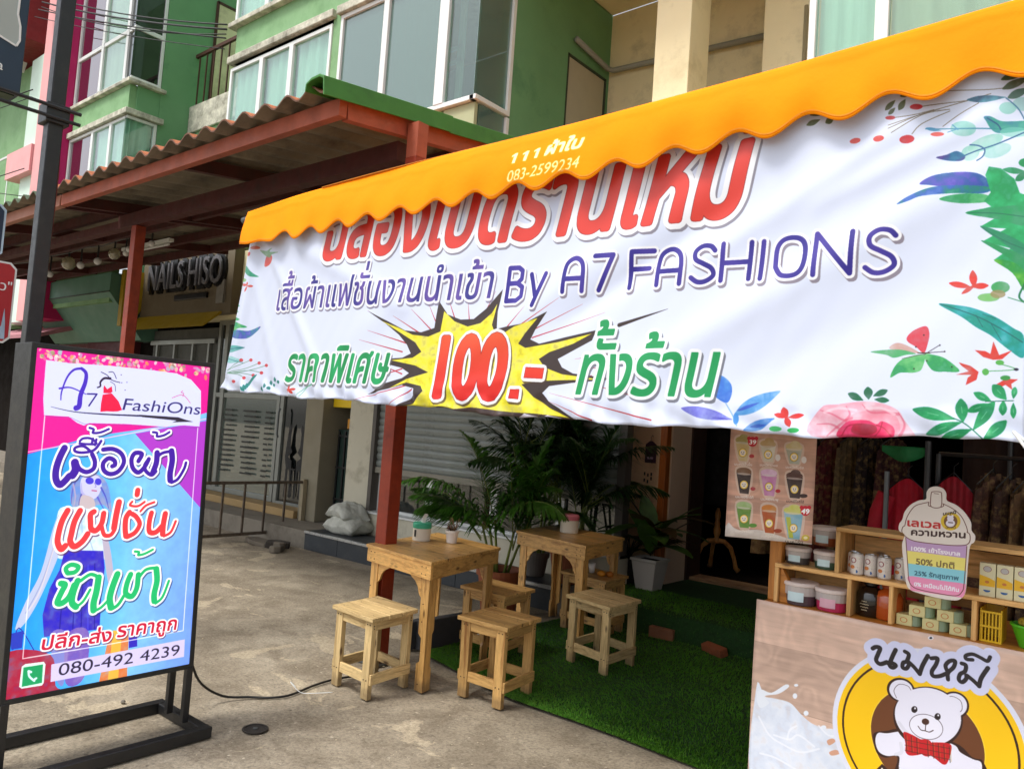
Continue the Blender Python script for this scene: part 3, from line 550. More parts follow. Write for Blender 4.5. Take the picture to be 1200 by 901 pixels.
D(k='p',c=[20,140,130],n=1,p=[719,367,736,372,750,382,753,394,749,407,739,419,731,427,719,421,706,411,697,399,696,387,705,375]),
D(k='p',c=[25,130,120],n=1,p=[1198,368,1188,359,1184,349,1191,341,1205,335,1222,331,1236,329,1241,336,1245,346,1244,356,1235,363,1217,368]),
D(k='p',c=[20,140,130],n=1,p=[737,388,757,392,775,400,784,412,786,426,782,439,778,449,763,444,745,435,731,425,724,412,727,399]),
D(k='p',c=[25,130,120],n=1,p=[1251,387,1265,395,1274,406,1272,418,1261,429,1246,439,1234,445,1225,438,1216,427,1212,415,1217,403,1232,393]),
D(k='p',c=[20,140,130],n=1,p=[755,409,777,411,799,419,814,431,822,445,825,460,824,470,808,466,785,459,765,449,753,436,750,421]),
D(k='p',c=[25,130,120],n=1,p=[1303,406,1293,397,1289,387,1295,379,1309,373,1326,369,1340,366,1344,374,1348,384,1347,394,1339,401,1321,405]),
D(k='p',c=[20,140,130],n=1,p=[772,430,796,432,823,438,843,450,858,465,867,480,871,491,852,488,825,481,800,472,781,459,772,443]),
D(k='p',c=[25,130,120],n=1,p=[1354,425,1368,433,1377,444,1375,455,1365,466,1350,476,1338,482,1329,475,1320,464,1316,452,1321,440,1336,431]),
D(k='p',c=[20,140,130],n=1,p=[790,451,816,452,847,458,873,470,893,485,909,501,917,513,895,510,865,503,834,494,810,481,795,465]),
D(k='p',c=[25,130,120],n=1,p=[1405,443,1396,434,1392,424,1398,416,1412,410,1429,406,1442,404,1447,411,1450,421,1449,431,1441,438,1424,442]),
D(k='p',c=[228,60,44],n=1,p=[1574,333,1589,328,1610,325,1630,327,1648,332,1663,340,1673,346,1659,350,1639,353,1617,353,1598,350,1583,342]),
D(k='p',c=[228,60,44],n=1,p=[1665,401,1653,393,1646,381,1646,368,1654,355,1665,343,1675,336,1682,344,1689,355,1693,369,1690,382,1679,393]),
D(k='p',c=[228,60,44],n=1,p=[1783,349,1768,355,1746,359,1724,358,1704,353,1686,346,1674,340,1689,336,1710,332,1733,331,1754,333,1772,340]),
D(k='p',c=[228,60,44],n=1,p=[1736,294,1739,304,1735,316,1723,327,1706,336,1687,343,1673,346,1674,337,1678,325,1686,312,1699,302,1718,296]),
D(k='p',c=[228,60,44],n=1,p=[1617,297,1635,298,1654,304,1668,313,1676,325,1679,338,1680,347,1666,344,1647,338,1630,330,1618,320,1614,308]),
D(k='s',c=[110,190,150],w=9.8,p=[1779,251,1945,352,2113,408]),
D(k='s',c=[110,190,150],w=9.7,p=[1886,265,2012,375,2160,440]),
D(k='s',c=[196,50,52],a=0.95,w=1.8,w2=14.6,p=[2969,1192,3585,942]),
D(k='s',c=[196,50,52],a=0.95,w=1.8,w2=14.1,p=[3375,1122,3768,938]),
D(k='s',c=[196,50,52],a=0.95,w=1.7,w2=13.8,p=[3632,1180,3945,950]),
D(k='s',c=[196,50,52],a=0.95,w=1.7,w2=13.6,p=[3856,1228,4024,972]),
D(k='s',c=[196,50,52],a=0.95,w=1.7,w2=13.3,p=[4119,1256,4217,1072]),
D(k='s',c=[196,50,52],a=0.95,w=1.6,w2=13,p=[4366,1226,4409,1017]),
D(k='s',c=[196,50,52],a=0.95,w=1.6,w2=12.6,p=[4696,1302,4545,1035]),
D(k='s',c=[196,50,52],a=0.95,w=1.5,w2=12.1,p=[5056,1145,4860,948]),
D(k='s',c=[196,50,52],a=0.95,w=1.5,w2=11.7,p=[5421,1200,4958,945]),
D(k='s',c=[196,50,52],a=0.95,w=1.4,w2=11.4,p=[5653,1137,5060,889]),
D(k='s',c=[196,50,52],a=0.95,w=1.4,w2=11.1,p=[5884,1056,5157,865]),
D(k='s',c=[196,50,52],a=0.95,w=1.8,w2=14.5,p=[2994,985,3596,840]),
D(k='s',c=[196,50,52],a=0.95,w=1.8,w2=14.6,p=[2868,889,3544,755]),
D(k='s',c=[196,50,52],a=0.95,w=1.4,w2=11.3,p=[5621,677,6067,729]),
D(k='s',c=[196,50,52],a=0.95,w=1.4,w2=11.2,p=[5712,593,6036,621]),
D(k='s',c=[196,50,52],a=0.95,w=1.4,w2=11.4,p=[5505,500,5800,538]),
D(k='s',c=[196,50,52],a=0.95,w=1.8,w2=14.2,p=[3170,645,3569,534]),
D(k='s',c=[196,50,52],a=0.95,w=1.7,w2=13.9,p=[3294,168,3733,385]),
D(k='s',c=[196,50,52],a=0.95,w=1.8,w2=14.4,p=[2811,240,3704,434]),
D(k='s',c=[196,50,52],a=0.95,w=1.4,w2=11.5,p=[5381,390,6369,206]),
D(k='s',c=[196,50,52],a=0.95,w=1.4,w2=11.1,p=[5805,469,6168,395]),
D(k='s',c=[196,50,52],a=0.95,w=1.4,w2=11.5,p=[5387,318,5827,181]),
D(k='s',c=[196,50,52],a=0.95,w=1.8,w2=14.2,p=[3058,468,3563,585]),
D(k='p',c=[62,48,44],s=0,p=[2969,1192,3317,1063,3557,969,3792,945,3965,982,3994,1246,4123,1108,4296,1053,4459,1054,4597,1143,4776,1313,4744,1113,4759,951,4878,970,5070,994,5304,1088,5188,938,5139,850,5236,811,5519,864,5813,913,5778,830,5598,748,5446,678,5496,607,5613,557,6044,513,5619,480,5376,448,5309,388,5387,318,5643,186,5831,126,3250,-7,2829,97,3556,212,3764,327,3757,394,3582,424,3077,318,3327,437,3574,492,3667,543,3562,593,3369,627,3387,688,3551,696,3669,737,3597,831,3474,928,3253,1056]),
D(k='p',c=[250,238,40],s=0,n=1,p=[3211,1075,3466,997,3673,923,3891,901,4049,947,4074,1143,4220,1039,4390,985,4547,1012,4674,1101,4727,1184,4694,991,4767,873,4956,967,5207,1034,5078,904,5009,815,5089,777,5434,822,5773,886,5593,805,5352,737,5247,679,5317,606,5501,550,5884,511,5505,500,5236,489,5079,457,5220,350,5437,248,5644,172,5648,117,3379,0,3235,114,3772,252,3890,371,3849,420,3641,450,3397,386,3637,484,3929,553,3743,619,3389,671,3699,695,3813,753,3718,846]),
D(k='s',c=[60,45,42],w=2,w2=32.8,p=[6458,1057,6028,947]),
D(k='p',c=[70,50,45],n=1,p=[3379,0,3550,161,3729,209,4026,195,4136,232,4305,214,4518,237,4927,214,5397,204,5829,153,5837,58,3389,-85]),
D(k='p',c=[230,225,235],s=0,p=[5029,159,5139,208,5290,185]),
D(k='p',c=[230,225,235],s=0,p=[5310,157,5397,204,5531,181]),
D(k='L',i=[D(k='t',t='ฉลองเปิดร้านใหม่',c=[255,255,255],p=[2099,1810,6950,1730],h=519,sh=0.22,b=19.8)],c=[236,66,52],o=46.1,oc=[255,255,255],sd=[15,-23,[120,110,120]],e=4.6,ec=[140,30,30]),
D(k='L',i=[D(k='t',t='เสื้อผ้าแฟชั่นงานนำเข้า',c=[255,255,255],p=[1230,1279,4629,1244],h=241,sh=0.15,b=3.6)],c=[52,48,140],c2=[110,84,170],m='x',o=23.3,oc=[255,255,255],sd=[13,-22,[120,110,130]]),
D(k='L',i=[D(k='s',c=[255,255,255],s=0,w=44.2,p=[4826,1202,4844,1501,4950,1497,4993,1466,4988,1393,4942,1358,4836,1360]),D(k='s',c=[255,255,255],s=0,w=43.9,p=[4942,1358,5001,1319,4997,1236,4942,1201,4826,1202]),D(k='s',c=[255,255,255],s=0,w=43.4,p=[5097,1426,5159,1234]),D(k='s',c=[255,255,255],s=0,w=42.7,p=[5257,1422,5135,1151]),D(k='s',c=[255,255,255],w=41.7,p=[5453,1249,5463,1418,5491,1496,5566,1527,5631,1491,5654,1412,5644,1246]),D(k='s',c=[255,255,255],w=41.8,p=[5459,1356,5651,1351]),D(k='s',c=[255,255,255],s=0,w=40.7,p=[5763,1526,5942,1519,5804,1245]),D(k='s',c=[255,255,255],s=0,w=39.1,p=[6093,1244,6108,1529,6304,1521]),D(k='s',c=[255,255,255],s=0,w=39.2,p=[6101,1392,6266,1387]),D(k='s',c=[255,255,255],w=38,p=[6343,1248,6352,1414,6380,1491,6457,1521,6523,1485,6547,1408,6539,1245]),D(k='s',c=[255,255,255],w=38.1,p=[6349,1353,6544,1348]),D(k='s',c=[255,255,255],w=36.3,p=[6823,1470,6787,1506,6721,1514,6665,1478,6668,1419,6733,1380,6797,1341,6813,1288,6754,1249,6688,1247,6635,1283]),D(k='s',c=[255,255,255],s=0,w=35.8,p=[6873,1244,6887,1512]),D(k='s',c=[255,255,255],s=0,w=35,p=[7085,1241,7099,1503]),D(k='s',c=[255,255,255],s=0,w=35.9,p=[6880,1372,7092,1366]),D(k='s',c=[255,255,255],s=0,w=34.6,p=[7172,1235,7186,1500]),D(k='s',c=[255,255,255],w=34.2,p=[7279,1308,7285,1442,7337,1501,7433,1497,7478,1435,7471,1304,7421,1244,7325,1246,7279,1308]),D(k='s',c=[255,255,255],s=0,w=33.1,p=[7542,1232,7554,1514,7773,1229,7785,1503]),D(k='s',c=[255,255,255],w=31.2,p=[8045,1448,8010,1484,7947,1493,7894,1457,7897,1397,7959,1358,8021,1318,8036,1265,7980,1226,7916,1224,7866,1260])],c=[72,56,160],c2=[44,30,140],m='x',o=19.6,oc=[255,255,255],sd=[13,-23,[120,105,115]]),
D(k='L',i=[D(k='t',t='ราคาพิเศษ',c=[255,255,255],p=[1547,438,3327,437],h=301,sh=0.22,b=9)],c=[15,150,80],c2=[30,175,100],m='x',o=22.4,oc=[255,255,255],sd=[14,-28,[110,110,110]]),
D(k='L',i=[D(k='t',t='ทั้งร้าน',c=[255,255,255],p=[5661,390,6837,400],h=317,sh=0.2,b=8.4)],c=[20,160,88],o=23.8,oc=[255,255,255],sd=[13,-23,[90,90,100]]),
D(k='L',i=[D(k='t',t='100',c=[255,255,255],p=[4046,326,4847,332],h=593,sh=0.1,b=26.9,ref=0.727),D(k='p',c=[255,255,255],s=0,p=[4958,410,5055,412,5052,330,4946,335]),D(k='p',c=[255,255,255],s=0,p=[5113,606,5309,599,5298,512,5102,517])],c=[232,24,20],c2=[245,100,50],o=31.3,oc=[255,255,255],sd=[16,-23,[70,50,40]],e=4.7,ec=[150,10,10])]
ART_light=[D(k='bg',kind='grad'),
D(k='p',c=[236,20,150],s=0,p=[-22,2833,1639,2869,1644,2375,1088,2198,525,2097,-4,1931]),
D(k='p',c=[176,60,200],s=0,p=[1651,2293,895,2132,1594,1460,1666,1457,1680,2376]),
D(k='s',c=[255,190,230],s=0,w=7.4,p=[1631,2309,671,2092,-17,1945]),
D(k='p',c=[235,150,90],a=0.8,p=[369,2733,363,2731,355,2732,347,2737,340,2745,336,2754,336,2762,338,2768,344,2770,352,2769,360,2764,367,2756,371,2747,371,2739]),
D(k='p',c=[150,150,110],a=0.8,p=[919,2684,914,2685,910,2689,907,2694,907,2700,909,2706,912,2710,917,2711,922,2711,926,2707,929,2702,930,2696,928,2690,924,2686]),
D(k='p',c=[150,150,110],a=0.8,p=[718,2706,714,2698,708,2693,701,2691,694,2693,689,2698,687,2706,688,2715,692,2723,698,2729,705,2731,712,2729,717,2723,719,2715]),
D(k='p',c=[220,120,150],a=0.8,p=[254,2700,252,2693,247,2687,239,2684,230,2684,223,2688,217,2693,216,2701,218,2708,223,2714,231,2717,239,2716,247,2713,252,2707]),
D(k='p',c=[170,200,200],a=0.8,p=[1190,2735,1185,2727,1176,2723,1165,2722,1155,2726,1148,2732,1144,2741,1145,2751,1150,2758,1159,2763,1170,2764,1180,2760,1187,2753,1191,2744]),
D(k='p',c=[220,120,150],a=0.8,p=[919,2685,913,2678,903,2675,894,2676,886,2681,880,2689,879,2698,882,2707,889,2714,898,2718,908,2717,916,2712,921,2704,923,2694]),
D(k='p',c=[245,225,150],a=0.8,p=[1265,2757,1262,2753,1254,2751,1244,2750,1232,2752,1222,2755,1215,2759,1213,2763,1216,2767,1224,2770,1235,2770,1246,2769,1256,2765,1263,2761]),
D(k='p',c=[220,120,150],a=0.8,p=[345,2682,339,2676,330,2673,322,2675,314,2680,309,2688,308,2697,311,2705,317,2711,325,2713,334,2712,342,2707,346,2699,348,2690]),
D(k='p',c=[250,230,220],a=0.8,p=[1302,2726,1293,2726,1286,2730,1281,2737,1278,2745,1280,2754,1285,2760,1292,2764,1300,2764,1308,2760,1313,2753,1315,2744,1314,2736,1309,2729]),
D(k='p',c=[170,200,200],a=0.8,p=[1070,2689,1066,2682,1058,2677,1046,2675,1034,2677,1024,2683,1018,2690,1017,2698,1021,2706,1030,2711,1041,2712,1053,2710,1063,2705,1069,2697]),
D(k='p',c=[240,190,160],a=0.8,p=[1357,2664,1351,2665,1345,2669,1340,2677,1336,2686,1335,2695,1337,2702,1341,2706,1347,2706,1353,2701,1359,2694,1362,2684,1363,2675,1361,2668]),
D(k='p',c=[240,190,160],a=0.8,p=[874,2765,868,2760,860,2758,853,2760,847,2765,843,2771,843,2779,847,2786,853,2791,861,2793,868,2791,874,2786,878,2779,878,2771]),
D(k='p',c=[245,225,150],a=0.8,p=[513,2783,509,2778,505,2775,500,2775,497,2777,495,2782,496,2787,498,2792,502,2797,507,2800,511,2800,514,2798,516,2793,516,2788]),
D(k='p',c=[236,215,190],a=0.8,p=[196,2734,190,2730,184,2729,178,2731,174,2736,172,2742,173,2748,176,2754,182,2758,188,2759,194,2757,198,2752,200,2746,199,2739]),
D(k='p',c=[205,150,190],a=0.8,p=[1480,2775,1477,2770,1469,2765,1457,2763,1444,2764,1432,2767,1424,2771,1421,2777,1425,2783,1433,2787,1445,2789,1458,2789,1470,2786,1478,2781]),
D(k='p',c=[205,150,190],a=0.8,p=[926,2781,922,2777,914,2775,903,2776,892,2780,883,2785,878,2792,877,2798,881,2802,889,2803,900,2802,911,2799,920,2793,925,2787]),
D(k='p',c=[235,150,90],a=0.8,p=[1061,2671,1050,2670,1042,2672,1036,2677,1034,2683,1037,2690,1044,2696,1053,2699,1064,2700,1073,2698,1079,2693,1080,2687,1077,2680,1070,2674]),
D(k='p',c=[250,230,220],a=0.8,p=[567,2747,559,2743,550,2743,544,2746,540,2751,540,2758,544,2766,550,2772,558,2775,566,2776,573,2773,576,2767,576,2760,573,2753]),
D(k='p',c=[250,230,220],a=0.8,p=[173,2682,167,2680,161,2680,156,2683,153,2688,153,2694,156,2700,161,2705,167,2707,174,2707,179,2704,181,2699,181,2693,178,2687]),
D(k='p',c=[170,200,200],a=0.8,p=[1499,2762,1497,2754,1492,2748,1484,2745,1475,2744,1466,2747,1460,2752,1458,2760,1459,2767,1465,2773,1473,2777,1482,2778,1490,2775,1496,2769]),
D(k='p',c=[236,215,190],a=0.8,p=[631,2744,628,2737,624,2732,617,2730,611,2730,605,2734,602,2741,601,2748,604,2754,608,2759,615,2762,621,2761,627,2757,630,2751]),
D(k='p',c=[235,150,90],a=0.8,p=[969,2754,962,2752,955,2755,949,2761,944,2769,942,2777,943,2784,947,2789,953,2790,960,2788,966,2782,971,2774,974,2766,973,2758]),
D(k='p',c=[236,215,190],a=0.8,p=[1153,2778,1149,2776,1141,2777,1131,2780,1120,2786,1112,2792,1107,2798,1106,2802,1110,2804,1118,2803,1128,2800,1139,2794,1147,2788,1153,2782]),
D(k='p',c=[235,150,90],a=0.8,p=[954,2763,949,2762,944,2764,940,2767,938,2772,937,2777,939,2782,943,2785,948,2786,952,2785,957,2781,959,2776,959,2771,958,2766]),
D(k='p',c=[220,120,150],a=0.8,p=[1314,2766,1304,2766,1296,2768,1291,2772,1291,2777,1294,2782,1301,2786,1311,2789,1321,2789,1329,2786,1334,2782,1334,2777,1331,2772,1323,2768]),
D(k='p',c=[250,230,220],a=0.8,p=[1052,2782,1048,2774,1042,2768,1036,2766,1030,2768,1026,2773,1025,2781,1026,2790,1030,2798,1036,2803,1042,2806,1048,2804,1052,2799,1053,2791]),
D(k='p',c=[240,190,160],a=0.8,p=[289,2758,286,2753,282,2751,278,2751,274,2753,271,2756,270,2761,272,2766,275,2771,279,2773,283,2773,287,2771,290,2768,290,2763]),
D(k='p',c=[245,225,150],a=0.8,p=[1307,2758,1303,2750,1298,2744,1293,2742,1288,2743,1284,2748,1283,2755,1285,2764,1288,2772,1293,2778,1299,2780,1304,2779,1307,2774,1308,2767]),
D(k='p',c=[240,190,160],a=0.8,p=[861,2773,856,2764,851,2758,845,2756,841,2758,839,2763,840,2771,843,2780,848,2789,854,2795,859,2797,863,2795,865,2790,864,2782]),
D(k='p',c=[170,200,200],a=0.8,p=[1318,2744,1316,2735,1311,2728,1304,2724,1297,2724,1290,2729,1286,2736,1285,2746,1287,2755,1292,2762,1299,2765,1307,2765,1313,2761,1317,2753]),
D(k='p',c=[220,120,150],a=0.8,p=[950,2739,946,2731,940,2726,933,2724,927,2727,923,2732,922,2740,923,2749,928,2756,934,2761,940,2763,947,2761,951,2755,952,2748]),
D(k='p',c=[220,120,150],a=0.8,p=[526,2754,523,2752,517,2752,510,2755,504,2759,499,2764,496,2769,496,2773,499,2775,505,2775,512,2772,518,2768,524,2763,526,2758]),
D(k='p',c=[250,230,220],a=0.8,p=[301,2743,292,2742,285,2745,280,2750,278,2757,281,2764,287,2770,295,2773,304,2773,312,2770,316,2765,318,2758,315,2751,309,2746]),
D(k='p',c=[250,230,220],a=0.8,p=[338,2702,332,2703,325,2708,320,2717,318,2727,318,2737,321,2745,327,2749,334,2748,340,2743,345,2734,348,2724,347,2714,344,2706]),
D(k='p',c=[170,200,200],a=0.8,p=[1362,2703,1361,2698,1357,2694,1352,2692,1347,2692,1342,2694,1338,2698,1337,2703,1338,2708,1341,2712,1346,2715,1352,2715,1357,2713,1361,2709]),
D(k='p',c=[205,150,190],a=0.8,p=[1261,2734,1252,2729,1241,2729,1231,2734,1223,2742,1219,2752,1220,2763,1225,2771,1235,2776,1246,2776,1256,2771,1264,2763,1268,2753,1267,2742]),
D(k='p',c=[245,225,150],a=0.8,p=[58,2728,56,2723,52,2719,47,2717,40,2717,34,2718,29,2722,28,2726,29,2731,33,2735,39,2737,46,2737,52,2736,56,2732]),
D(k='p',c=[240,190,160],a=0.8,p=[806,2774,800,2774,795,2777,792,2782,790,2788,790,2795,793,2800,797,2803,802,2803,807,2800,811,2795,813,2789,813,2782,810,2777]),
D(k='p',c=[235,150,90],a=0.8,p=[716,2706,712,2706,708,2709,705,2714,704,2719,704,2724,706,2729,710,2731,714,2731,718,2728,721,2724,723,2718,722,2713,720,2709]),
D(k='p',c=[170,200,200],a=0.8,p=[191,2757,183,2756,176,2760,169,2767,166,2777,166,2786,170,2795,176,2800,184,2800,192,2797,198,2789,201,2780,201,2770,198,2762]),
D(k='p',c=[220,120,150],a=0.8,p=[42,2738,40,2734,36,2732,33,2731,29,2732,26,2736,25,2740,26,2745,28,2749,32,2751,35,2752,39,2751,42,2748,43,2743]),
D(k='p',c=[150,150,110],a=0.8,p=[792,2749,784,2748,776,2750,770,2754,768,2760,770,2767,776,2773,784,2777,792,2778,800,2776,806,2772,808,2766,806,2759,800,2753]),
D(k='p',c=[236,215,190],a=0.8,p=[1196,2779,1186,2777,1177,2778,1171,2780,1169,2785,1173,2790,1180,2796,1189,2800,1200,2802,1209,2801,1215,2799,1216,2794,1213,2789,1206,2783]),
D(k='p',c=[235,150,90],a=0.8,p=[149,2750,146,2747,142,2746,138,2747,134,2750,131,2753,130,2757,131,2761,133,2763,137,2764,141,2763,145,2761,148,2757,149,2753]),
D(k='p',c=[170,200,200],a=0.8,p=[587,2772,585,2767,581,2763,576,2761,571,2762,567,2765,564,2770,563,2775,565,2780,569,2784,574,2786,579,2785,583,2782,586,2778]),
D(k='p',c=[220,120,150],a=0.8,p=[858,2728,856,2721,850,2715,841,2712,831,2712,822,2715,815,2720,813,2727,815,2734,821,2740,830,2743,840,2743,850,2740,856,2735]),
D(k='p',c=[250,230,220],a=0.8,p=[696,2725,688,2721,681,2720,674,2722,670,2728,669,2735,671,2742,677,2749,685,2753,692,2754,699,2751,703,2746,704,2739,702,2731]),
D(k='p',c=[150,150,110],a=0.8,p=[643,2747,637,2748,632,2753,628,2761,627,2771,628,2779,631,2786,636,2789,641,2788,646,2782,650,2774,652,2765,651,2756,647,2750]),
D(k='p',c=[205,150,190],a=0.8,p=[635,2788,633,2781,628,2775,621,2772,613,2772,606,2775,601,2782,600,2789,602,2797,607,2803,614,2806,622,2806,629,2803,633,2796]),
D(k='p',c=[236,215,190],a=0.8,p=[635,2739,629,2740,623,2745,618,2754,616,2765,616,2775,619,2782,624,2786,630,2785,636,2780,640,2771,643,2760,643,2750,640,2743]),
D(k='p',c=[150,150,110],a=0.8,p=[1231,2759,1221,2756,1211,2757,1203,2763,1198,2771,1197,2781,1202,2790,1210,2796,1220,2799,1230,2798,1239,2792,1244,2784,1244,2774,1239,2765]),
D(k='p',c=[220,120,150],a=0.8,p=[1341,2735,1332,2730,1323,2730,1314,2734,1307,2740,1303,2749,1304,2758,1309,2766,1317,2770,1327,2770,1336,2767,1343,2760,1347,2751,1346,2742]),
D(k='p',c=[236,215,190],a=0.8,p=[177,2738,173,2735,168,2734,162,2735,156,2739,152,2744,150,2749,151,2754,154,2757,160,2758,166,2756,172,2753,176,2748,178,2743]),
D(k='p',c=[220,120,150],a=0.8,p=[793,2736,789,2736,786,2738,783,2742,781,2747,781,2752,782,2756,785,2759,789,2759,793,2756,796,2752,797,2747,798,2742,796,2738]),
D(k='p',c=[150,150,110],a=0.8,p=[205,2697,198,2692,189,2692,181,2696,175,2703,172,2712,173,2721,178,2729,185,2733,194,2733,203,2730,209,2723,211,2714,210,2704]),
D(k='p',c=[250,230,220],a=0.8,p=[1247,2777,1242,2774,1235,2775,1228,2779,1221,2785,1218,2792,1217,2798,1219,2803,1224,2805,1231,2805,1239,2801,1245,2795,1249,2788,1249,2781]),
D(k='p',c=[250,230,220],a=0.8,p=[164,2737,157,2736,151,2738,147,2742,145,2748,146,2754,149,2759,155,2763,161,2764,167,2762,171,2758,173,2752,172,2746,169,2741]),
D(k='p',c=[205,150,190],a=0.8,p=[360,2766,352,2767,346,2770,342,2776,340,2783,343,2790,348,2795,354,2798,362,2798,368,2794,373,2789,374,2782,372,2775,367,2769]),
D(k='p',c=[235,150,90],a=0.8,p=[390,2735,385,2728,377,2724,369,2724,363,2728,359,2735,358,2744,361,2753,367,2760,374,2764,382,2764,389,2760,393,2753,393,2744]),
D(k='p',c=[245,225,150],a=0.8,p=[364,2687,358,2684,351,2684,345,2686,341,2691,339,2698,340,2705,344,2710,349,2713,356,2714,362,2711,367,2706,368,2700,367,2693]),
D(k='p',c=[245,225,150],a=0.8,p=[1481,2726,1477,2716,1469,2710,1460,2707,1450,2708,1441,2714,1436,2722,1436,2732,1440,2742,1447,2749,1457,2752,1467,2750,1475,2745,1480,2736]),
D(k='p',c=[250,230,220],a=0.8,p=[162,2704,155,2704,149,2709,143,2717,140,2727,140,2736,143,2744,149,2748,155,2748,162,2744,167,2735,170,2726,170,2716,167,2708]),
D(k='p',c=[245,225,150],a=0.8,p=[228,2720,225,2716,219,2713,212,2713,205,2716,199,2720,196,2725,195,2730,198,2735,204,2737,211,2737,218,2735,224,2731,227,2726]),
D(k='p',c=[170,200,200],a=0.8,p=[1073,2674,1065,2669,1055,2669,1046,2673,1040,2680,1037,2689,1039,2698,1045,2705,1054,2710,1063,2710,1072,2706,1078,2699,1081,2690,1079,2681]),
D(k='p',c=[205,150,190],a=0.8,p=[891,2672,885,2672,880,2674,876,2679,873,2684,873,2691,876,2696,880,2699,885,2700,891,2697,895,2693,897,2687,897,2681,895,2676]),
D(k='p',c=[205,150,190],a=0.8,p=[313,2746,311,2738,306,2732,301,2730,295,2730,290,2735,288,2742,287,2750,290,2757,294,2763,300,2766,306,2765,310,2761,313,2754]),
D(k='p',c=[205,150,190],a=0.8,p=[1585,2739,1575,2737,1565,2739,1558,2745,1555,2752,1557,2760,1563,2768,1572,2773,1582,2775,1592,2773,1599,2767,1602,2760,1600,2751,1594,2744]),
D(k='p',c=[240,190,160],a=0.8,p=[847,2736,841,2735,833,2739,826,2746,821,2755,819,2764,820,2772,824,2777,831,2778,838,2775,845,2768,850,2758,852,2749,851,2741]),
D(k='p',c=[205,150,190],a=0.8,p=[1533,2734,1524,2733,1514,2737,1506,2745,1501,2755,1500,2766,1503,2775,1510,2781,1519,2782,1529,2778,1537,2770,1542,2760,1543,2749,1540,2740]),
D(k='p',c=[170,200,200],a=0.8,p=[126,2776,123,2772,119,2770,114,2770,109,2771,106,2775,104,2779,104,2783,106,2787,110,2789,115,2789,120,2788,124,2784,126,2780]),
D(k='p',c=[236,215,190],a=0.8,p=[289,2709,284,2710,279,2715,274,2723,271,2733,271,2742,273,2750,276,2753,281,2752,286,2747,291,2739,294,2729,294,2720,293,2713]),
D(k='p',c=[240,190,160],a=0.8,p=[465,2753,460,2753,455,2755,452,2758,451,2763,453,2768,456,2771,460,2773,465,2773,469,2771,472,2768,473,2763,472,2758,469,2755]),
D(k='p',c=[235,150,90],a=0.8,p=[78,2756,74,2752,70,2750,67,2750,64,2752,62,2756,63,2761,65,2765,68,2769,72,2771,76,2771,79,2769,80,2765,80,2760]),
D(k='p',c=[150,150,110],a=0.8,p=[737,2779,735,2772,730,2767,724,2765,717,2766,711,2769,707,2775,706,2782,709,2789,714,2794,720,2796,727,2796,733,2792,736,2786]),
D(k='p',c=[240,190,160],a=0.8,p=[422,2731,419,2725,413,2722,407,2721,400,2723,395,2728,393,2734,393,2741,397,2746,402,2750,409,2751,415,2749,420,2744,423,2738]),
D(k='p',c=[235,150,90],a=0.8,p=[803,2712,798,2710,791,2713,784,2719,779,2727,776,2736,776,2743,779,2748,785,2749,792,2746,798,2740,804,2732,807,2724,807,2716]),
D(k='p',c=[170,200,200],a=0.8,p=[1006,2709,1001,2700,994,2695,988,2693,984,2695,982,2701,982,2709,986,2718,991,2727,997,2732,1003,2734,1008,2732,1010,2726,1010,2718]),
D(k='p',c=[150,150,110],a=0.8,p=[867,2745,864,2742,858,2741,851,2742,844,2745,838,2750,834,2754,834,2758,837,2761,843,2762,850,2761,857,2758,863,2754,867,2749]),
D(k='p',c=[245,225,150],a=0.8,p=[1125,2712,1117,2708,1108,2706,1102,2708,1098,2712,1099,2719,1103,2726,1110,2733,1119,2737,1128,2739,1134,2737,1138,2732,1137,2726,1133,2719]),
D(k='p',c=[245,225,150],a=0.8,p=[208,2681,201,2679,193,2681,186,2686,180,2694,177,2704,178,2712,182,2718,189,2720,197,2719,204,2713,210,2705,213,2695,212,2687]),
D(k='p',c=[245,225,150],a=0.8,p=[637,2771,635,2766,629,2763,622,2762,615,2763,609,2767,606,2772,605,2777,608,2782,613,2785,620,2786,627,2785,633,2781,637,2776]),
D(k='p',c=[250,230,220],a=0.8,p=[132,2723,127,2717,120,2713,113,2714,107,2717,103,2723,102,2731,104,2738,108,2744,115,2747,122,2747,128,2744,132,2738,134,2730]),
D(k='p',c=[245,225,150],a=0.8,p=[401,2764,398,2758,395,2754,390,2753,386,2754,384,2758,383,2763,384,2770,387,2775,390,2779,395,2781,399,2780,401,2776,402,2770]),
D(k='p',c=[235,150,90],a=0.8,p=[1194,2745,1186,2745,1178,2750,1172,2759,1167,2769,1166,2780,1168,2789,1174,2793,1181,2793,1189,2789,1196,2780,1200,2770,1201,2759,1199,2750]),
D(k='p',c=[240,190,160],a=0.8,p=[122,2747,116,2744,111,2744,106,2746,104,2750,104,2755,106,2760,111,2765,117,2768,122,2768,127,2766,129,2762,129,2757,127,2751]),
D(k='p',c=[240,190,160],a=0.8,p=[862,2691,859,2688,854,2687,849,2688,844,2691,841,2696,840,2700,842,2705,845,2708,850,2709,855,2708,860,2705,863,2701,864,2696]),
D(k='p',c=[245,225,150],a=0.8,p=[1162,2701,1158,2698,1151,2698,1143,2700,1136,2705,1130,2711,1127,2717,1127,2721,1131,2724,1138,2724,1146,2722,1154,2717,1160,2712,1163,2706]),
D(k='p',c=[245,225,150],a=0.8,p=[295,2742,290,2741,286,2742,282,2746,280,2750,280,2756,282,2760,285,2763,290,2764,294,2763,298,2759,300,2754,300,2749,298,2745]),
D(k='p',c=[220,120,150],a=0.8,p=[81,2703,76,2701,69,2702,62,2707,55,2714,50,2722,49,2730,51,2735,56,2738,63,2736,71,2731,78,2724,82,2716,83,2708]),
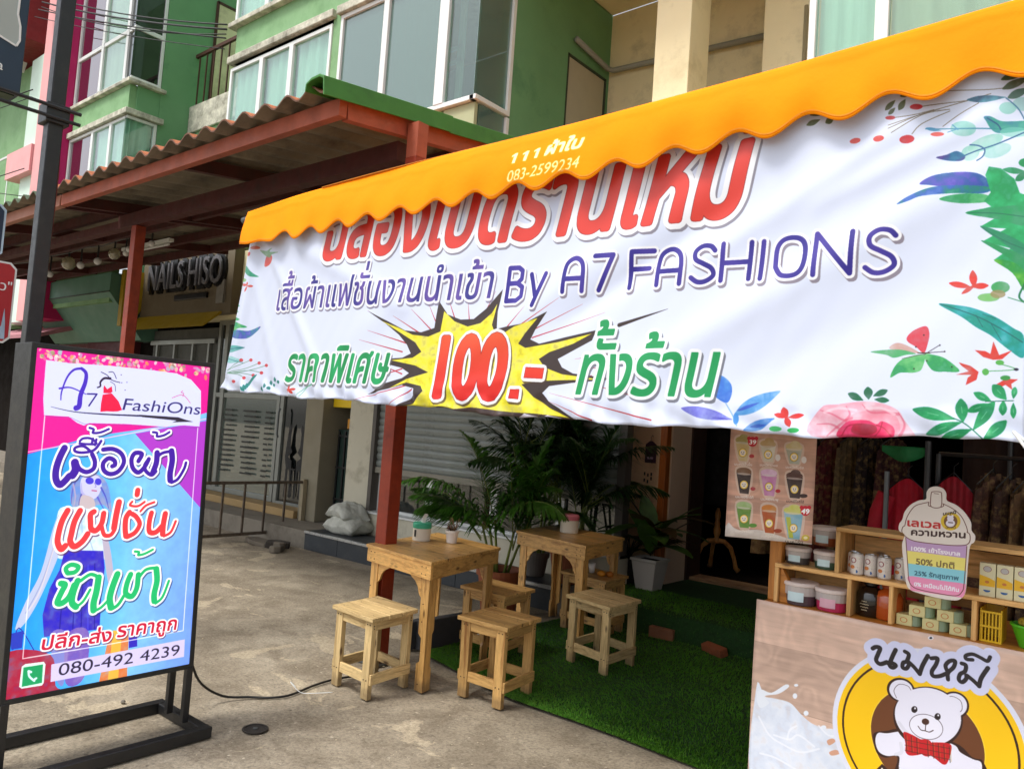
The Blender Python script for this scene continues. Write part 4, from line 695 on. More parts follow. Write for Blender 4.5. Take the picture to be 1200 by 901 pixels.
D(k='p',c=[250,230,220],a=0.8,p=[885,2718,879,2719,873,2723,868,2730,866,2739,866,2748,868,2755,872,2758,878,2758,884,2753,889,2746,892,2737,892,2729,889,2722]),
D(k='p',c=[236,215,190],a=0.8,p=[732,2740,729,2732,724,2727,719,2725,714,2726,711,2731,710,2738,712,2746,715,2753,720,2759,725,2761,730,2760,733,2755,734,2748]),
D(k='p',c=[205,150,190],a=0.8,p=[273,2742,272,2735,269,2730,265,2727,260,2727,255,2730,252,2735,251,2741,252,2747,255,2753,259,2756,264,2756,268,2753,272,2748]),
D(k='p',c=[150,150,110],a=0.8,p=[754,2728,749,2726,744,2726,740,2728,737,2732,737,2737,738,2742,742,2746,746,2748,752,2748,756,2746,759,2742,759,2737,758,2732]),
D(k='p',c=[240,190,160],a=0.8,p=[247,2750,244,2748,239,2748,232,2750,225,2754,219,2759,216,2763,216,2767,219,2770,225,2770,232,2768,238,2764,244,2759,247,2754]),
D(k='p',c=[250,230,220],a=0.8,p=[352,2783,349,2779,345,2776,341,2775,338,2777,335,2781,335,2785,336,2791,339,2795,343,2798,347,2798,351,2797,353,2793,353,2788]),
D(k='p',c=[240,190,160],a=0.8,p=[514,2709,507,2710,500,2715,496,2724,494,2734,495,2743,499,2750,505,2754,513,2753,519,2748,524,2740,526,2730,525,2720,520,2713]),
D(k='p',c=[235,150,90],a=0.8,p=[1125,2722,1123,2718,1115,2714,1104,2712,1091,2712,1080,2715,1073,2719,1070,2723,1073,2728,1081,2732,1092,2734,1104,2733,1115,2731,1123,2727]),
D(k='p',c=[205,150,190],a=0.8,p=[316,2732,315,2728,310,2725,304,2723,297,2723,291,2725,287,2728,285,2732,287,2735,291,2739,297,2740,304,2740,310,2739,315,2736]),
D(k='p',c=[245,225,150],a=0.8,p=[140,2780,139,2774,135,2770,129,2767,123,2767,118,2770,114,2775,113,2781,114,2787,118,2792,124,2794,130,2794,135,2791,139,2786]),
D(k='p',c=[150,150,110],a=0.8,p=[1333,2768,1326,2766,1319,2768,1313,2772,1310,2778,1310,2784,1313,2791,1319,2795,1326,2797,1333,2795,1339,2791,1342,2785,1342,2779,1339,2772]),
D(k='p',c=[236,215,190],a=0.8,p=[610,2772,606,2769,599,2767,590,2769,582,2774,576,2780,573,2786,574,2792,579,2796,586,2797,594,2796,602,2791,608,2785,611,2778]),
D(k='p',c=[205,150,190],a=0.8,p=[817,2735,812,2728,803,2724,792,2723,781,2727,773,2734,768,2742,769,2751,774,2759,783,2763,794,2763,804,2760,813,2753,817,2744]),
D(k='p',c=[250,230,220],a=0.8,p=[562,2706,560,2702,556,2699,551,2698,546,2699,541,2702,539,2706,538,2711,540,2715,544,2718,549,2719,555,2718,559,2715,561,2711]),
D(k='p',c=[236,215,190],a=0.8,p=[605,2777,600,2771,594,2769,588,2769,584,2771,583,2777,583,2783,587,2790,592,2795,597,2798,603,2798,607,2795,609,2790,608,2783]),
D(k='p',c=[220,120,150],a=0.8,p=[288,2699,283,2697,277,2699,272,2703,269,2709,267,2716,269,2722,273,2726,278,2727,284,2726,289,2722,293,2716,294,2709,292,2703]),
D(k='p',c=[220,120,150],a=0.8,p=[95,2750,87,2749,80,2751,75,2757,73,2763,75,2771,80,2777,87,2781,95,2781,103,2779,108,2774,109,2767,108,2759,102,2753]),
D(k='p',c=[205,150,190],a=0.8,p=[367,2761,363,2755,358,2752,353,2751,348,2753,346,2758,346,2765,348,2771,352,2777,357,2781,362,2782,366,2779,369,2775,369,2768]),
D(k='p',c=[170,200,200],a=0.8,p=[199,2780,194,2774,187,2771,181,2771,177,2775,175,2781,176,2788,180,2795,185,2801,192,2804,197,2803,202,2800,204,2794,203,2787]),
D(k='p',c=[205,150,190],a=0.8,p=[1490,2766,1486,2763,1480,2763,1471,2765,1463,2769,1456,2774,1452,2779,1452,2783,1455,2785,1462,2786,1470,2784,1479,2780,1486,2775,1490,2770]),
D(k='p',c=[236,215,190],a=0.8,p=[1596,2756,1586,2751,1574,2750,1564,2754,1557,2761,1555,2771,1557,2781,1564,2789,1574,2795,1586,2796,1596,2792,1603,2785,1605,2775,1603,2765]),
D(k='p',c=[240,190,160],a=0.8,p=[32,2782,27,2778,23,2776,19,2776,16,2778,15,2782,16,2788,19,2793,23,2797,28,2799,32,2799,35,2797,36,2793,35,2787]),
D(k='p',c=[235,150,90],a=0.8,p=[292,2747,286,2741,279,2737,273,2737,269,2740,268,2746,270,2754,275,2762,281,2768,288,2772,294,2772,298,2769,299,2763,297,2755]),
D(k='p',c=[236,215,190],a=0.8,p=[1260,2681,1251,2677,1243,2677,1235,2680,1231,2685,1230,2693,1233,2700,1239,2707,1247,2711,1256,2712,1263,2709,1268,2703,1269,2696,1266,2688]),
D(k='p',c=[245,225,150],a=0.8,p=[608,2683,604,2680,597,2681,588,2684,580,2689,573,2695,569,2701,569,2706,573,2708,580,2708,589,2704,597,2699,604,2693,608,2687]),
D(k='p',c=[220,120,150],a=0.8,p=[501,2723,493,2721,486,2720,481,2723,479,2727,480,2733,484,2739,490,2744,497,2747,504,2747,509,2744,512,2740,511,2734,507,2728]),
D(k='p',c=[245,225,150],a=0.8,p=[1317,2743,1313,2737,1307,2734,1300,2733,1293,2735,1287,2739,1284,2745,1284,2752,1288,2757,1294,2761,1301,2762,1308,2760,1314,2756,1317,2750]),
D(k='p',c=[170,200,200],a=0.8,p=[1214,2735,1206,2734,1198,2737,1191,2745,1186,2754,1184,2764,1186,2772,1192,2777,1199,2778,1207,2775,1215,2768,1220,2759,1221,2749,1219,2740]),
D(k='p',c=[150,150,110],a=0.8,p=[1448,2718,1443,2717,1437,2718,1433,2721,1431,2725,1431,2730,1433,2734,1437,2737,1442,2738,1447,2737,1452,2734,1454,2730,1454,2726,1452,2721]),
D(k='p',c=[240,190,160],a=0.8,p=[1281,2774,1273,2773,1265,2774,1259,2778,1257,2785,1258,2791,1262,2798,1269,2802,1277,2804,1284,2802,1290,2798,1293,2792,1292,2785,1288,2778]),
D(k='p',c=[236,215,190],a=0.8,p=[107,2730,99,2727,92,2727,86,2731,83,2737,83,2744,87,2751,93,2757,101,2760,108,2759,114,2755,117,2749,117,2742,113,2735]),
D(k='p',c=[240,190,160],a=0.8,p=[494,2756,486,2756,479,2758,475,2761,474,2767,476,2772,482,2777,489,2780,497,2780,504,2778,509,2775,510,2769,508,2764,502,2759]),
D(k='p',c=[150,150,110],a=0.8,p=[508,2770,505,2763,501,2759,496,2757,492,2758,489,2762,488,2769,489,2776,492,2783,496,2787,501,2789,505,2788,508,2784,509,2777]),
D(k='p',c=[245,225,150],a=0.8,p=[102,2778,100,2776,95,2775,88,2775,81,2777,75,2781,72,2784,71,2788,73,2790,78,2792,85,2791,92,2789,98,2786,102,2782]),
D(k='p',c=[250,230,220],a=0.8,p=[1537,2762,1529,2763,1522,2766,1517,2773,1515,2781,1516,2790,1521,2796,1528,2799,1536,2799,1543,2795,1548,2789,1550,2780,1549,2772,1544,2766]),
D(k='p',c=[205,150,190],a=0.8,p=[491,2705,489,2698,485,2692,479,2689,472,2689,465,2692,461,2698,459,2705,461,2712,465,2718,471,2721,478,2721,485,2718,489,2712]),
D(k='p',c=[240,190,160],a=0.8,p=[1264,2741,1262,2732,1257,2724,1252,2720,1246,2720,1240,2725,1237,2733,1236,2743,1238,2752,1243,2759,1248,2763,1254,2763,1260,2759,1263,2751]),
D(k='p',c=[240,190,160],a=0.8,p=[695,2761,687,2761,679,2764,673,2770,671,2779,672,2787,677,2794,684,2799,693,2799,701,2796,706,2789,709,2781,707,2772,703,2765]),
D(k='p',c=[150,150,110],a=0.8,p=[516,2722,510,2723,506,2729,502,2737,500,2746,501,2755,504,2761,509,2764,514,2763,519,2758,522,2750,524,2740,523,2732,520,2725]),
D(k='p',c=[240,190,160],a=0.8,p=[666,2752,660,2750,653,2752,648,2757,644,2764,643,2771,645,2778,649,2783,655,2784,662,2782,668,2777,672,2770,673,2763,671,2756]),
D(k='p',c=[150,150,110],a=0.8,p=[137,2753,129,2750,120,2751,113,2756,109,2763,108,2772,110,2781,116,2787,124,2790,132,2789,140,2785,144,2777,145,2768,143,2760]),
D(k='p',c=[240,190,160],a=0.8,p=[558,2711,555,2707,548,2707,541,2708,534,2712,528,2717,525,2723,525,2728,529,2731,535,2732,543,2730,550,2726,556,2721,559,2716]),
D(k='p',c=[220,120,150],a=0.8,p=[1603,2764,1599,2760,1592,2758,1584,2759,1576,2762,1570,2767,1567,2773,1568,2779,1572,2783,1579,2785,1587,2784,1595,2781,1601,2775,1604,2770]),
D(k='p',c=[205,150,190],a=0.8,p=[1166,2763,1156,2758,1145,2758,1135,2763,1128,2771,1125,2782,1127,2792,1133,2800,1143,2805,1154,2805,1164,2800,1172,2792,1175,2781,1173,2771]),
D(k='p',c=[220,120,150],a=0.8,p=[1481,2737,1476,2735,1469,2736,1463,2740,1458,2745,1456,2752,1456,2758,1459,2762,1464,2764,1471,2763,1477,2759,1482,2753,1484,2747,1484,2741]),
D(k='p',c=[220,120,150],a=0.8,p=[627,2703,625,2696,621,2690,614,2687,607,2687,600,2690,596,2695,594,2702,595,2709,600,2715,606,2718,614,2718,620,2715,625,2710]),
D(k='p',c=[240,190,160],a=0.8,p=[1522,2784,1518,2781,1513,2780,1508,2781,1505,2784,1503,2789,1503,2793,1506,2797,1510,2800,1515,2801,1519,2800,1523,2797,1525,2793,1525,2788]),
D(k='p',c=[205,150,190],a=0.8,p=[121,2747,117,2744,111,2744,103,2747,97,2752,91,2758,89,2765,90,2770,94,2773,100,2773,108,2770,115,2765,120,2759,122,2752]),
D(k='p',c=[170,200,200],a=0.8,p=[514,2714,508,2714,503,2716,499,2720,498,2725,500,2730,504,2734,509,2736,515,2736,521,2734,524,2731,525,2726,524,2721,520,2717]),
D(k='p',c=[150,150,110],a=0.8,p=[659,2760,651,2761,645,2766,640,2774,639,2784,642,2793,647,2799,654,2802,662,2801,669,2796,674,2788,675,2778,672,2769,667,2763]),
D(k='p',c=[235,150,90],a=0.8,p=[1567,2672,1559,2674,1552,2680,1547,2690,1545,2702,1546,2713,1550,2721,1557,2725,1565,2724,1572,2717,1577,2707,1579,2695,1578,2684,1573,2676]),
D(k='p',c=[205,150,190],a=0.8,p=[725,2679,721,2672,714,2667,707,2665,701,2668,697,2673,695,2682,697,2690,702,2698,708,2703,715,2704,721,2702,726,2696,727,2688]),
D(k='p',c=[170,200,200],a=0.8,p=[709,2689,701,2683,691,2682,682,2684,675,2691,672,2700,672,2709,677,2717,685,2723,694,2724,703,2722,710,2715,714,2706,713,2697]),
D(k='p',c=[245,225,150],a=0.8,p=[59,2741,57,2737,53,2734,47,2732,40,2732,34,2734,29,2737,28,2741,29,2745,33,2749,40,2751,47,2751,53,2749,57,2745]),
D(k='p',c=[150,150,110],a=0.8,p=[319,2716,314,2708,307,2704,300,2703,295,2706,292,2712,292,2720,295,2729,300,2736,307,2741,314,2742,319,2739,322,2733,322,2724]),
D(k='p',c=[205,150,190],a=0.8,p=[837,2752,834,2746,829,2743,825,2742,821,2744,819,2748,818,2754,820,2760,824,2765,828,2768,833,2769,837,2767,839,2763,839,2758]),
D(k='p',c=[240,190,160],a=0.8,p=[101,2738,96,2737,91,2738,86,2742,83,2748,81,2754,82,2760,84,2764,89,2765,94,2763,99,2759,102,2754,104,2748,103,2742]),
D(k='p',c=[235,150,90],a=0.8,p=[752,2719,747,2716,741,2715,737,2717,734,2720,734,2725,736,2730,740,2735,745,2737,751,2738,755,2737,758,2734,758,2729,756,2724]),
D(k='p',c=[205,150,190],a=0.8,p=[1041,2672,1032,2672,1023,2677,1016,2685,1012,2696,1012,2707,1016,2716,1024,2721,1033,2721,1042,2716,1049,2708,1052,2697,1052,2686,1048,2677]),
D(k='p',c=[235,150,90],a=0.8,p=[631,2720,628,2716,623,2713,615,2712,608,2713,601,2717,597,2722,596,2727,599,2732,604,2735,612,2735,619,2734,626,2730,630,2725]),
D(k='p',c=[150,150,110],a=0.8,p=[50,2724,43,2725,37,2728,33,2733,32,2740,34,2747,38,2752,44,2755,51,2755,57,2752,61,2746,62,2739,60,2733,56,2727]),
D(k='p',c=[214,218,255],s=0,p=[79,2709,267,2702,622,2716,1006,2715,1252,2709,1409,2664,1521,2566,1537,2371,1532,2224,1375,2228,1127,2207,812,2214,481,2206,433,2183,375,2203,302,2252,101,2253,84,2386,80,2526]),
D(k='s',c=[120,70,160],a=0.8,s=0,w=3.5,p=[102,2246,317,2245,432,2198,812,2207,1128,2199,1516,2208]),
D(k='s',c=[70,40,190],w=8.6,w2=21.4,p=[225,2388,226,2460,260,2580,311,2649,374,2667]),
D(k='s',c=[70,40,190],w=25.4,w2=47.1,p=[374,2667,415,2630,415,2550,385,2442,380,2348,356,2328]),
D(k='s',c=[70,40,190],w=15.6,w2=7.1,p=[206,2482,298,2497,430,2451]),
D(k='s',c=[50,34,130],s=0,w=13.1,p=[442,2455,523,2459,463,2354]),
D(k='p',c=[230,22,70],s=0,p=[574,2458,653,2476,720,2410,758,2336,720,2321,679,2317,625,2317,566,2308,566,2383]),
D(k='p',c=[230,22,70],s=0,p=[576,2519,581,2540,610,2508,648,2537,659,2490,640,2475,579,2472]),
D(k='s',c=[46,30,60],w=22.3,w2=11.2,p=[629,2604,576,2601,545,2565,548,2531,523,2516]),
D(k='s',c=[40,30,70],w=6.6,p=[545,2653,600,2630,644,2592,720,2576]),
D(k='s',c=[40,30,70],w=5.9,p=[612,2658,652,2661,684,2608]),
D(k='s',c=[60,50,90],w=4.5,p=[632,2577,674,2552,685,2498]),
D(k='p',c=[60,40,90],p=[729,2645,729,2643,728,2642,726,2641,724,2641,722,2641,721,2643,720,2645,720,2647,722,2648,723,2649,725,2650,727,2649,729,2647]),
D(k='p',c=[60,40,90],p=[787,2584,787,2582,785,2581,784,2580,782,2579,780,2580,778,2582,778,2584,778,2586,779,2587,781,2588,783,2588,785,2588,786,2586]),
D(k='p',c=[60,40,90],p=[740,2577,740,2575,739,2573,737,2572,735,2572,733,2573,732,2575,731,2577,731,2578,733,2580,734,2581,736,2581,738,2580,740,2579]),
D(k='p',c=[60,40,90],p=[776,2514,775,2512,774,2510,773,2509,770,2509,769,2510,767,2512,767,2514,767,2516,768,2517,770,2518,772,2518,774,2518,775,2516]),
D(k='t',t='FashiOns',c=[48,40,110],p=[760,2337,1522,2338],h=109,sh=0.2,ref=0.727),
D(k='s',c=[210,100,150],w=6.3,p=[1229,2477,1334,2512,1418,2442]),
D(k='s',c=[210,90,150],w=6.4,p=[1335,2497,1341,2527,1316,2536,1331,2551]),
D(k='s',c=[44,38,70],w=2.8,w2=15.5,p=[150,2326,339,2296,600,2289,947,2294]),
D(k='p',c=[48,42,60],s=0,p=[918,2303,1305,2301,1376,2283,1464,2266,1339,2258,1247,2250,1292,2269,948,2284]),
D(k='p',c=[120,140,210],a=0.85,n=1,p=[368,1703,421,1761,557,1779,675,1694,733,1485,726,1444,639,1510,464,1458,382,1523],c2=[170,160,190]),
D(k='p',c=[205,205,245],p=[445,1700,470,1750,589,1757,630,1675,603,1583,545,1555,463,1599]),
D(k='s',c=[90,90,190],a=0.8,w=16,w2=5.8,p=[405,1722,384,1622,382,1523]),
D(k='s',c=[80,70,170],a=0.8,w=16.1,w2=5.8,p=[463,1599,450,1519,473,1468]),
D(k='s',c=[70,70,190],a=0.8,w=16.3,w2=5.9,p=[627,1654,675,1570,707,1476]),
D(k='s',c=[90,80,200],a=0.8,w=16.3,w2=5.9,p=[603,1573,639,1510,684,1446]),
D(k='s',c=[190,170,200],a=0.8,w=15.9,w2=5.8,p=[388,1682,412,1581,406,1501]),
D(k='p',c=[170,165,220],a=0.7,p=[455,1700,475,1619,545,1559,473,1589,450,1640]),
D(k='s',c=[120,110,180],a=0.8,w=5.9,p=[564,1697,582,1666,571,1660]),
D(k='p',c=[70,60,210],p=[558,1713,556,1701,547,1691,533,1686,517,1686,502,1692,491,1703,487,1715,489,1728,498,1738,512,1743,528,1743,543,1737,554,1726]),
D(k='p',c=[70,60,210],p=[626,1705,624,1693,617,1683,606,1677,593,1678,581,1684,572,1694,568,1707,570,1720,577,1730,588,1735,601,1735,613,1729,622,1718]),
D(k='s',c=[190,90,130],w=10.3,p=[549,1632,589,1627]),
D(k='p',c=[200,185,190],p=[464,1589,564,1565,581,1472,464,1458]),
D(k='p',c=[205,228,245],n=1,p=[282,1467,396,1496,531,1475,665,1424,730,1071,696,1037,326,1072,291,1182]),
D(k='p',c=[190,200,230],p=[252,1327,298,1430,332,1179,224,837,135,640,65,547,26,553,87,750,186,981]),
D(k='p',c=[190,180,200],p=[634,1447,746,1143,815,838,868,645,823,651,734,922]),
D(k='s',c=[160,190,225],a=0.7,w=10.1,p=[367,1426,445,1313,442,1169]),
D(k='s',c=[160,190,225],a=0.7,w=10.4,p=[593,1413,546,1292,602,1119]),
D(k='s',c=[160,190,225],a=0.7,w=10.2,p=[469,1456,497,1273]),
D(k='s',c=[140,150,200],a=0.7,w=8.6,p=[296,1288,205,909,94,659]),
D(k='s',c=[230,215,220],a=0.7,w=11.4,p=[277,1183,197,840,119,677]),
D(k='p',c=[44,32,200],s=0,n=1,p=[362,1140,690,1111,716,961,707,703,713,445,254,447,227,626,264,832,333,979]),
D(k='s',c=[30,20,150],a=0.7,w=10.9,p=[412,1028,379,746,374,463]),
D(k='s',c=[30,20,150],a=0.7,w=11,p=[526,1002,553,470]),
D(k='s',c=[30,20,150],a=0.7,w=11.1,p=[625,1007,669,452]),
D(k='s',c=[30,20,150],a=0.7,w=10.9,p=[468,1023,484,459]),
D(k='s',c=[80,80,230],a=0.5,w=14.7,p=[569,998,611,461]),
D(k='p',c=[120,90,190],n=1,p=[444,437,620,438,614,61,461,41]),
D(k='p',c=[150,130,200],a=0.8,p=[307,459,444,437,447,44,374,108]),
D(k='p',c=[176,24,60],n=1,p=[3,373,319,295,380,37,425,-15,-10,-32,-27,188]),
D(k='s',c=[30,40,160],w=6.9,p=[21,383,52,549,183,355]),
D(k='p',c=[40,60,190],s=0,p=[-8,511,92,522,90,385,8,386]),
D(k='p',c=[226,120,60],s=0,n=1,p=[805,408,980,395,997,-16,743,-24]),
D(k='p',c=[240,190,70],a=0.9,s=0,p=[834,418,918,405,915,-37,823,-18]),
D(k='p',c=[50,40,190],s=0,p=[985,334,1062,336,1070,244,992,242]),
D(k='s',c=[255,255,255],a=0.75,s=0,w=9.1,p=[108,2246,103,300,813,303,1514,318,1516,2208]),
D(k='L',i=[D(k='s',c=[255,255,255],w=55.4,p=[289,1989,256,1906,235,1811,241,1728,276,1682,316,1715,347,1756]),D(k='s',c=[255,255,255],w=67.7,p=[384,1869,395,1809,373,1761]),D(k='s',c=[255,255,255],w=38.4,p=[402,1857,429,1814,490,1789,547,1818,554,1879,525,1941]),D(k='s',c=[255,255,255],w=23.9,p=[524,1953,449,2007,380,1995,377,1965,430,1953,512,1965,557,1996,594,2057]),D(k='s',c=[255,255,255],w=20.7,p=[411,2050,438,2074,503,2075,554,2032,471,2026,410,2031]),D(k='s',c=[255,255,255],w=20.9,p=[513,2026,521,2075]),D(k='s',c=[255,255,255],w=21,p=[543,2020,551,2069]),D(k='s',c=[255,255,255],w=20.8,p=[484,2166,521,2154,517,2124,583,2131,653,2163]),D(k='s',c=[255,255,255],w=39.3,p=[618,1983,704,1990,782,1952,813,1877,769,1796,697,1772,639,1804,628,1866,673,1909,724,1890,734,1853,710,1840]),D(k='s',c=[255,255,255],w=40.6,p=[947,1888,975,1952,909,1958,881,1901,900,1825,955,1786,1010,1836,1044,1907]),D(k='s',c=[255,255,255],w=34.7,p=[1044,1907,1009,1849,1026,1798,1082,1764,1120,1796]),D(k='s',c=[255,255,255],w=54,p=[1120,1965,1120,1874,1094,1790]),D(k='s',c=[255,255,255],w=28.6,p=[1123,1926,1174,1965,1262,1984]),D(k='s',c=[255,255,255],w=58,p=[1262,1984,1276,1899,1264,1780,1270,1715]),D(k='s',c=[255,255,255],w=29.1,p=[1285,1694,1346,1726,1402,1818,1418,1878]),D(k='s',c=[255,255,255],w=22.1,p=[1064,2152,1105,2146,1108,2114,1175,2128,1227,2159])],c=[66,26,160],o=16.6,oc=[255,255,255],sd=[8,-12,[60,50,100]]),
D(k='L',i=[D(k='s',c=[255,255,255],w=49.9,p=[358,1468,319,1381,299,1276,299,1205,332,1149,364,1176]),D(k='s',c=[255,255,255],w=50.4,p=[462,1463,423,1375,405,1268,401,1209,439,1164,501,1201,543,1264]),D(k='s',c=[255,255,255],w=48.1,p=[582,1450,554,1427,560,1354,570,1305,613,1289,657,1348,668,1433]),D(k='s',c=[255,255,255],w=36.3,p=[659,1323,689,1247,745,1243,778,1290]),D(k='s',c=[255,255,255],w=55.3,p=[797,1526,781,1414,771,1303]),D(k='s',c=[255,255,255],w=49.7,p=[900,1433,872,1384,872,1296,884,1226]),D(k='s',c=[255,255,255],w=43.4,p=[897,1219,966,1252,1005,1325,967,1391,926,1419]),D(k='s',c=[255,255,255],w=22,p=[1003,1440,1051,1489,1129,1517]),D(k='s',c=[255,255,255],w=21.8,p=[918,1527,901,1496,973,1486,1035,1522]),D(k='s',c=[255,255,255],w=50,p=[962,1627,959,1589]),D(k='s',c=[255,255,255],w=47.6,p=[1110,1421,1096,1345,1103,1254,1164,1244,1221,1298]),D(k='s',c=[255,255,255],w=54.6,p=[1246,1408,1234,1310,1234,1226]),D(k='s',c=[255,255,255],w=25.7,p=[1249,1205,1315,1239,1356,1335])],c=[240,60,66],o=16.6,oc=[255,255,255],sd=[8,-12,[90,50,90]]),
D(k='L',i=[D(k='s',c=[255,255,255],w=38.3,p=[398,952,384,989,428,1015,488,991,462,951,404,946]),D(k='s',c=[255,255,255],w=49.8,p=[353,868,389,852,365,796,337,716,378,705,431,751,464,843]),D(k='s',c=[255,255,255],w=53.5,p=[491,876,463,783,458,700,496,659]),D(k='s',c=[255,255,255],w=23.8,p=[496,659,552,699,604,790]),D(k='s',c=[255,255,255],w=29.8,p=[515,873,594,919,662,893]),D(k='s',c=[255,255,255],w=57.5,p=[669,886,660,771,643,675,648,613]),D(k='s',c=[255,255,255],w=24.2,p=[661,606,713,629,759,672]),D(k='s',c=[255,255,255],w=58.5,p=[834,899,799,791,782,694,800,617]),D(k='s',c=[255,255,255],w=30.7,p=[808,603,862,633,907,702]),D(k='s',c=[255,255,255],w=49.9,p=[956,885,930,813,924,725,984,692,1024,763,1028,877]),D(k='s',c=[255,255,255],w=28.3,p=[1037,851,1097,915,1190,924]),D(k='s',c=[255,255,255],w=57.5,p=[1198,911,1213,805,1195,691,1201,626]),D(k='s',c=[255,255,255],w=25.6,p=[1216,604,1280,654,1331,792]),D(k='s',c=[255,255,255],w=21.9,p=[979,1085,1019,1076,1014,1051,1073,1058,1150,1090])],c=[30,190,110],o=16.7,oc=[255,255,255],sd=[8,-12,[50,60,110]]),
D(k='L',i=[D(k='t',t='ปลีก-ส่ง',c=[255,255,255],p=[242,344,818,331],h=82,sh=0.1,b=3.9),D(k='t',t='ราคาถูก',c=[255,255,255],p=[876,352,1436,339],h=91,sh=0.1,b=4.2)],c=[206,24,60],o=12.1,oc=[255,255,255],sd=[6,-8,[90,40,90]]),
D(k='p',c=[216,205,250],s=0,p=[332,215,1538,235,1542,75,337,74]),
D(k='t',t='080-492 4239',c=[40,34,60],p=[394,112,1489,100],h=101,sh=0.04,ref=0.727),
D(k='p',c=[225,245,235],s=0,p=[101,238,126,254,270,248,285,224,283,78,271,59,115,64,94,82]),
D(k='p',c=[20,160,96],s=0,p=[115,229,265,228,269,80,114,78]),
D(k='s',c=[220,245,250],w=15.5,p=[156,193,166,150,208,107]),
D(k='s',c=[220,245,250],w=18.3,p=[156,193,176,182]),
D(k='s',c=[220,245,250],w=18.4,p=[201,115,220,125])]
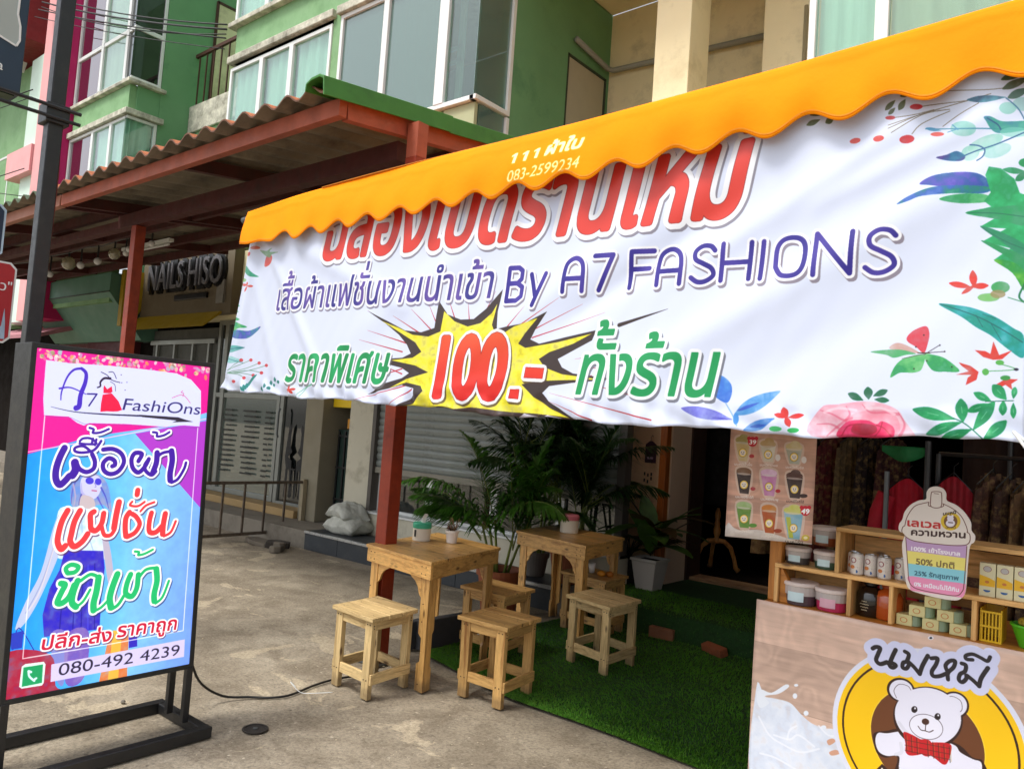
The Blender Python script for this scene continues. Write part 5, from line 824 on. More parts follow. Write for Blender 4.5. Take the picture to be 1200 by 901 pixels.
ART_vinyl=[D(k='bg',kind='wood'),
D(k='p',c=[222,229,242],n=1,p=[44,938,112,885,186,887,312,886,403,824,492,781,594,777,660,779,747,672,816,562,855,379,78,112],c2=[208,218,236]),
D(k='p',c=[224,231,243],p=[47,868,82,930,165,926,270,1015,297,1004,220,931,112,885,151,842,80,787]),
D(k='p',c=[224,231,243],p=[369,1035,367,1030,363,1025,357,1022,350,1020,343,1020,339,1023,337,1027,338,1032,343,1037,349,1040,356,1042,362,1042,367,1039]),
D(k='p',c=[224,231,243],p=[365,953,364,943,360,935,353,929,345,927,338,929,333,935,331,943,332,953,336,961,343,967,351,969,358,967,363,961]),
D(k='p',c=[224,231,243],p=[459,849,458,840,453,832,446,827,437,824,430,826,424,831,422,838,423,847,428,855,436,861,444,863,452,861,457,856]),
D(k='p',c=[224,231,243],p=[597,786,595,780,590,773,582,768,573,766,565,766,559,769,557,774,559,781,564,787,572,792,581,795,589,794,594,791]),
D(k='s',c=[236,240,250],a=0.7,w=14.5,p=[74,714,164,598,274,561,417,545,551,612]),
D(k='s',c=[236,240,250],a=0.7,w=14.3,p=[200,609,325,612,393,666,516,618]),
D(k='s',c=[236,240,250],a=0.7,w=14.1,p=[308,606,322,680,373,729]),
D(k='s',c=[236,240,250],a=0.7,w=13.8,p=[543,779,613,732,695,740,715,662]),
D(k='s',c=[236,240,250],a=0.7,w=14.4,p=[98,437,226,442,388,407]),
D(k='p',c=[206,150,120],a=0.9,p=[606,688,646,717,667,701,624,660]),
D(k='p',c=[206,150,120],a=0.9,p=[626,610,675,642,700,621,644,590]),
D(k='p',c=[222,226,246],s=0,p=[1903,884,1900,939,1893,994,1881,1048,1864,1100,1843,1151,1818,1200,1788,1247,1755,1290,1717,1331,1677,1368,1633,1402,1587,1432,1538,1457,1487,1478,1434,1495,1380,1507,1326,1514,1271,1516,1215,1514,1161,1507,1107,1495,1054,1478,1003,1457,955,1432,908,1402,864,1368,824,1331,786,1290,753,1247,723,1200,698,1151,677,1100,660,1048,648,994,641,939,639,884,641,829,648,774,660,721,677,668,698,617,723,568,753,522,786,478,824,437,864,400,908,367,955,337,1003,311,1054,290,1107,274,1161,262,1215,255,1271,252,1326,255,1380,262,1434,274,1487,290,1538,311,1587,337,1633,367,1677,400,1717,437,1755,478,1788,522,1818,568,1843,617,1864,668,1881,721,1893,774,1900,829]),
D(k='p',c=[250,200,10],s=0,p=[1868,884,1866,936,1859,988,1847,1039,1832,1088,1812,1137,1788,1183,1760,1227,1728,1268,1693,1307,1654,1342,1613,1373,1569,1401,1523,1426,1475,1445,1425,1461,1374,1472,1323,1479,1271,1481,1218,1479,1167,1472,1116,1461,1066,1445,1018,1426,972,1401,928,1373,887,1342,848,1307,813,1268,781,1227,753,1183,729,1137,709,1088,694,1039,682,988,676,936,673,884,676,832,682,781,694,730,709,680,729,632,753,586,781,542,813,500,848,462,887,427,928,395,972,367,1018,343,1066,323,1116,307,1167,296,1218,289,1271,287,1323,289,1374,296,1425,307,1475,323,1523,343,1569,367,1613,395,1654,427,1693,462,1728,500,1760,542,1788,586,1812,632,1832,680,1847,730,1859,781,1866,832]),
D(k='p',c=[50,26,20],s=0,p=[1833,884,1831,933,1824,982,1814,1030,1799,1077,1780,1122,1758,1165,1731,1207,1701,1246,1668,1282,1632,1315,1593,1345,1552,1371,1508,1394,1463,1413,1416,1428,1368,1438,1320,1445,1271,1447,1222,1445,1173,1438,1125,1428,1078,1413,1033,1394,989,1371,948,1345,909,1315,873,1282,840,1246,810,1207,783,1165,761,1122,742,1077,727,1030,717,982,710,933,708,884,710,835,717,787,727,739,742,692,761,646,783,603,810,562,840,523,873,486,909,453,948,423,989,397,1033,374,1078,356,1125,341,1173,330,1222,324,1271,322,1320,324,1368,330,1416,341,1463,356,1508,374,1552,397,1593,423,1632,453,1668,486,1701,523,1731,562,1758,603,1780,646,1799,692,1814,739,1824,787,1831,835]),
D(k='p',c=[250,200,10],s=0,p=[1819,884,1817,932,1811,979,1800,1026,1786,1072,1768,1116,1746,1159,1720,1199,1691,1237,1658,1272,1623,1304,1585,1334,1545,1359,1502,1381,1458,1400,1413,1414,1366,1424,1318,1431,1271,1433,1223,1431,1175,1424,1129,1414,1083,1400,1039,1381,996,1359,956,1334,918,1304,883,1272,850,1237,821,1199,795,1159,773,1116,755,1072,741,1026,730,979,724,932,722,884,724,836,730,789,741,742,755,697,773,652,795,610,821,570,850,532,883,496,918,464,956,435,996,409,1039,387,1083,369,1129,354,1175,344,1223,338,1271,336,1318,338,1366,344,1413,354,1458,369,1502,387,1545,409,1585,435,1623,464,1658,496,1691,532,1720,570,1746,610,1768,652,1786,697,1800,742,1811,789,1817,836]),
D(k='p',c=[255,214,60],s=0,p=[1637,884,1636,916,1632,948,1625,979,1615,1010,1603,1039,1588,1067,1571,1094,1551,1120,1530,1143,1506,1165,1481,1184,1454,1202,1425,1216,1396,1229,1365,1238,1334,1245,1302,1249,1271,1251,1239,1249,1207,1245,1176,1238,1145,1229,1116,1216,1087,1202,1060,1184,1035,1165,1011,1143,990,1120,970,1094,953,1067,938,1039,926,1010,916,979,910,948,905,916,904,884,905,852,910,821,916,789,926,759,938,729,953,701,970,674,990,649,1011,625,1035,603,1060,584,1087,567,1116,552,1145,540,1176,530,1207,523,1239,519,1271,518,1302,519,1334,523,1365,530,1396,540,1425,552,1454,567,1481,584,1506,603,1530,625,1551,649,1571,674,1588,701,1603,729,1615,759,1625,789,1632,821,1636,852]),
D(k='p',c=[108,62,34],s=0,p=[1631,884,1629,916,1625,947,1618,977,1609,1007,1597,1036,1583,1064,1566,1091,1546,1116,1525,1139,1502,1160,1477,1179,1451,1196,1423,1211,1394,1223,1364,1232,1333,1239,1302,1243,1271,1244,1239,1243,1208,1239,1177,1232,1147,1223,1118,1211,1090,1196,1064,1179,1039,1160,1016,1139,995,1116,975,1091,959,1064,944,1036,932,1007,923,977,916,947,912,916,910,884,912,853,916,822,923,791,932,761,944,732,959,704,975,678,995,653,1016,629,1039,608,1064,589,1090,572,1118,558,1147,546,1177,536,1208,529,1239,525,1271,524,1302,525,1333,529,1364,536,1394,546,1423,558,1451,572,1477,589,1502,608,1525,629,1546,653,1566,678,1583,704,1597,732,1609,761,1618,791,1625,822,1629,853]),
D(k='p',c=[52,28,24],p=[936,844,1021,884,1122,923,1445,937,1559,870,1625,857,1630,679,1104,500,1098,719,1017,693,959,705,931,782]),
D(k='p',c=[232,232,250],p=[959,849,1022,867,1122,911,1200,910,1435,923,1488,882,1560,859,1610,852,1617,787,1605,693,1147,539,1110,645,1106,733,1028,709,970,721,944,786]),
D(k='p',c=[52,28,24],p=[1187,1185,1169,1149,1136,1122,1097,1110,1057,1114,1026,1135,1010,1168,1012,1207,1031,1243,1064,1270,1104,1281,1143,1276,1173,1255,1189,1223]),
D(k='p',c=[52,28,24],p=[1527,1173,1508,1135,1476,1107,1437,1093,1398,1098,1368,1120,1353,1155,1355,1196,1375,1234,1407,1263,1447,1276,1485,1270,1514,1248,1529,1214]),
D(k='p',c=[52,28,24],p=[1492,1046,1452,955,1379,881,1285,840,1188,841,1108,884,1063,962,1061,1059,1104,1154,1182,1228,1279,1265,1374,1260,1449,1215,1491,1139]),
D(k='p',c=[232,232,250],p=[1176,1185,1160,1154,1133,1131,1099,1120,1066,1124,1040,1142,1026,1170,1028,1203,1044,1234,1072,1257,1106,1267,1139,1263,1165,1245,1178,1217]),
D(k='p',c=[232,232,250],p=[1515,1175,1498,1142,1471,1117,1437,1105,1404,1109,1379,1128,1365,1158,1367,1194,1384,1228,1413,1253,1446,1264,1479,1259,1504,1240,1517,1210]),
D(k='s',c=[90,80,90],w=3.6,p=[1075,1132,1056,1181,1088,1232,1144,1235,1167,1211]),
D(k='s',c=[90,80,90],w=3.5,p=[1378,1208,1424,1238,1477,1223,1489,1168,1464,1136]),
D(k='p',c=[232,232,250],p=[1482,1056,1445,972,1375,905,1286,867,1194,868,1118,908,1074,979,1071,1068,1112,1155,1186,1223,1277,1257,1368,1252,1440,1210,1480,1141]),
D(k='s',c=[210,212,226],a=0.6,w=23.8,p=[1098,964,1156,909,1244,888]),
D(k='s',c=[212,214,228],a=0.6,w=23.6,p=[1114,825,1122,768,1084,738]),
D(k='p',c=[90,80,90],p=[1378,987,1360,949,1325,920,1279,904,1232,904,1192,922,1169,953,1166,991,1185,1029,1221,1058,1268,1074,1315,1072,1353,1055,1376,1024]),
D(k='p',c=[236,236,252],p=[1375,987,1357,951,1323,923,1279,908,1233,908,1195,925,1172,954,1170,991,1188,1027,1223,1055,1268,1070,1313,1068,1350,1051,1372,1022]),
D(k='p',c=[36,26,30],p=[1213,1090,1212,1079,1206,1070,1199,1063,1190,1061,1182,1063,1176,1069,1174,1079,1175,1089,1181,1099,1188,1105,1197,1108,1205,1106,1211,1099]),
D(k='p',c=[240,240,255],p=[1203,1095,1203,1092,1201,1089,1199,1087,1197,1086,1194,1087,1193,1089,1192,1092,1193,1095,1194,1098,1196,1100,1199,1101,1201,1100,1202,1098]),
D(k='p',c=[36,26,30],p=[1361,1084,1360,1074,1355,1064,1347,1058,1339,1056,1331,1058,1325,1064,1323,1073,1325,1084,1330,1093,1337,1100,1346,1102,1353,1100,1359,1093]),
D(k='p',c=[240,240,255],p=[1351,1089,1351,1086,1350,1084,1347,1082,1345,1081,1343,1082,1341,1084,1341,1087,1341,1090,1343,1093,1345,1094,1347,1095,1349,1094,1351,1092]),
D(k='p',c=[70,38,30],p=[1291,1022,1287,1013,1279,1005,1269,1001,1259,1001,1250,1005,1245,1013,1245,1022,1249,1032,1257,1039,1267,1044,1277,1043,1286,1039,1290,1032]),
D(k='s',c=[50,30,30],w=4.7,p=[1271,1008,1269,964]),
D(k='s',c=[50,30,30],w=5.3,p=[1222,978,1242,958,1269,960,1296,960,1319,979]),
D(k='p',c=[196,26,36],p=[1130,908,1189,907,1244,894,1276,904,1299,881,1290,826,1258,799,1183,763,1149,777,1145,835]),
D(k='p',c=[196,26,36],p=[1299,881,1351,907,1424,919,1434,876,1413,789,1387,770,1344,791,1306,814]),
D(k='p',c=[196,26,36],p=[1244,891,1298,904,1319,864,1307,802,1259,793,1246,842]),
D(k='s',c=[60,50,30],a=0.65,s=0,w=5.9,p=[1145,894,1156,784]),
D(k='s',c=[200,150,60],a=0.7,s=0,w=2.4,p=[1154,891,1163,793]),
D(k='s',c=[60,50,30],a=0.65,s=0,w=5.9,p=[1181,895,1191,786]),
D(k='s',c=[200,150,60],a=0.7,s=0,w=2.3,p=[1190,892,1199,794]),
D(k='s',c=[60,50,30],a=0.65,s=0,w=5.8,p=[1216,896,1226,787]),
D(k='s',c=[200,150,60],a=0.7,s=0,w=2.3,p=[1225,893,1233,796]),
D(k='s',c=[60,50,30],a=0.65,s=0,w=5.8,p=[1285,898,1295,790]),
D(k='s',c=[200,150,60],a=0.7,s=0,w=2.3,p=[1294,895,1303,798]),
D(k='s',c=[60,50,30],a=0.65,s=0,w=5.8,p=[1319,899,1330,792]),
D(k='s',c=[200,150,60],a=0.7,s=0,w=2.3,p=[1328,896,1337,800]),
D(k='s',c=[60,50,30],a=0.65,s=0,w=5.8,p=[1353,900,1363,793]),
D(k='s',c=[200,150,60],a=0.7,s=0,w=2.3,p=[1362,897,1371,801]),
D(k='s',c=[60,50,30],a=0.65,s=0,w=5.7,p=[1387,901,1397,795]),
D(k='s',c=[200,150,60],a=0.7,s=0,w=2.3,p=[1396,898,1404,803]),
D(k='s',c=[60,50,30],a=0.65,s=0,w=5.7,p=[1421,902,1430,796]),
D(k='s',c=[200,150,60],a=0.7,s=0,w=2.3,p=[1429,899,1437,804]),
D(k='s',c=[60,40,30],a=0.6,s=0,w=5.3,p=[1142,858,1425,888]),
D(k='s',c=[60,40,30],a=0.6,s=0,w=5.3,p=[1143,822,1427,851]),
D(k='s',c=[60,40,30],a=0.6,s=0,w=5.3,p=[1145,787,1428,815]),
D(k='p',c=[52,28,24],s=0,p=[919,535,996,644,1032,620,1067,572]),
D(k='p',c=[245,240,230],s=0,p=[954,546,997,618,1033,572]),
D(k='L',i=[D(k='s',c=[255,255,255],w=29.2,p=[903,1444,926,1461,954,1458,942,1414,930,1367,958,1345,1003,1370]),D(k='s',c=[255,255,255],w=28.7,p=[1058,1470,1038,1417,1022,1355,1041,1339,1062,1360,1039,1371,1013,1361]),D(k='s',c=[255,255,255],w=26.6,p=[1118,1472,1144,1456,1132,1406,1110,1391,1107,1357,1130,1353,1146,1381,1145,1404]),D(k='s',c=[255,255,255],w=26.5,p=[1145,1404,1182,1375,1218,1337]),D(k='s',c=[255,255,255],w=28.1,p=[1218,1337,1233,1397,1265,1475]),D(k='s',c=[255,255,255],w=26.1,p=[1287,1462,1325,1471,1318,1427,1294,1374,1304,1344,1346,1355,1395,1390]),D(k='s',c=[255,255,255],w=25.7,p=[1395,1390,1377,1432,1401,1470,1434,1478,1427,1435,1395,1390,1396,1344]),D(k='s',c=[255,255,255],w=25.5,p=[1475,1472,1500,1466,1497,1425,1469,1399,1462,1361,1483,1348,1506,1377,1506,1399]),D(k='s',c=[255,255,255],w=25.4,p=[1510,1400,1551,1374,1584,1347]),D(k='s',c=[255,255,255],w=26.9,p=[1584,1347,1594,1403,1631,1480]),D(k='s',c=[255,255,255],w=23.5,p=[1539,1512,1502,1508,1498,1530,1538,1549,1586,1537,1626,1524,1641,1555])],c=[34,28,34],o=46.7,oc=[214,218,250]),
D(k='p',c=[225,225,235],p=[1296,1605,1295,1599,1290,1594,1283,1590,1276,1588,1269,1589,1264,1593,1262,1598,1263,1604,1268,1609,1275,1614,1283,1615,1290,1614,1294,1611]),
D(k='p',c=[20,20,30],p=[1288,1604,1288,1600,1285,1597,1281,1595,1277,1594,1274,1594,1271,1597,1270,1600,1271,1603,1273,1606,1277,1609,1281,1610,1285,1609,1287,1607])]
ART_poster=[D(k='bg',kind='wood2'),
D(k='p',c=[206,200,196],a=0.9,n=2,p=[24,115,72,84,137,69,225,87,311,92,434,74,554,55,715,44,717,10,26,-20]),
D(k='p',c=[226,214,200],a=0.5,p=[39,821,177,817,165,620,78,623]),
D(k='p',c=[200,170,110],s=0,n=2,p=[49,786,171,785,157,627,85,628]),
D(k='p',c=[160,140,60],n=2,p=[171,794,164,781,147,771,122,765,95,766,71,772,54,783,48,797,55,810,73,820,97,826,125,825,149,819,165,808]),
D(k='p',c=[215,205,200],a=0.6,p=[172,772,166,769,149,766,124,765,97,766,73,768,56,771,50,775,56,778,73,781,98,782,125,781,149,779,166,776]),
D(k='p',c=[160,140,60],n=2,p=[155,817,151,806,141,796,126,791,110,791,95,797,85,807,82,819,86,831,97,841,112,846,128,845,142,839,152,830]),
D(k='p',c=[60,40,30],p=[151,697,148,681,139,668,125,660,109,659,95,664,84,676,80,692,83,708,92,721,106,729,121,730,136,724,146,712]),
D(k='p',c=[240,205,80],p=[149,697,146,682,138,669,125,662,110,661,96,666,86,677,82,692,85,707,93,719,106,727,121,728,135,722,144,711]),
D(k='p',c=[238,226,214],p=[140,696,138,685,132,676,122,670,111,670,101,674,94,682,91,692,93,703,99,713,109,718,120,719,130,715,137,707]),
D(k='p',c=[40,30,30],p=[109,698,109,696,108,695,107,694,105,694,104,694,103,696,102,697,102,699,103,701,105,702,106,702,108,701,109,700]),
D(k='p',c=[40,30,30],p=[128,699,128,697,127,695,126,694,124,694,123,695,121,696,121,698,121,700,122,701,124,702,125,702,127,702,128,700]),
D(k='s',c=[60,30,30],w=3.5,p=[106,686,116,682,125,687]),
D(k='p',c=[180,30,36],n=2,p=[214,674,213,667,207,661,199,658,189,657,181,659,174,664,172,671,174,677,179,683,188,687,197,687,206,685,212,680]),
D(k='t',t='นมหมีน้ำผึ้ง',c=[235,226,220],p=[50,588,200,593],h=15,b=0.8),
D(k='p',c=[226,214,200],a=0.5,p=[251,803,396,800,380,631,289,633]),
D(k='p',c=[206,196,176],s=0,n=2,p=[260,768,390,769,372,638,297,639]),
D(k='p',c=[190,150,90],n=2,p=[389,777,382,765,364,755,338,749,310,750,284,756,266,767,260,780,267,793,285,803,312,808,340,808,366,801,383,791]),
D(k='p',c=[215,205,200],a=0.6,p=[390,756,384,753,366,750,340,749,311,749,286,751,268,755,261,758,268,762,286,764,312,765,341,765,366,763,384,760]),
D(k='p',c=[190,150,90],n=2,p=[372,800,368,789,357,779,341,774,324,775,309,780,298,790,295,802,299,814,310,823,326,828,343,827,359,822,369,812]),
D(k='p',c=[60,40,30],p=[363,698,361,682,352,669,339,661,324,660,310,666,300,677,295,693,298,708,307,721,320,729,335,730,349,724,359,713]),
D(k='p',c=[240,205,80],p=[361,697,359,683,350,671,338,663,324,662,311,668,301,678,297,693,300,707,308,720,321,727,335,728,348,722,357,712]),
D(k='p',c=[238,226,214],p=[353,697,351,686,345,677,336,672,325,671,316,675,309,683,306,693,308,704,314,713,323,718,333,719,343,715,350,707]),
D(k='p',c=[40,30,30],p=[324,699,323,697,322,695,321,695,320,694,318,695,317,696,317,698,317,700,318,701,319,702,321,702,322,702,323,700]),
D(k='p',c=[40,30,30],p=[342,699,341,698,340,696,339,695,338,695,336,696,335,697,335,699,335,701,336,702,337,703,339,703,340,702,341,701]),
D(k='s',c=[60,30,30],w=3.4,p=[321,687,330,684,339,688]),
D(k='p',c=[225,215,210],p=[430,678,429,666,423,657,416,651,406,650,398,655,392,664,389,675,391,687,396,697,404,702,413,703,421,699,427,690]),
D(k='t',t='นมหมีคาราเมล',c=[235,226,220],p=[266,600,410,605],h=15,b=0.8),
D(k='p',c=[226,214,200],a=0.5,p=[459,792,604,790,587,630,497,632]),
D(k='p',c=[170,168,150],s=0,n=2,p=[468,758,598,759,579,637,504,638]),
D(k='p',c=[206,186,130],n=2,p=[597,768,591,755,572,745,546,740,518,740,492,747,474,757,468,770,475,783,493,793,520,798,549,797,574,791,592,780]),
D(k='p',c=[215,205,200],a=0.6,p=[598,746,592,743,574,741,548,740,519,740,493,742,475,745,469,749,476,752,494,755,520,756,549,755,575,753,592,750]),
D(k='p',c=[206,186,130],n=2,p=[580,790,576,778,565,769,549,765,532,765,516,770,506,780,502,791,507,803,518,812,534,817,551,816,566,811,577,801]),
D(k='p',c=[60,40,30],p=[569,693,567,678,558,665,546,658,531,656,518,662,508,673,504,688,507,703,515,716,528,724,542,725,556,719,565,708]),
D(k='p',c=[240,205,80],p=[567,693,565,679,557,667,545,660,532,658,519,664,510,674,506,688,509,703,517,715,529,722,542,723,555,717,564,707]),
D(k='p',c=[238,226,214],p=[559,692,558,682,552,673,543,668,533,667,524,671,517,679,514,689,516,699,522,708,531,713,541,714,550,710,557,702]),
D(k='p',c=[40,30,30],p=[531,694,531,692,530,691,529,690,527,690,526,691,525,692,525,694,525,695,526,697,527,698,529,698,530,697,531,696]),
D(k='p',c=[40,30,30],p=[549,695,548,693,548,692,546,691,545,691,543,691,542,693,542,694,542,696,543,698,544,698,546,698,547,698,548,697]),
D(k='s',c=[60,30,30],w=3.3,p=[529,683,537,679,546,683]),
D(k='p',c=[225,215,210],p=[633,676,632,665,627,655,619,649,611,649,602,653,597,662,594,673,595,685,600,694,608,700,617,701,625,696,631,687]),
D(k='t',t='นมหมีครีมชีส',c=[235,226,220],p=[476,600,614,604],h=15,b=0.8),
D(k='p',c=[226,214,200],a=0.5,p=[60,568,204,568,191,360,101,360]),
D(k='p',c=[50,30,26],s=0,n=2,p=[70,533,198,536,183,366,108,366]),
D(k='p',c=[120,80,50],n=2,p=[197,545,190,532,173,521,147,515,119,515,93,521,76,531,70,545,77,558,95,569,121,574,149,575,174,569,191,558]),
D(k='p',c=[215,205,200],a=0.6,p=[198,523,192,520,174,517,149,515,121,515,95,516,77,519,71,522,77,526,95,529,121,531,149,531,175,530,192,527]),
D(k='p',c=[60,40,30],p=[175,440,172,424,163,411,149,403,134,401,119,406,109,418,105,433,107,449,116,462,130,471,146,472,160,467,170,455]),
D(k='p',c=[240,205,80],p=[173,440,170,425,162,412,149,405,134,403,121,408,111,419,107,433,109,448,118,461,131,469,145,470,159,465,169,454]),
D(k='p',c=[238,226,214],p=[164,439,162,428,156,419,146,413,136,412,126,416,118,424,115,434,117,445,123,454,133,460,144,461,154,457,161,449]),
D(k='p',c=[40,30,30],p=[134,440,134,438,133,437,131,436,130,436,128,436,127,438,127,439,127,441,128,443,129,444,131,444,132,443,133,442]),
D(k='p',c=[40,30,30],p=[152,441,152,439,151,438,150,437,148,437,147,437,146,439,145,441,146,442,146,444,148,445,149,445,151,444,152,443]),
D(k='s',c=[60,30,30],w=3.4,p=[131,428,140,425,149,429]),
D(k='p',c=[180,30,36],n=2,p=[238,415,237,408,231,402,223,398,213,397,205,399,198,404,196,410,198,417,203,423,212,427,221,427,230,425,236,421]),
D(k='t',t='นมหมีโกโก้',c=[235,226,220],p=[75,325,224,334],h=15,b=0.8),
D(k='p',c=[226,214,200],a=0.5,p=[266,573,416,574,401,364,308,364]),
D(k='p',c=[196,120,170],s=0,n=2,p=[276,539,410,543,394,371,315,370]),
D(k='p',c=[214,170,200],n=2,p=[410,551,403,539,384,528,357,522,327,522,300,528,281,538,275,551,282,564,302,574,329,580,359,580,386,575,404,564]),
D(k='p',c=[215,205,200],a=0.6,p=[411,530,404,527,385,524,359,522,329,522,302,523,283,526,276,529,283,533,302,536,329,538,359,538,386,536,404,534]),
D(k='p',c=[60,40,30],p=[382,445,380,429,371,416,358,408,343,407,329,412,319,423,315,438,317,454,326,467,339,475,354,476,368,471,378,459]),
D(k='p',c=[240,205,80],p=[380,445,378,430,370,418,357,410,343,409,330,414,321,424,317,438,319,453,327,465,340,473,354,474,367,469,376,458]),
D(k='p',c=[238,226,214],p=[372,444,370,433,364,424,355,418,345,417,335,421,328,429,325,439,327,450,333,459,342,464,353,465,362,462,369,454]),
D(k='p',c=[40,30,30],p=[343,445,343,443,342,442,340,441,339,440,337,441,336,442,336,444,336,446,337,447,338,448,340,449,341,448,342,447]),
D(k='p',c=[40,30,30],p=[361,446,360,444,360,443,358,442,357,442,355,442,354,444,354,445,354,447,355,449,356,449,358,450,359,449,360,448]),
D(k='s',c=[60,30,30],w=3.4,p=[340,433,349,430,358,434]),
D(k='p',c=[180,30,36],n=2,p=[443,418,441,411,436,405,428,402,419,401,411,403,405,407,402,413,404,420,410,426,418,429,427,430,435,428,441,424]),
D(k='t',t='นมหมีชมพู',c=[235,226,220],p=[286,330,429,339],h=15,b=0.8),
D(k='p',c=[226,214,200],a=0.5,p=[474,568,618,569,603,369,513,368]),
D(k='p',c=[56,34,30],s=0,n=2,p=[483,534,612,538,596,375,520,374]),
D(k='p',c=[80,44,36],n=2,p=[611,546,605,534,587,523,561,518,532,517,506,523,489,533,483,546,489,558,508,569,534,574,563,574,588,569,606,559]),
D(k='p',c=[215,205,200],a=0.6,p=[612,525,606,522,588,519,562,517,534,517,508,518,490,521,484,524,490,528,508,531,534,532,563,533,589,531,606,529]),
D(k='p',c=[80,44,36],n=2,p=[594,568,590,556,579,547,563,542,546,542,531,547,520,556,517,568,521,579,532,589,548,594,565,594,581,588,591,579]),
D(k='p',c=[60,40,30],p=[585,445,582,430,574,418,561,410,547,408,534,413,524,424,520,439,523,454,531,467,544,475,558,476,571,471,581,460]),
D(k='p',c=[240,205,80],p=[583,445,580,431,572,419,561,411,547,410,535,415,526,425,522,439,524,453,532,465,544,473,558,474,570,469,579,459]),
D(k='p',c=[238,226,214],p=[575,444,573,434,567,425,559,420,549,419,539,422,533,430,530,440,532,450,538,459,546,465,556,466,565,462,572,454]),
D(k='p',c=[40,30,30],p=[547,446,547,444,546,442,545,441,543,441,542,442,541,443,540,445,541,447,541,448,543,449,544,449,546,448,547,447]),
D(k='p',c=[40,30,30],p=[564,447,564,445,563,443,562,443,560,442,559,443,558,444,558,446,558,448,559,449,560,450,561,450,563,450,564,448]),
D(k='s',c=[60,30,30],w=3.3,p=[544,434,553,431,561,435]),
D(k='p',c=[60,40,34],p=[654,402,652,395,643,389,630,385,616,383,602,385,593,389,590,395,592,403,601,409,614,413,629,415,642,413,651,409]),
D(k='t',t='นมหมีโอริโอ้',c=[40,28,30],p=[493,336,629,344],h=14,b=0.8),
D(k='p',c=[226,214,200],a=0.5,p=[76,292,218,296,206,89,116,87]),
D(k='p',c=[96,140,50],s=0,n=2,p=[85,258,213,264,198,95,123,92]),
D(k='p',c=[150,180,110],n=2,p=[212,273,205,260,187,249,162,242,134,241,108,246,91,256,85,269,92,283,110,294,136,300,164,301,189,296,206,286]),
D(k='p',c=[215,205,200],a=0.6,p=[213,251,207,248,189,244,164,242,136,241,110,242,92,244,86,247,93,251,110,254,136,257,164,258,190,257,207,255]),
D(k='p',c=[60,40,30],p=[189,168,187,152,178,139,164,130,149,128,134,133,124,144,120,159,122,175,131,189,145,197,161,199,175,194,185,183]),
D(k='p',c=[240,205,80],p=[187,168,185,153,176,140,164,132,149,130,136,135,126,145,122,160,124,174,133,187,146,195,160,197,174,192,183,182]),
D(k='p',c=[238,226,214],p=[179,167,177,156,171,146,161,141,151,139,141,143,133,150,130,161,132,172,138,181,148,187,159,188,169,185,176,177]),
D(k='p',c=[40,30,30],p=[149,167,148,165,148,164,146,163,145,163,143,163,142,164,142,166,142,168,143,170,144,171,146,171,147,170,148,169]),
D(k='p',c=[40,30,30],p=[167,169,167,167,166,165,165,164,163,164,162,165,161,166,160,168,160,170,161,171,163,172,164,172,166,172,167,170]),
D(k='s',c=[60,30,30],w=3.4,p=[146,155,155,152,164,157]),
D(k='p',c=[90,140,50],p=[265,126,262,118,253,111,239,106,223,104,209,106,199,110,195,117,198,124,208,131,222,136,237,138,251,137,261,132]),
D(k='t',t='นมหมีชาเขียว',c=[235,226,220],p=[90,51,238,64],h=15,b=0.8),
D(k='p',c=[226,214,200],a=0.5,p=[287,292,424,296,412,75,326,73]),
D(k='p',c=[176,80,30],s=0,n=2,p=[296,258,418,264,405,81,334,79]),
D(k='p',c=[200,120,40],n=2,p=[418,273,411,260,394,250,370,243,343,242,318,247,302,257,296,269,303,282,320,293,345,300,372,301,396,296,412,286]),
D(k='p',c=[215,205,200],a=0.6,p=[419,252,413,248,396,245,372,243,345,242,320,242,303,245,297,248,303,252,321,255,345,257,372,258,396,258,413,255]),
D(k='p',c=[60,40,30],p=[397,159,394,144,385,131,372,122,358,120,344,125,334,136,330,150,332,166,341,179,354,188,369,190,383,185,393,174]),
D(k='p',c=[240,205,80],p=[395,159,392,144,384,132,372,124,358,122,345,127,336,137,332,151,334,165,342,178,355,186,369,188,382,183,391,173]),
D(k='p',c=[238,226,214],p=[386,158,385,147,379,138,370,132,359,131,350,134,343,142,340,152,342,163,348,172,357,178,367,179,377,175,384,168]),
D(k='p',c=[40,30,30],p=[358,158,357,156,356,155,355,154,354,154,352,154,351,156,351,157,351,159,352,161,353,161,355,162,356,161,357,160]),
D(k='p',c=[40,30,30],p=[375,160,375,158,374,156,373,156,371,155,370,156,369,157,369,159,369,161,370,162,371,163,373,163,374,163,375,161]),
D(k='s',c=[60,30,30],w=3.3,p=[355,146,364,144,373,148]),
D(k='p',c=[150,60,30],p=[469,111,466,104,457,97,444,92,429,90,416,92,406,96,402,102,405,110,414,116,428,121,443,123,456,122,466,118]),
D(k='t',t='นมหมีชาไทย',c=[235,226,220],p=[302,38,444,51],h=15,b=0.8),
D(k='p',c=[226,214,200],a=0.5,p=[467,295,634,303,617,57,514,52]),
D(k='p',c=[120,170,190],s=0,n=2,p=[476,262,628,272,609,63,521,58]),
D(k='p',c=[200,200,90],n=2,p=[627,279,620,266,598,256,568,249,534,248,504,252,483,262,476,274,484,287,506,298,536,305,570,306,600,301,621,291]),
D(k='p',c=[215,205,200],a=0.6,p=[628,258,621,255,600,251,570,249,536,248,505,248,484,250,477,253,485,257,506,260,537,263,570,264,601,264,621,262]),
D(k='p',c=[200,200,90],n=2,p=[606,300,601,289,588,279,570,273,549,273,531,277,519,286,515,297,520,309,533,319,551,324,572,325,590,320,602,311]),
D(k='p',c=[190,190,40],a=0.8,s=0,p=[496,223,531,225,562,68,527,66]),
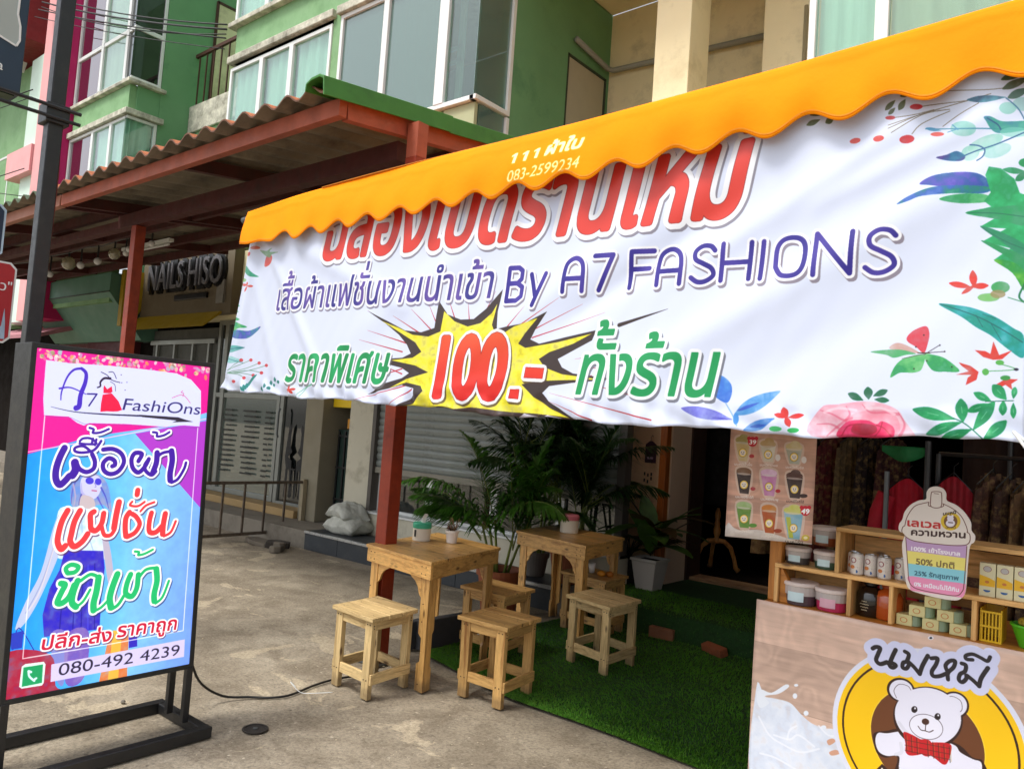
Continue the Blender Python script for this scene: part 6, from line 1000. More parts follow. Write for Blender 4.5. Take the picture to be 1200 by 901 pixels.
D(k='p',c=[60,40,30],p=[591,148,588,133,580,120,567,112,553,110,540,115,530,125,526,140,529,155,537,168,550,176,564,178,577,173,587,163]),
D(k='p',c=[240,205,80],p=[589,148,586,134,579,122,567,114,553,112,541,117,532,127,528,140,531,154,539,167,550,174,564,176,576,172,585,162]),
D(k='p',c=[238,226,214],p=[581,147,579,137,573,128,565,122,555,121,546,124,539,131,536,141,538,152,544,161,553,166,563,168,572,164,578,157]),
D(k='p',c=[40,30,30],p=[553,147,553,146,552,144,551,143,549,143,548,144,547,145,547,146,547,148,548,150,549,151,550,151,552,150,553,149]),
D(k='p',c=[40,30,30],p=[570,149,570,147,569,146,568,145,566,145,565,145,564,146,564,148,564,150,565,151,566,152,568,152,569,152,570,151]),
D(k='s',c=[60,30,30],w=3.3,p=[550,136,559,133,568,137]),
D(k='t',t='นมหมีรุ้ง',c=[40,28,30],p=[500,20,636,33],h=21,b=0.8),
D(k='p',c=[196,20,40],p=[179,815,178,808,174,802,167,798,160,798,153,801,148,806,146,813,147,820,152,825,158,829,166,829,172,827,177,821]),
D(k='p',c=[196,20,40],p=[242,818,241,812,237,806,230,802,223,802,216,804,212,810,210,816,211,823,215,829,221,833,229,833,235,830,240,825]),
D(k='p',c=[196,20,40],p=[234,791,231,773,221,759,206,750,188,748,171,755,160,769,155,786,158,804,168,819,184,828,201,829,218,822,229,808]),
D(k='p',c=[196,20,40],p=[629,311,627,305,623,299,618,295,611,295,605,297,600,302,599,308,600,315,604,320,610,324,616,325,622,322,627,318]),
D(k='p',c=[196,20,40],p=[686,318,684,311,681,306,675,302,668,301,662,304,658,308,656,315,657,321,661,327,667,331,673,331,679,329,684,324]),
D(k='p',c=[196,20,40],p=[678,292,676,275,666,260,652,251,636,249,621,255,611,267,606,283,609,300,618,315,633,324,649,326,663,320,674,308]),
D(k='t',t='39',c=[255,255,255],p=[168,768,223,770],h=35,sh=0.1,b=1.7,ref=0.727),
D(k='t',t='49',c=[255,255,255],p=[613,264,671,266],h=39,sh=0.1,b=2,ref=0.727),
D(k='p',c=[200,180,60],p=[683,88,681,77,673,68,662,62,649,61,637,63,629,70,625,79,628,90,635,99,647,105,660,106,671,104,680,97]),
D(k='p',c=[230,220,180],p=[670,86,668,80,664,76,658,73,651,72,645,73,641,77,639,81,640,87,644,91,650,94,657,95,663,94,668,91])]
ART_cup=[D(k='bg',kind='flat',c=[232,222,214]),
D(k='p',c=[196,160,204],s=0,p=[95,437,476,438,475,347,107,344]),
D(k='p',c=[240,226,120],s=0,p=[107,344,476,347,475,261,117,256]),
D(k='p',c=[140,210,226],s=0,p=[117,256,477,262,475,176,128,168]),
D(k='p',c=[240,150,190],s=0,p=[128,168,477,176,476,81,140,71]),
D(k='p',c=[240,150,190],p=[127,168,313,169,467,174,461,121,428,88,316,82,183,89,141,111]),
D(k='p',c=[234,224,214],p=[68,488,94,532,300,549,490,512,492,469,459,437,305,417,144,419,78,450]),
D(k='s',c=[110,66,56],w=5.4,p=[96,434,115,255,128,139,155,99,210,86,316,82,419,86,456,120,467,179,476,428]),
D(k='s',c=[110,66,56],w=5.4,p=[87,516,72,499,76,459,144,419,305,417,442,428,488,454,491,507,473,524]),
D(k='s',c=[110,66,56],w=5.4,p=[87,516,101,583,144,658,198,686,235,698]),
D(k='s',c=[110,66,56],w=5.3,p=[322,698,383,671,436,625,468,561,478,519]),
D(k='s',c=[110,66,56],w=5.3,p=[244,680,247,759,259,774,301,777,312,761,313,683,288,665,257,666,244,680]),
D(k='s',c=[110,66,56],w=5.3,p=[235,698,232,676,247,670]),
D(k='s',c=[110,66,56],w=5.3,p=[322,698,327,684,312,673]),
D(k='s',c=[110,66,56],w=4.1,p=[265,763,293,762]),
D(k='t',t='เลเวล',c=[196,36,36],p=[105,517,310,525],h=38,b=2.7),
D(k='t',t='ความหวาน',c=[60,32,28],p=[131,457,464,482],h=33,b=2.4),
D(k='p',c=[226,190,40],p=[432,590,427,563,412,540,388,525,362,521,338,530,320,549,313,575,318,602,334,626,358,641,385,644,409,635,426,616]),
D(k='p',c=[120,80,40],p=[414,588,411,569,400,552,384,541,365,539,348,545,336,559,332,577,335,597,346,614,363,624,381,626,398,620,410,606]),
D(k='p',c=[235,228,240],p=[391,604,389,595,384,588,376,583,367,582,359,585,353,591,351,599,353,608,358,616,366,621,375,622,383,619,388,613]),
D(k='p',c=[235,228,240],p=[400,574,397,563,390,553,379,547,366,545,355,549,347,556,344,566,346,577,354,587,365,593,377,595,389,591,397,584]),
D(k='s',c=[60,20,20],w=6.4,p=[361,574,385,575]),
D(k='p',c=[235,228,240],p=[366,618,365,614,363,611,360,609,357,609,354,610,352,612,351,616,352,620,354,623,356,625,360,625,363,624,365,621]),
D(k='p',c=[235,228,240],p=[390,621,389,617,387,614,384,612,381,612,378,613,376,615,375,619,376,622,378,626,381,628,384,628,387,627,389,624]),
D(k='t',t='นมหมี',c=[50,32,30],p=[326,619,403,640],h=15,b=1.2),
D(k='t',t='นมหมี',c=[50,32,30],p=[345,530,405,536],h=12,b=0.6),
D(k='t',t='100% เข้าโรงบาล',c=[250,244,250],p=[135,350,436,357],h=21,b=1.5),
D(k='t',t='50% ปกติ',c=[120,100,60],p=[168,258,405,266],h=32,b=1.5),
D(k='t',t='25% รักสุขภาพ',c=[60,110,130],p=[161,182,433,192],h=23,b=1.2),
D(k='t',t='0% เหมือนไม่ได้กิน',c=[245,240,250],p=[162,107,437,116],h=20,b=1.2)]
ART_val=[D(k='bg',kind='flat',c=[255,150,0]),
D(k='p',c=[250,248,232],s=0,p=[4416,479,4452,477,4470,574,4441,576,4402,557,4402,541,4429,547]),
D(k='p',c=[250,248,232],s=0,p=[4541,480,4576,478,4594,573,4566,575,4527,556,4528,541,4554,547]),
D(k='p',c=[250,248,232],s=0,p=[4659,488,4693,486,4710,581,4683,583,4645,564,4646,549,4671,555]),
D(k='t',t='ผ้าใบ',c=[250,248,232],p=[4771,495,5138,499],h=84,sh=0.3,b=6.8),
D(k='t',t='083-2599234',c=[248,236,200],p=[4374,317,5141,325],h=102,sh=0.22,b=3.5,ref=0.727)]
OUTLINE=[88,451,51,476,50,521,70,559,82,611,117,665,170,703,216,718,218,766,239,800,278,812,318,801,338,769,343,722,400,698,452,655,492,593,498,537,520,506,517,463,493,431,484,315,477,133,454,77,412,54,317,51,193,62,138,76,111,116,90,251,74,379]
# ------------------------------------------------------------------ shared materials
M_con=None
def concrete():
    m,n,b=newmat('concrete');v=coords(n)
    big=noise(n,v,.55,6,.6,.6);mid=noise(n,v,3.2,8,.68,.4);fine=noise(n,v,62,5,.8);sp=noise(n,v,30,5,.7)
    base=ramp(n,big,[(.34,srgb('7f7564')),(.5,srgb('978c7a')),(.66,srgb('a89e8c'))])
    base=mixc(n,ramp(n,mid,[(.4,(.75,)*3),(.6,(0,0,0))]),base,srgb('756a59'),'MIX')
    base=mixc(n,.35,base,ramp(n,mid,[(.3,srgb('6f6556')),(.7,srgb('a79d8a'))]))
    patch=ramp(n,noise(n,coords(n,(1,1.6,1)),1.45,9,.6,.8),[(.585,(0,0,0)),(.6,(.55,)*3)]);base=mixc(n,patch,base,srgb('bdaf95'))
    st=ramp(n,noise(n,v,.8,4,.6,.3),[(.6,(0,0,0)),(.8,(.5,)*3)]);base=mixc(n,st,base,srgb('5c5346'))
    cr_=N(n,'ShaderNodeTexVoronoi',i_Scale=.75,p_feature='DISTANCE_TO_EDGE');wv=n.nodes.new('ShaderNodeVectorMath');wv.operation='ADD';nz=N(n,'ShaderNodeTexNoise',i_Scale=1.6,i_Detail=6);n.links.new(v,nz.inputs['Vector']);n.links.new(v,wv.inputs[0]);n.links.new(nz.outputs['Color'],wv.inputs[1]);n.links.new(wv.outputs[0],cr_.inputs['Vector']);base=mixc(n,ramp(n,cr_.outputs['Distance'],[(.0,(.22,)*3),(.005,(0,0,0))]),base,srgb('4c453b'))
    base=mixc(n,1,base,ramp(n,fine,[(.3,(.45,)*3),(.48,(.95,)*3),(.7,(1.35,)*3)]),'MULTIPLY')
    base=mixc(n,ramp(n,sp,[(.62,(0,0,0)),(.70,(.75,)*3)]),base,srgb('c2b8a6'))
    base=mixc(n,ramp(n,noise(n,v,26,5,.7),[(.3,(.6,)*3),(.4,(0,0,0))]),base,srgb('4a4238'))
    n.links.new(base,b.inputs['Base Color']);b.inputs['Roughness'].default_value=.82;b.inputs['Specular IOR Level'].default_value=.3
    bump(n,b,fine,.5,.006);return m
M_con=concrete()
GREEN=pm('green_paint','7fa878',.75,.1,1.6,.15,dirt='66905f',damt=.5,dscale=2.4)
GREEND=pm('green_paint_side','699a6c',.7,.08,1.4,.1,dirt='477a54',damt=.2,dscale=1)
CREAM=pm('cream_paint','e2d8b2',.75,.06,2,.1,dirt='a89f80',damt=.3,dscale=1.3)
CREAM2=pm('pale_green_paint','aab08a',.75,.06,2,.1)
WHITEF=pm('white_aluminium','dfe2e0',.4,.05,5,.05,spec=.6)
MILD=pm('mildewed_white','d6d4c2',.85,.1,6,.3,dirt='4c4a3c',damt=.85,dscale=5)
MAG=pm('magenta_paint','b8105e',.6,.08,2,.1);PINK=pm('pink_paint','e3a3a4',.7,.08,2,.1);MINT=pm('mint_paint','cfe6d8',.6,.06,3,.05)
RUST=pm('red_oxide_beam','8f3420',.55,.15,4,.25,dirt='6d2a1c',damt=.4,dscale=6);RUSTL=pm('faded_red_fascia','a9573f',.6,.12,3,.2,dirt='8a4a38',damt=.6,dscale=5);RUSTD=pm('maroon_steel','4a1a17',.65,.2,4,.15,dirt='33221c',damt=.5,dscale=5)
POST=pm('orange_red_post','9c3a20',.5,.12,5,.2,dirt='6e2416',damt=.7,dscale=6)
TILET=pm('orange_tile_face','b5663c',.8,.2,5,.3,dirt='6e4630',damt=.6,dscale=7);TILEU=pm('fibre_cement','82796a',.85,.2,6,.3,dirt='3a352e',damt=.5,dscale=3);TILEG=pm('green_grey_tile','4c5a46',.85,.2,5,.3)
RIDGE=pm('green_ridge_paint','3c7a30',.5,.1,5,.15,dirt='2f6028',damt=.3,dscale=4)
DARK=pm('dark_interior','15100d',.9,.3,2,.1,spec=.08);BROWN=pm('dark_brown_wall','2a1a14',.85,.3,2,.1,spec=.15)  # DARK: near-black wall colour stands in for the shade inside the rooms
BLACKM=pm('black_metal','17181a',.42,.2,12,.2,spec=.6,dirt='2c2a28',damt=.3,dscale=9);GREYM=pm('grey_steel','6a6f70',.45,.15,9,.15,metal=.6)
TEAL=glassmat('teal_glass',(.84,.96,.91),(.05,.12,.10),.08);TEAL2=glassmat('grey_teal_glass',(.42,.58,.52),(.16,.28,.25),.5);DKG=glassmat('dark_glass',(.25,.28,.27),(.02,.025,.025),.5);PLUM=glassmat('plum_glass',(.5,.3,.32),(.10,.02,.04),.72)
CURT=pm('mint_curtain','cfdfd6',.85,.12,3,.1,stretch=(9,9,.4));CURTW=pm('cream_curtain','c9c6b2',.85,.1,3,.1,stretch=(6,6,.5))
# ------------------------------------------------------------------ setting
g=MB()
def gz(x,y): return .006*math.sin(x*1.3+y*.7)+.004*math.sin(y*2.1-x*.6)
xs=[-90,-40,-20]+[-14+.5*i for i in range(35)]+[6,20,60];ys=[-40,-15,-5]+[-2+.5*i for i in range(20)]+[9,20,60]
g.add([(x,y,gz(x,y)-.006 if -14<=x<=3 and -2<=y<=8 else -.006) for y in ys for x in xs],[(j*len(xs)+i,j*len(xs)+i+1,(j+1)*len(xs)+i+1,(j+1)*len(xs)+i) for j in range(len(ys)-1) for i in range(len(xs)-1)])
tag(g.build('ground',M_con,smooth=True),kind='structure')
M_tile=pm('slate_tile','33383d',.5,.18,3,.1,dirt='4a4c4a',damt=.35,dscale=5);M_plat=pm('platform_cement','7d766a',.8,.15,2,.3,dirt='5a5348',damt=.4)
pf=tag(MB().box(-30,4,5.52,12,-.1,.2).build('raised_pavement',M_plat,bev=.006),kind='structure')
x=-7.5;i=0
while x<-3.95:
    w=min(.6,-3.93-x)
    MB().box(x+.003,x+w-.003,5.50,5.518,.0,.185).build('tile',M_tile,pf,bev=.002);MB().box(x+.003,x+w-.003,5.52,5.95,.2,.212).build('tile',M_tile,pf,bev=.002);x+=w
MB().box(-7.5,-3.93,5.485,5.525,.186,.212).build('step_nosing',pm('aluminium_trim','c6c9c9',.3,.1,20,.05,metal=.7),pf,bev=.002)
# ------------------------------------------------------------------ the row of shophouses
B_=empty('shophouse_row',(-8,6,0),'green painted shophouse row with bay windows rising behind the rust red canopy','building')
def wall(x0,x1,y0,y1,z0,z1,m=GREEN,name='wall',bev=0): return MB().box(x0,x1,y0,y1,z0,z1).build(name,m,B_,bev=bev)
class Pl:    # a vertical plane for windows: base point, direction u, inward normal n
    def __init__(s,p,u,n): s.p=Vector(p);s.u=Vector(u);s.n=Vector(n)
    def box(s,mb,u0,u1,d0,d1,z0,z1,m=0):
        a=[s.p+s.u*u+s.n*d for u in (u0,u1) for d in (d0,d1)];xs=[q.x for q in a];ys=[q.y for q in a]
        return mb.box(min(xs),max(xs),min(ys),max(ys),z0,z1,m)
def window(pl,u0,u1,z0,z1,mul=(),trans=(),pane=None,curt=None,fw=.05,cd=.085,edges=(1,1,1,1),parent=None,fm=None,name='window',depth=.07):
    f=MB()
    if edges[0]: pl.box(f,u0,u0+fw,0,depth,z0,z1)
    if edges[1]: pl.box(f,u1-fw,u1,0,depth,z0,z1)
    a=u0+fw*edges[0];b=u1-fw*edges[1]
    if edges[2]: pl.box(f,a,b,0,depth,z0,z0+fw)
    if edges[3]: pl.box(f,a,b,0,depth,z1-fw,z1)
    za=z0+fw*edges[2];zb=z1-fw*edges[3];ms=[m for m in mul];cuts=[a]
    for m in ms: wv=.045 if not isinstance(m,tuple) else m[1];mm=m if not isinstance(m,tuple) else m[0];pl.box(f,mm-wv,mm+wv,-.006,depth-.01,za,zb);cuts+=[mm-wv,mm+wv]
    cuts.append(b)
    for i in range(0,len(cuts)-1,2):
        for t in trans: pl.box(f,cuts[i],cuts[i+1],.004,depth-.02,t-.035,t+.035)
    fo=f.build(name,fm or WHITEF,parent or B_,bev=.004)
    zs=[za]+[q for t in trans for q in (t-.035,t+.035)]+[zb]
    for i in range(0,len(cuts)-1,2):
        for j in range(0,len(zs)-1,2):
            p=pane[(i//2)%len(pane)] if isinstance(pane,(list,tuple)) else pane
            pl.box(MB(),cuts[i],cuts[i+1],.03,.038,zs[j],zs[j+1]).build('pane',p,fo)
    if curt:
        for i in range(0,len(cuts)-1,2):
            c=curt[(i//2)%len(curt)] if isinstance(curt,(list,tuple)) else curt
            if not c: continue
            ca,cb=cuts[i],cuts[i+1];n=int((cb-ca)/.02)+2;mb=MB();ph=random.random()*6
            mb.grid(lambda s,t:tuple(pl.p+pl.u*(ca+(cb-ca)*s)+pl.n*(cd+.018*math.sin(s*n*.62+ph)+.01*math.sin(s*n*.23))+Vector((0,0,z0+(z1-z0)*t))),n,2)
            mb.build('curtain',c,fo,smooth=True)
    return fo
random.seed(4)
FY=5.6
PB=Pl((0,FY,0),(1,0,0),(0,1,0))
# bay B (middle) : back room box, bands, windows
wall(-10.25,-5.45,FY+.02,FY+.14,6.46,7.02);wall(-10.3,-5.4,FY+.02,FY+.14,3.9,4.45)
wall(-7.95,-7.78,FY+.02,FY+.14,4.45,6.46)
MB().box(-10.2,-7.95,FY+.04,FY+.12,4.45,5.0).build('wall',GREEN,B_)
MB().box(-7.78,-5.95,FY+.05,FY+.1,4.45,4.9).build('spandrel_panel',CREAM2,B_);MB().box(-5.9,-5.45,FY+.05,FY+.1,4.5,4.87).build('spandrel_panel',CREAM2,B_)
window(PB,-10.3,-7.95,5.0,6.4,(-9.5,-8.8),(),TEAL,CURT,edges=(1,1,1,1))
window(PB,-7.78,-5.43,4.88,6.45,(-6.92,(-5.95,.07)),(),[TEAL2,TEAL2,TEAL],[None,CURT,None],edges=(1,0,1,1))
PBs=Pl((-5.4,0,0),(0,1,0),(-1,0,0))
window(PBs,FY+.0,6.15,4.88,6.45,(),(),TEAL2,None,edges=(0,1,1,1),depth=.09);window(PBs,FY+.1,6.15,4.45,4.86,(),(),TEAL2,None,edges=(0,1,1,0),depth=.09)
# inner room seen through the big panes
MB().box(-10.2,-5.6,7.4,7.5,3.9,6.5).build('room_wall',pm('room_green','8aa694',.8,.1,2,.05),B_);MB().box(-10.2,-5.6,5.8,7.4,6.45,6.5).build('room_ceiling',CREAM,B_);MB().box(-10.2,-5.6,5.8,7.4,3.95,4.0).build('room_floor',CREAM,B_)
for z in (5.62,5.78): MB().box(-7.1,-6.05,6.0,6.03,z-.018,z+.018).build('inner_rail',MINT,B_)
MB().box(-6.12,-6.05,6.0,6.05,4.6,6.4).build('inner_rail',MINT,B_);MB().box(-7.12,-7.06,6.0,6.05,4.6,6.3).build('inner_rail',MINT,B_)
for (xa,xb) in ((-10.34,-7.9),(-7.82,-5.36)):
    MB().box(xa,xb,FY-.05,FY+.12,6.46 if xb<-7 else 6.455,6.56).build('window_hood',MILD,B_,bev=.01)
MB().box(-10.36,-5.36,FY-.07,FY+.13,6.99,7.06).build('sill',MILD,B_,bev=.01)
window(PB,-10.3,-7.95,7.07,8.6,(-9.5,-8.8),(),TEAL,CURT)
window(PB,-7.9,-5.43,7.07,8.6,(-6.9,),(),TEAL,CURT,edges=(1,0,1,1))
wall(-10.25,-5.45,FY+.02,FY+.14,8.62,10.5)
# bay B side wall with its door, back wall, column of the right-hand recess
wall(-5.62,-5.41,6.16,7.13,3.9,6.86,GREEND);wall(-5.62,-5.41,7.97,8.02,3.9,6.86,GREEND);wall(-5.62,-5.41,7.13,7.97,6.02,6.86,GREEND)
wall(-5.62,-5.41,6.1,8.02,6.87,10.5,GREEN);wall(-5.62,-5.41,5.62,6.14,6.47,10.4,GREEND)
dr=MB().box(-5.6,-5.42,7.16,7.93,3.95,5.99).build('door',pm('grey_cream_door','b3ad98',.6,.06,3,.05),B_,bev=.004);MB().box(-5.5,-5.408,7.13,7.16,3.9,6.02).box(-5.5,-5.408,7.93,7.96,3.9,6.02).box(-5.5,-5.408,7.13,7.96,5.99,6.019).build('door_frame',pm('dark_trim','2c3a2c',.6,.1,5,.05),dr)
wall(-5.4,-1.0,8.0,8.15,3.0,6.86,CREAM);MB().box(-5.4,-1.9,5.7,8.0,6.87,7.0).build('balcony_slab',CREAM,B_)
MB().box(-5.41,-1.9,5.62,5.72,6.8,7.1).build('slab_edge',GREEN,B_)
MB().tube([(-5.36,7.2,6.2),(-5.36,7.9,6.12),(-5.3,7.94,6.1),(-3.2,7.94,6.0)],.035,8).build('drain_pipe',pm('pvc_pipe','8e9086',.5,.1,6,.05),B_,smooth=True)
MB().box(-3.865,-3.485,6.5,6.9,3.0,9).build('column',pm('bright_cream_column','f0e4ba',.7,.05,2,.08,dirt='cdbf92',damt=.25,dscale=1.5),B_,bev=.008)  # the column's own brighter cream paint
MB().box(-3.05,-1.95,7.2,7.99,3,6.86).build('pilaster',CREAM,B_);MB().tube([(-2.62,7.15,4.2),(-2.62,7.15,5.75)],.02,6).build('drain_pipe',pm('old_pipe','8d8568',.6,.1,6,.05),B_)
# bay C (right)
PC=Pl((0,FY,0),(1,0,0),(0,1,0))
window(PC,-2.03,1.6,3.9,6.3,(-1.52,-.7,.3),(),TEAL,[CURT,CURTW],edges=(1,1,1,1));wall(-2.03,3.9,5.9,6.0,6.3,8);wall(1.62,3.9,FY+.02,6,3,8)
MB().box(-1.9,1.6,6.6,6.7,3.5,6.4).build('room_wall',CREAM,B_)
# bay A (left)
PA=Pl((0,FY,0),(1,0,0),(0,1,0))
wall(-15.95,-13.62,FY+.02,FY+.14,6.54,6.98);wall(-16.0,-13.6,FY+.02,FY+.14,3.2,4.9)
window(PA,-16.0,-13.6,4.9,6.42,(-14.95,-14.2),(),[PLUM,TEAL,TEAL],[CURTW,CURT,CURT],edges=(1,0,1,1))
window(PA,-16.0,-13.6,7.06,9.4,(-14.87,-13.86),(7.97,),[PLUM,TEAL,DKG],[None,CURTW,None],edges=(1,0,1,1))
PAs=Pl((-13.57,0,0),(0,1,0),(-1,0,0))
window(PAs,FY,6.12,4.9,6.42,(),(),TEAL,CURT,edges=(0,1,1,1));window(PAs,FY,6.12,7.06,9.4,(),(7.97,),DKG,None,edges=(0,1,1,1))
for z0,z1 in ((6.43,6.53),(6.985,7.05)):
    MB().box(-16.0,-13.5,FY-.06,FY+.13,z0,z1).box(-13.62,-13.5,FY+.13,6.2,z0,z1).build('sill',MILD,B_,bev=.01)
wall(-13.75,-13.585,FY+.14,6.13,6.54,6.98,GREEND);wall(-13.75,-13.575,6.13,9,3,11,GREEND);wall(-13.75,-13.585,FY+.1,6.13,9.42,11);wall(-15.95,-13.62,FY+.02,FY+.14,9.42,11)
MB().box(-16,-13.7,6.8,6.9,4.5,9.5).build('room_wall',pm('room_dark','6a5a58',.8,.1,2,.05),B_)
# recess between bays A and B: parapet, railing, door
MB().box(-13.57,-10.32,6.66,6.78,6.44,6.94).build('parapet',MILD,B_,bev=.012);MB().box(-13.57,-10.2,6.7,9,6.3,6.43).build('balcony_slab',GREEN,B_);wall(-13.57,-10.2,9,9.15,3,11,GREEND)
wall(-10.3,-10.22,FY+.14,9,3.9,11,GREEN);wall(-13.57,-10.32,6.62,6.75,5.8,6.3)
rl=MB().beam((-13.6,6.72,7.9),(-10.32,6.72,7.9),.05,.06).build('railing',pm('brown_railing','4a2a20',.6,.15,6,.1),B_)
for i in range(13): MB().beam((-13.45+i*.25,6.72,6.94),(-13.45+i*.25,6.72,7.87),.022,.022,(0,1,0)).build('baluster',pm('brown_railing','4a2a20'),rl)
dr=MB().box(-13.58,-13.54,7.03,7.9,6.45,9.04).build('door',CREAM,B_);MB().box(-13.57,-13.53,6.99,7.03,6.44,9.08).box(-13.57,-13.53,7.0,7.95,9.04,9.09).build('door_frame',pm('brown_railing','4a2a20'),dr)
# strips and units further left
MB().box(-16.72,-16.02,5.42,6.2,3,11.5).build('pilaster',MAG,B_);MB().box(-17.5,-17.1,5.5,6.2,3,11.5).build('pilaster',PINK,B_);MB().box(-17.1,-16.72,5.52,6.2,3,11.5).build('pilaster',pm('beige_strip','a8987e'),B_)
MB().box(-18.45,-17.5,5.6,6.3,3,8.6).build('pilaster',MINT,B_);MB().box(-18.9,-17.52,5.45,6.3,6.05,6.6).build('bay_band',PINK,B_);MB().box(-30,-18.45,5.8,6.2,3,8.75).build('wall',GREEN,B_)
MB().prism([(0,0),(0,2.2),(1.6,2.2)],(-19.6,5.0,8.7),(1,0,0),(0,0,1),(0,.8,0)).build('gable_trim',WHITEF,B_);MB().box(-30,-18.1,4.9,6.2,8.9,12).build('eaves',pm('dark_red_roof','7a1c1c',.7,.2,4,.2),B_)
window(Pl((0,5.79,0),(1,0,0),(0,1,0)),-22.5,-19.9,4.6,6.9,(-21,),(),TEAL,CURT)
# ground floor: party walls and shop fronts
SH=pm('shutter_steel','8e9490',.45,.1,4,.1,metal=.15,dirt='565a58',damt=.35,dscale=3)
PIL=pm('white_pilaster','c9c4b0',.75,.06,3,.1,dirt='8f8873',damt=.4,dscale=3)
MB().box(-7.56,-7.12,6.06,6.5,.2,3.6).build('pilaster',PIL,B_,bev=.01);MB().box(-8.46,-8.1,6.06,6.5,.2,3.6).build('pilaster',pm('grey_beige_pilaster','8d8672',.8,.1,3,.1),B_,bev=.01)
MB().box(-8.1,-7.56,6.5,6.6,.2,3).build('wall',BROWN,B_);MB().box(-8.08,-7.57,6.2,6.24,1.66,2.6).build('yellow_panel',pm('yellow_panel','e8c400',.5,.04,3,.05),B_)
gt=MB().box(-8.06,-7.6,6.3,6.33,.25,1.38).build('gate',pm('dark_green_gate','16302a',.5,.2,5,.2),B_)
for x in (-8.02,-7.9,-7.78,-7.66): MB().box(x-.01,x+.01,6.28,6.299,.27,1.36).build('gate_bar',BLACKM,gt)
for z in (.5,.9,1.3): MB().box(-8.04,-7.62,6.277,6.29,z-.012,z+.012).build('gate_bar',BLACKM,gt)
MB().box(-7.78,-7.62,6.21,6.25,1.4,1.52).build('notice',pm('orange_notice','c88a20'),B_)
sh=MB().box(-7.12,-7.06,6.05,6.16,.45,3.2).build('shutter_rail',pm('shutter_rail','55504a',.5,.1,4,.1),B_);MB().box(-3.72,-3.64,6.05,6.16,.45,3.2).build('shutter_rail',pm('shutter_rail','55504a'),B_)
prof=[(0,0),(.012,.02),(.02,.05),(.012,.075),(0,.082)]
sl_=MB();V=[];zz=0
sl_.add([(x,6.12-d,z) for x in (-7.06,-3.72) for d,z in prof],[(i,i+1,5+i+1,5+i) for i in range(4)])
s0=sl_.build('slat',SH,sh);s0.location=(0,0,.985)
me0=s0.data
for i in range(1,25):
    s=s0.copy();COL.objects.link(s);s.parent=sh;s.location=(0,0,.985+i*.082)
MB().box(-7.06,-3.72,6.09,6.13,.915,.984).build('bottom_bar',pm('shutter_bar','8b877a',.5,.1,4,.1),sh,bev=.004)
wf=window(Pl((0,6.16,0),(1,0,0),(0,1,0)),-7.06,-3.72,.46,.99,(-6.2,-5.25,-4.4),(),DKG,None,fw=.04);MB().box(-7.12,-3.64,6.0,6.2,.2,.45).build('wall',PIL,B_,bev=.008)
MB().box(-7.12,-3.64,5.98,6.16,.452,.472).build('sill',WHITEF,B_)
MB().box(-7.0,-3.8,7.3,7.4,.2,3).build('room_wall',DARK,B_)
MB().box(-13,-3.4,6.17,6.4,2.9,3.9).build('wall',CREAM,B_)
# clutter behind the shutter's low window
hb=tag(MB().lathe([(.1,0),(.13,.3),(.135,.32)],(-6.1,6.45,.45),16).build('laundry_basket',pm('mauve_plastic','5d4a58',.5,.2,30,.6)),'mauve woven laundry basket behind the low window under the shutter','basket')
random.seed(8)
for i in range(9):
    b_=MB().ball((0,0,0),.13+random.random()*.05,.1,.07+random.random()*.04,10,6)
    for k,v in enumerate(b_.v): b_.v[k]=(v[0]*(1+.2*math.sin(v[2]*50+i)),v[1],v[2])
    o=thing('cloth_heap',b_,pm(['grey_cloth','pale_cloth','dark_cloth'][i%3],['55585a','8f9492','2b2f33'][i%3]),'%s laundry bundle behind the low shutter window, %s'%(['grey','pale','dark'][i%3],['at the left end','second from the left','third from the left','fourth, touching the red post','fifth, in the middle of the heap','sixth along the heap','seventh along the heap','eighth, next to the basket','closest to the basket'][i]),'laundry','laundry bundles behind the shutter window',smooth=True);o.location=(-6.95+i*.09,6.42+.1*(i%2),.5+.09*(i%3))
# nail shop front (left of the pilasters)
NS=Pl((0,6.3,0),(1,0,0),(0,1,0));ALU=pm('aluminium_door','8d918c',.4,.1,6,.05,metal=.4)
window(NS,-11.2,-9.42,.3,2.9,(-10.95,),(1.75,),[DKG,glassmat('frosted_glass',(.3,.36,.32),(.13,.17,.15),.7)],None,fw=.07,fm=ALU,name='shop_window')
dd=window(NS,-9.4,-8.5,.25,2.9,(),(),DKG,None,fw=.08,fm=ALU,name='glass_door');MB().tube([(-9.3,6.24,1.2),(-9.3,6.22,1.25),(-9.3,6.22,1.55),(-9.3,6.24,1.6)],.014,8).build('handle',GREYM,dd)
MB().box(-11.3,-8.46,6.0,6.3,.2,.3).build('door_step',pm('tan_step','a58a5e',.8,.12,3,.1),B_,bev=.01);MB().box(-11.3,-8.46,7.8,7.9,.2,3).build('room_wall',pm('nail_room','39403c',.8,.2,1.5,.1),B_);MB().box(-17.3,-7.6,8.2,8.3,.2,6).build('room_wall',DARK,B_);MB().box(-17.3,-8.5,6.5,8.2,2.95,3.05).build('room_ceiling',DARK,B_)
MB().box(-11.0,-9.5,6.7,7.0,1.55,1.6).box(-11.0,-9.5,6.7,7.0,1.9,1.94).box(-10.3,-10.25,6.7,7.0,1.2,2.2).build('room_shelf',CREAM,B_)
LT=pm('vinyl_lettering','23251f',.6)
random.seed(3)
for col,(x0,x1) in enumerate(((-10.85,-10.55),(-10.3,-9.95),(-9.72,-9.58))):
    for r in range(13):
        ww=(x1-x0)*(.55+.45*random.random());xa=x0+(x1-x0-ww)*random.random()
        mb=MB();mb.box(xa,xa+ww,6.285,6.29,1.52-r*.075,1.545-r*.075);mb.build('price_line',LT,B_)
SIL=pm('black_decal','0c0c0c',.6)
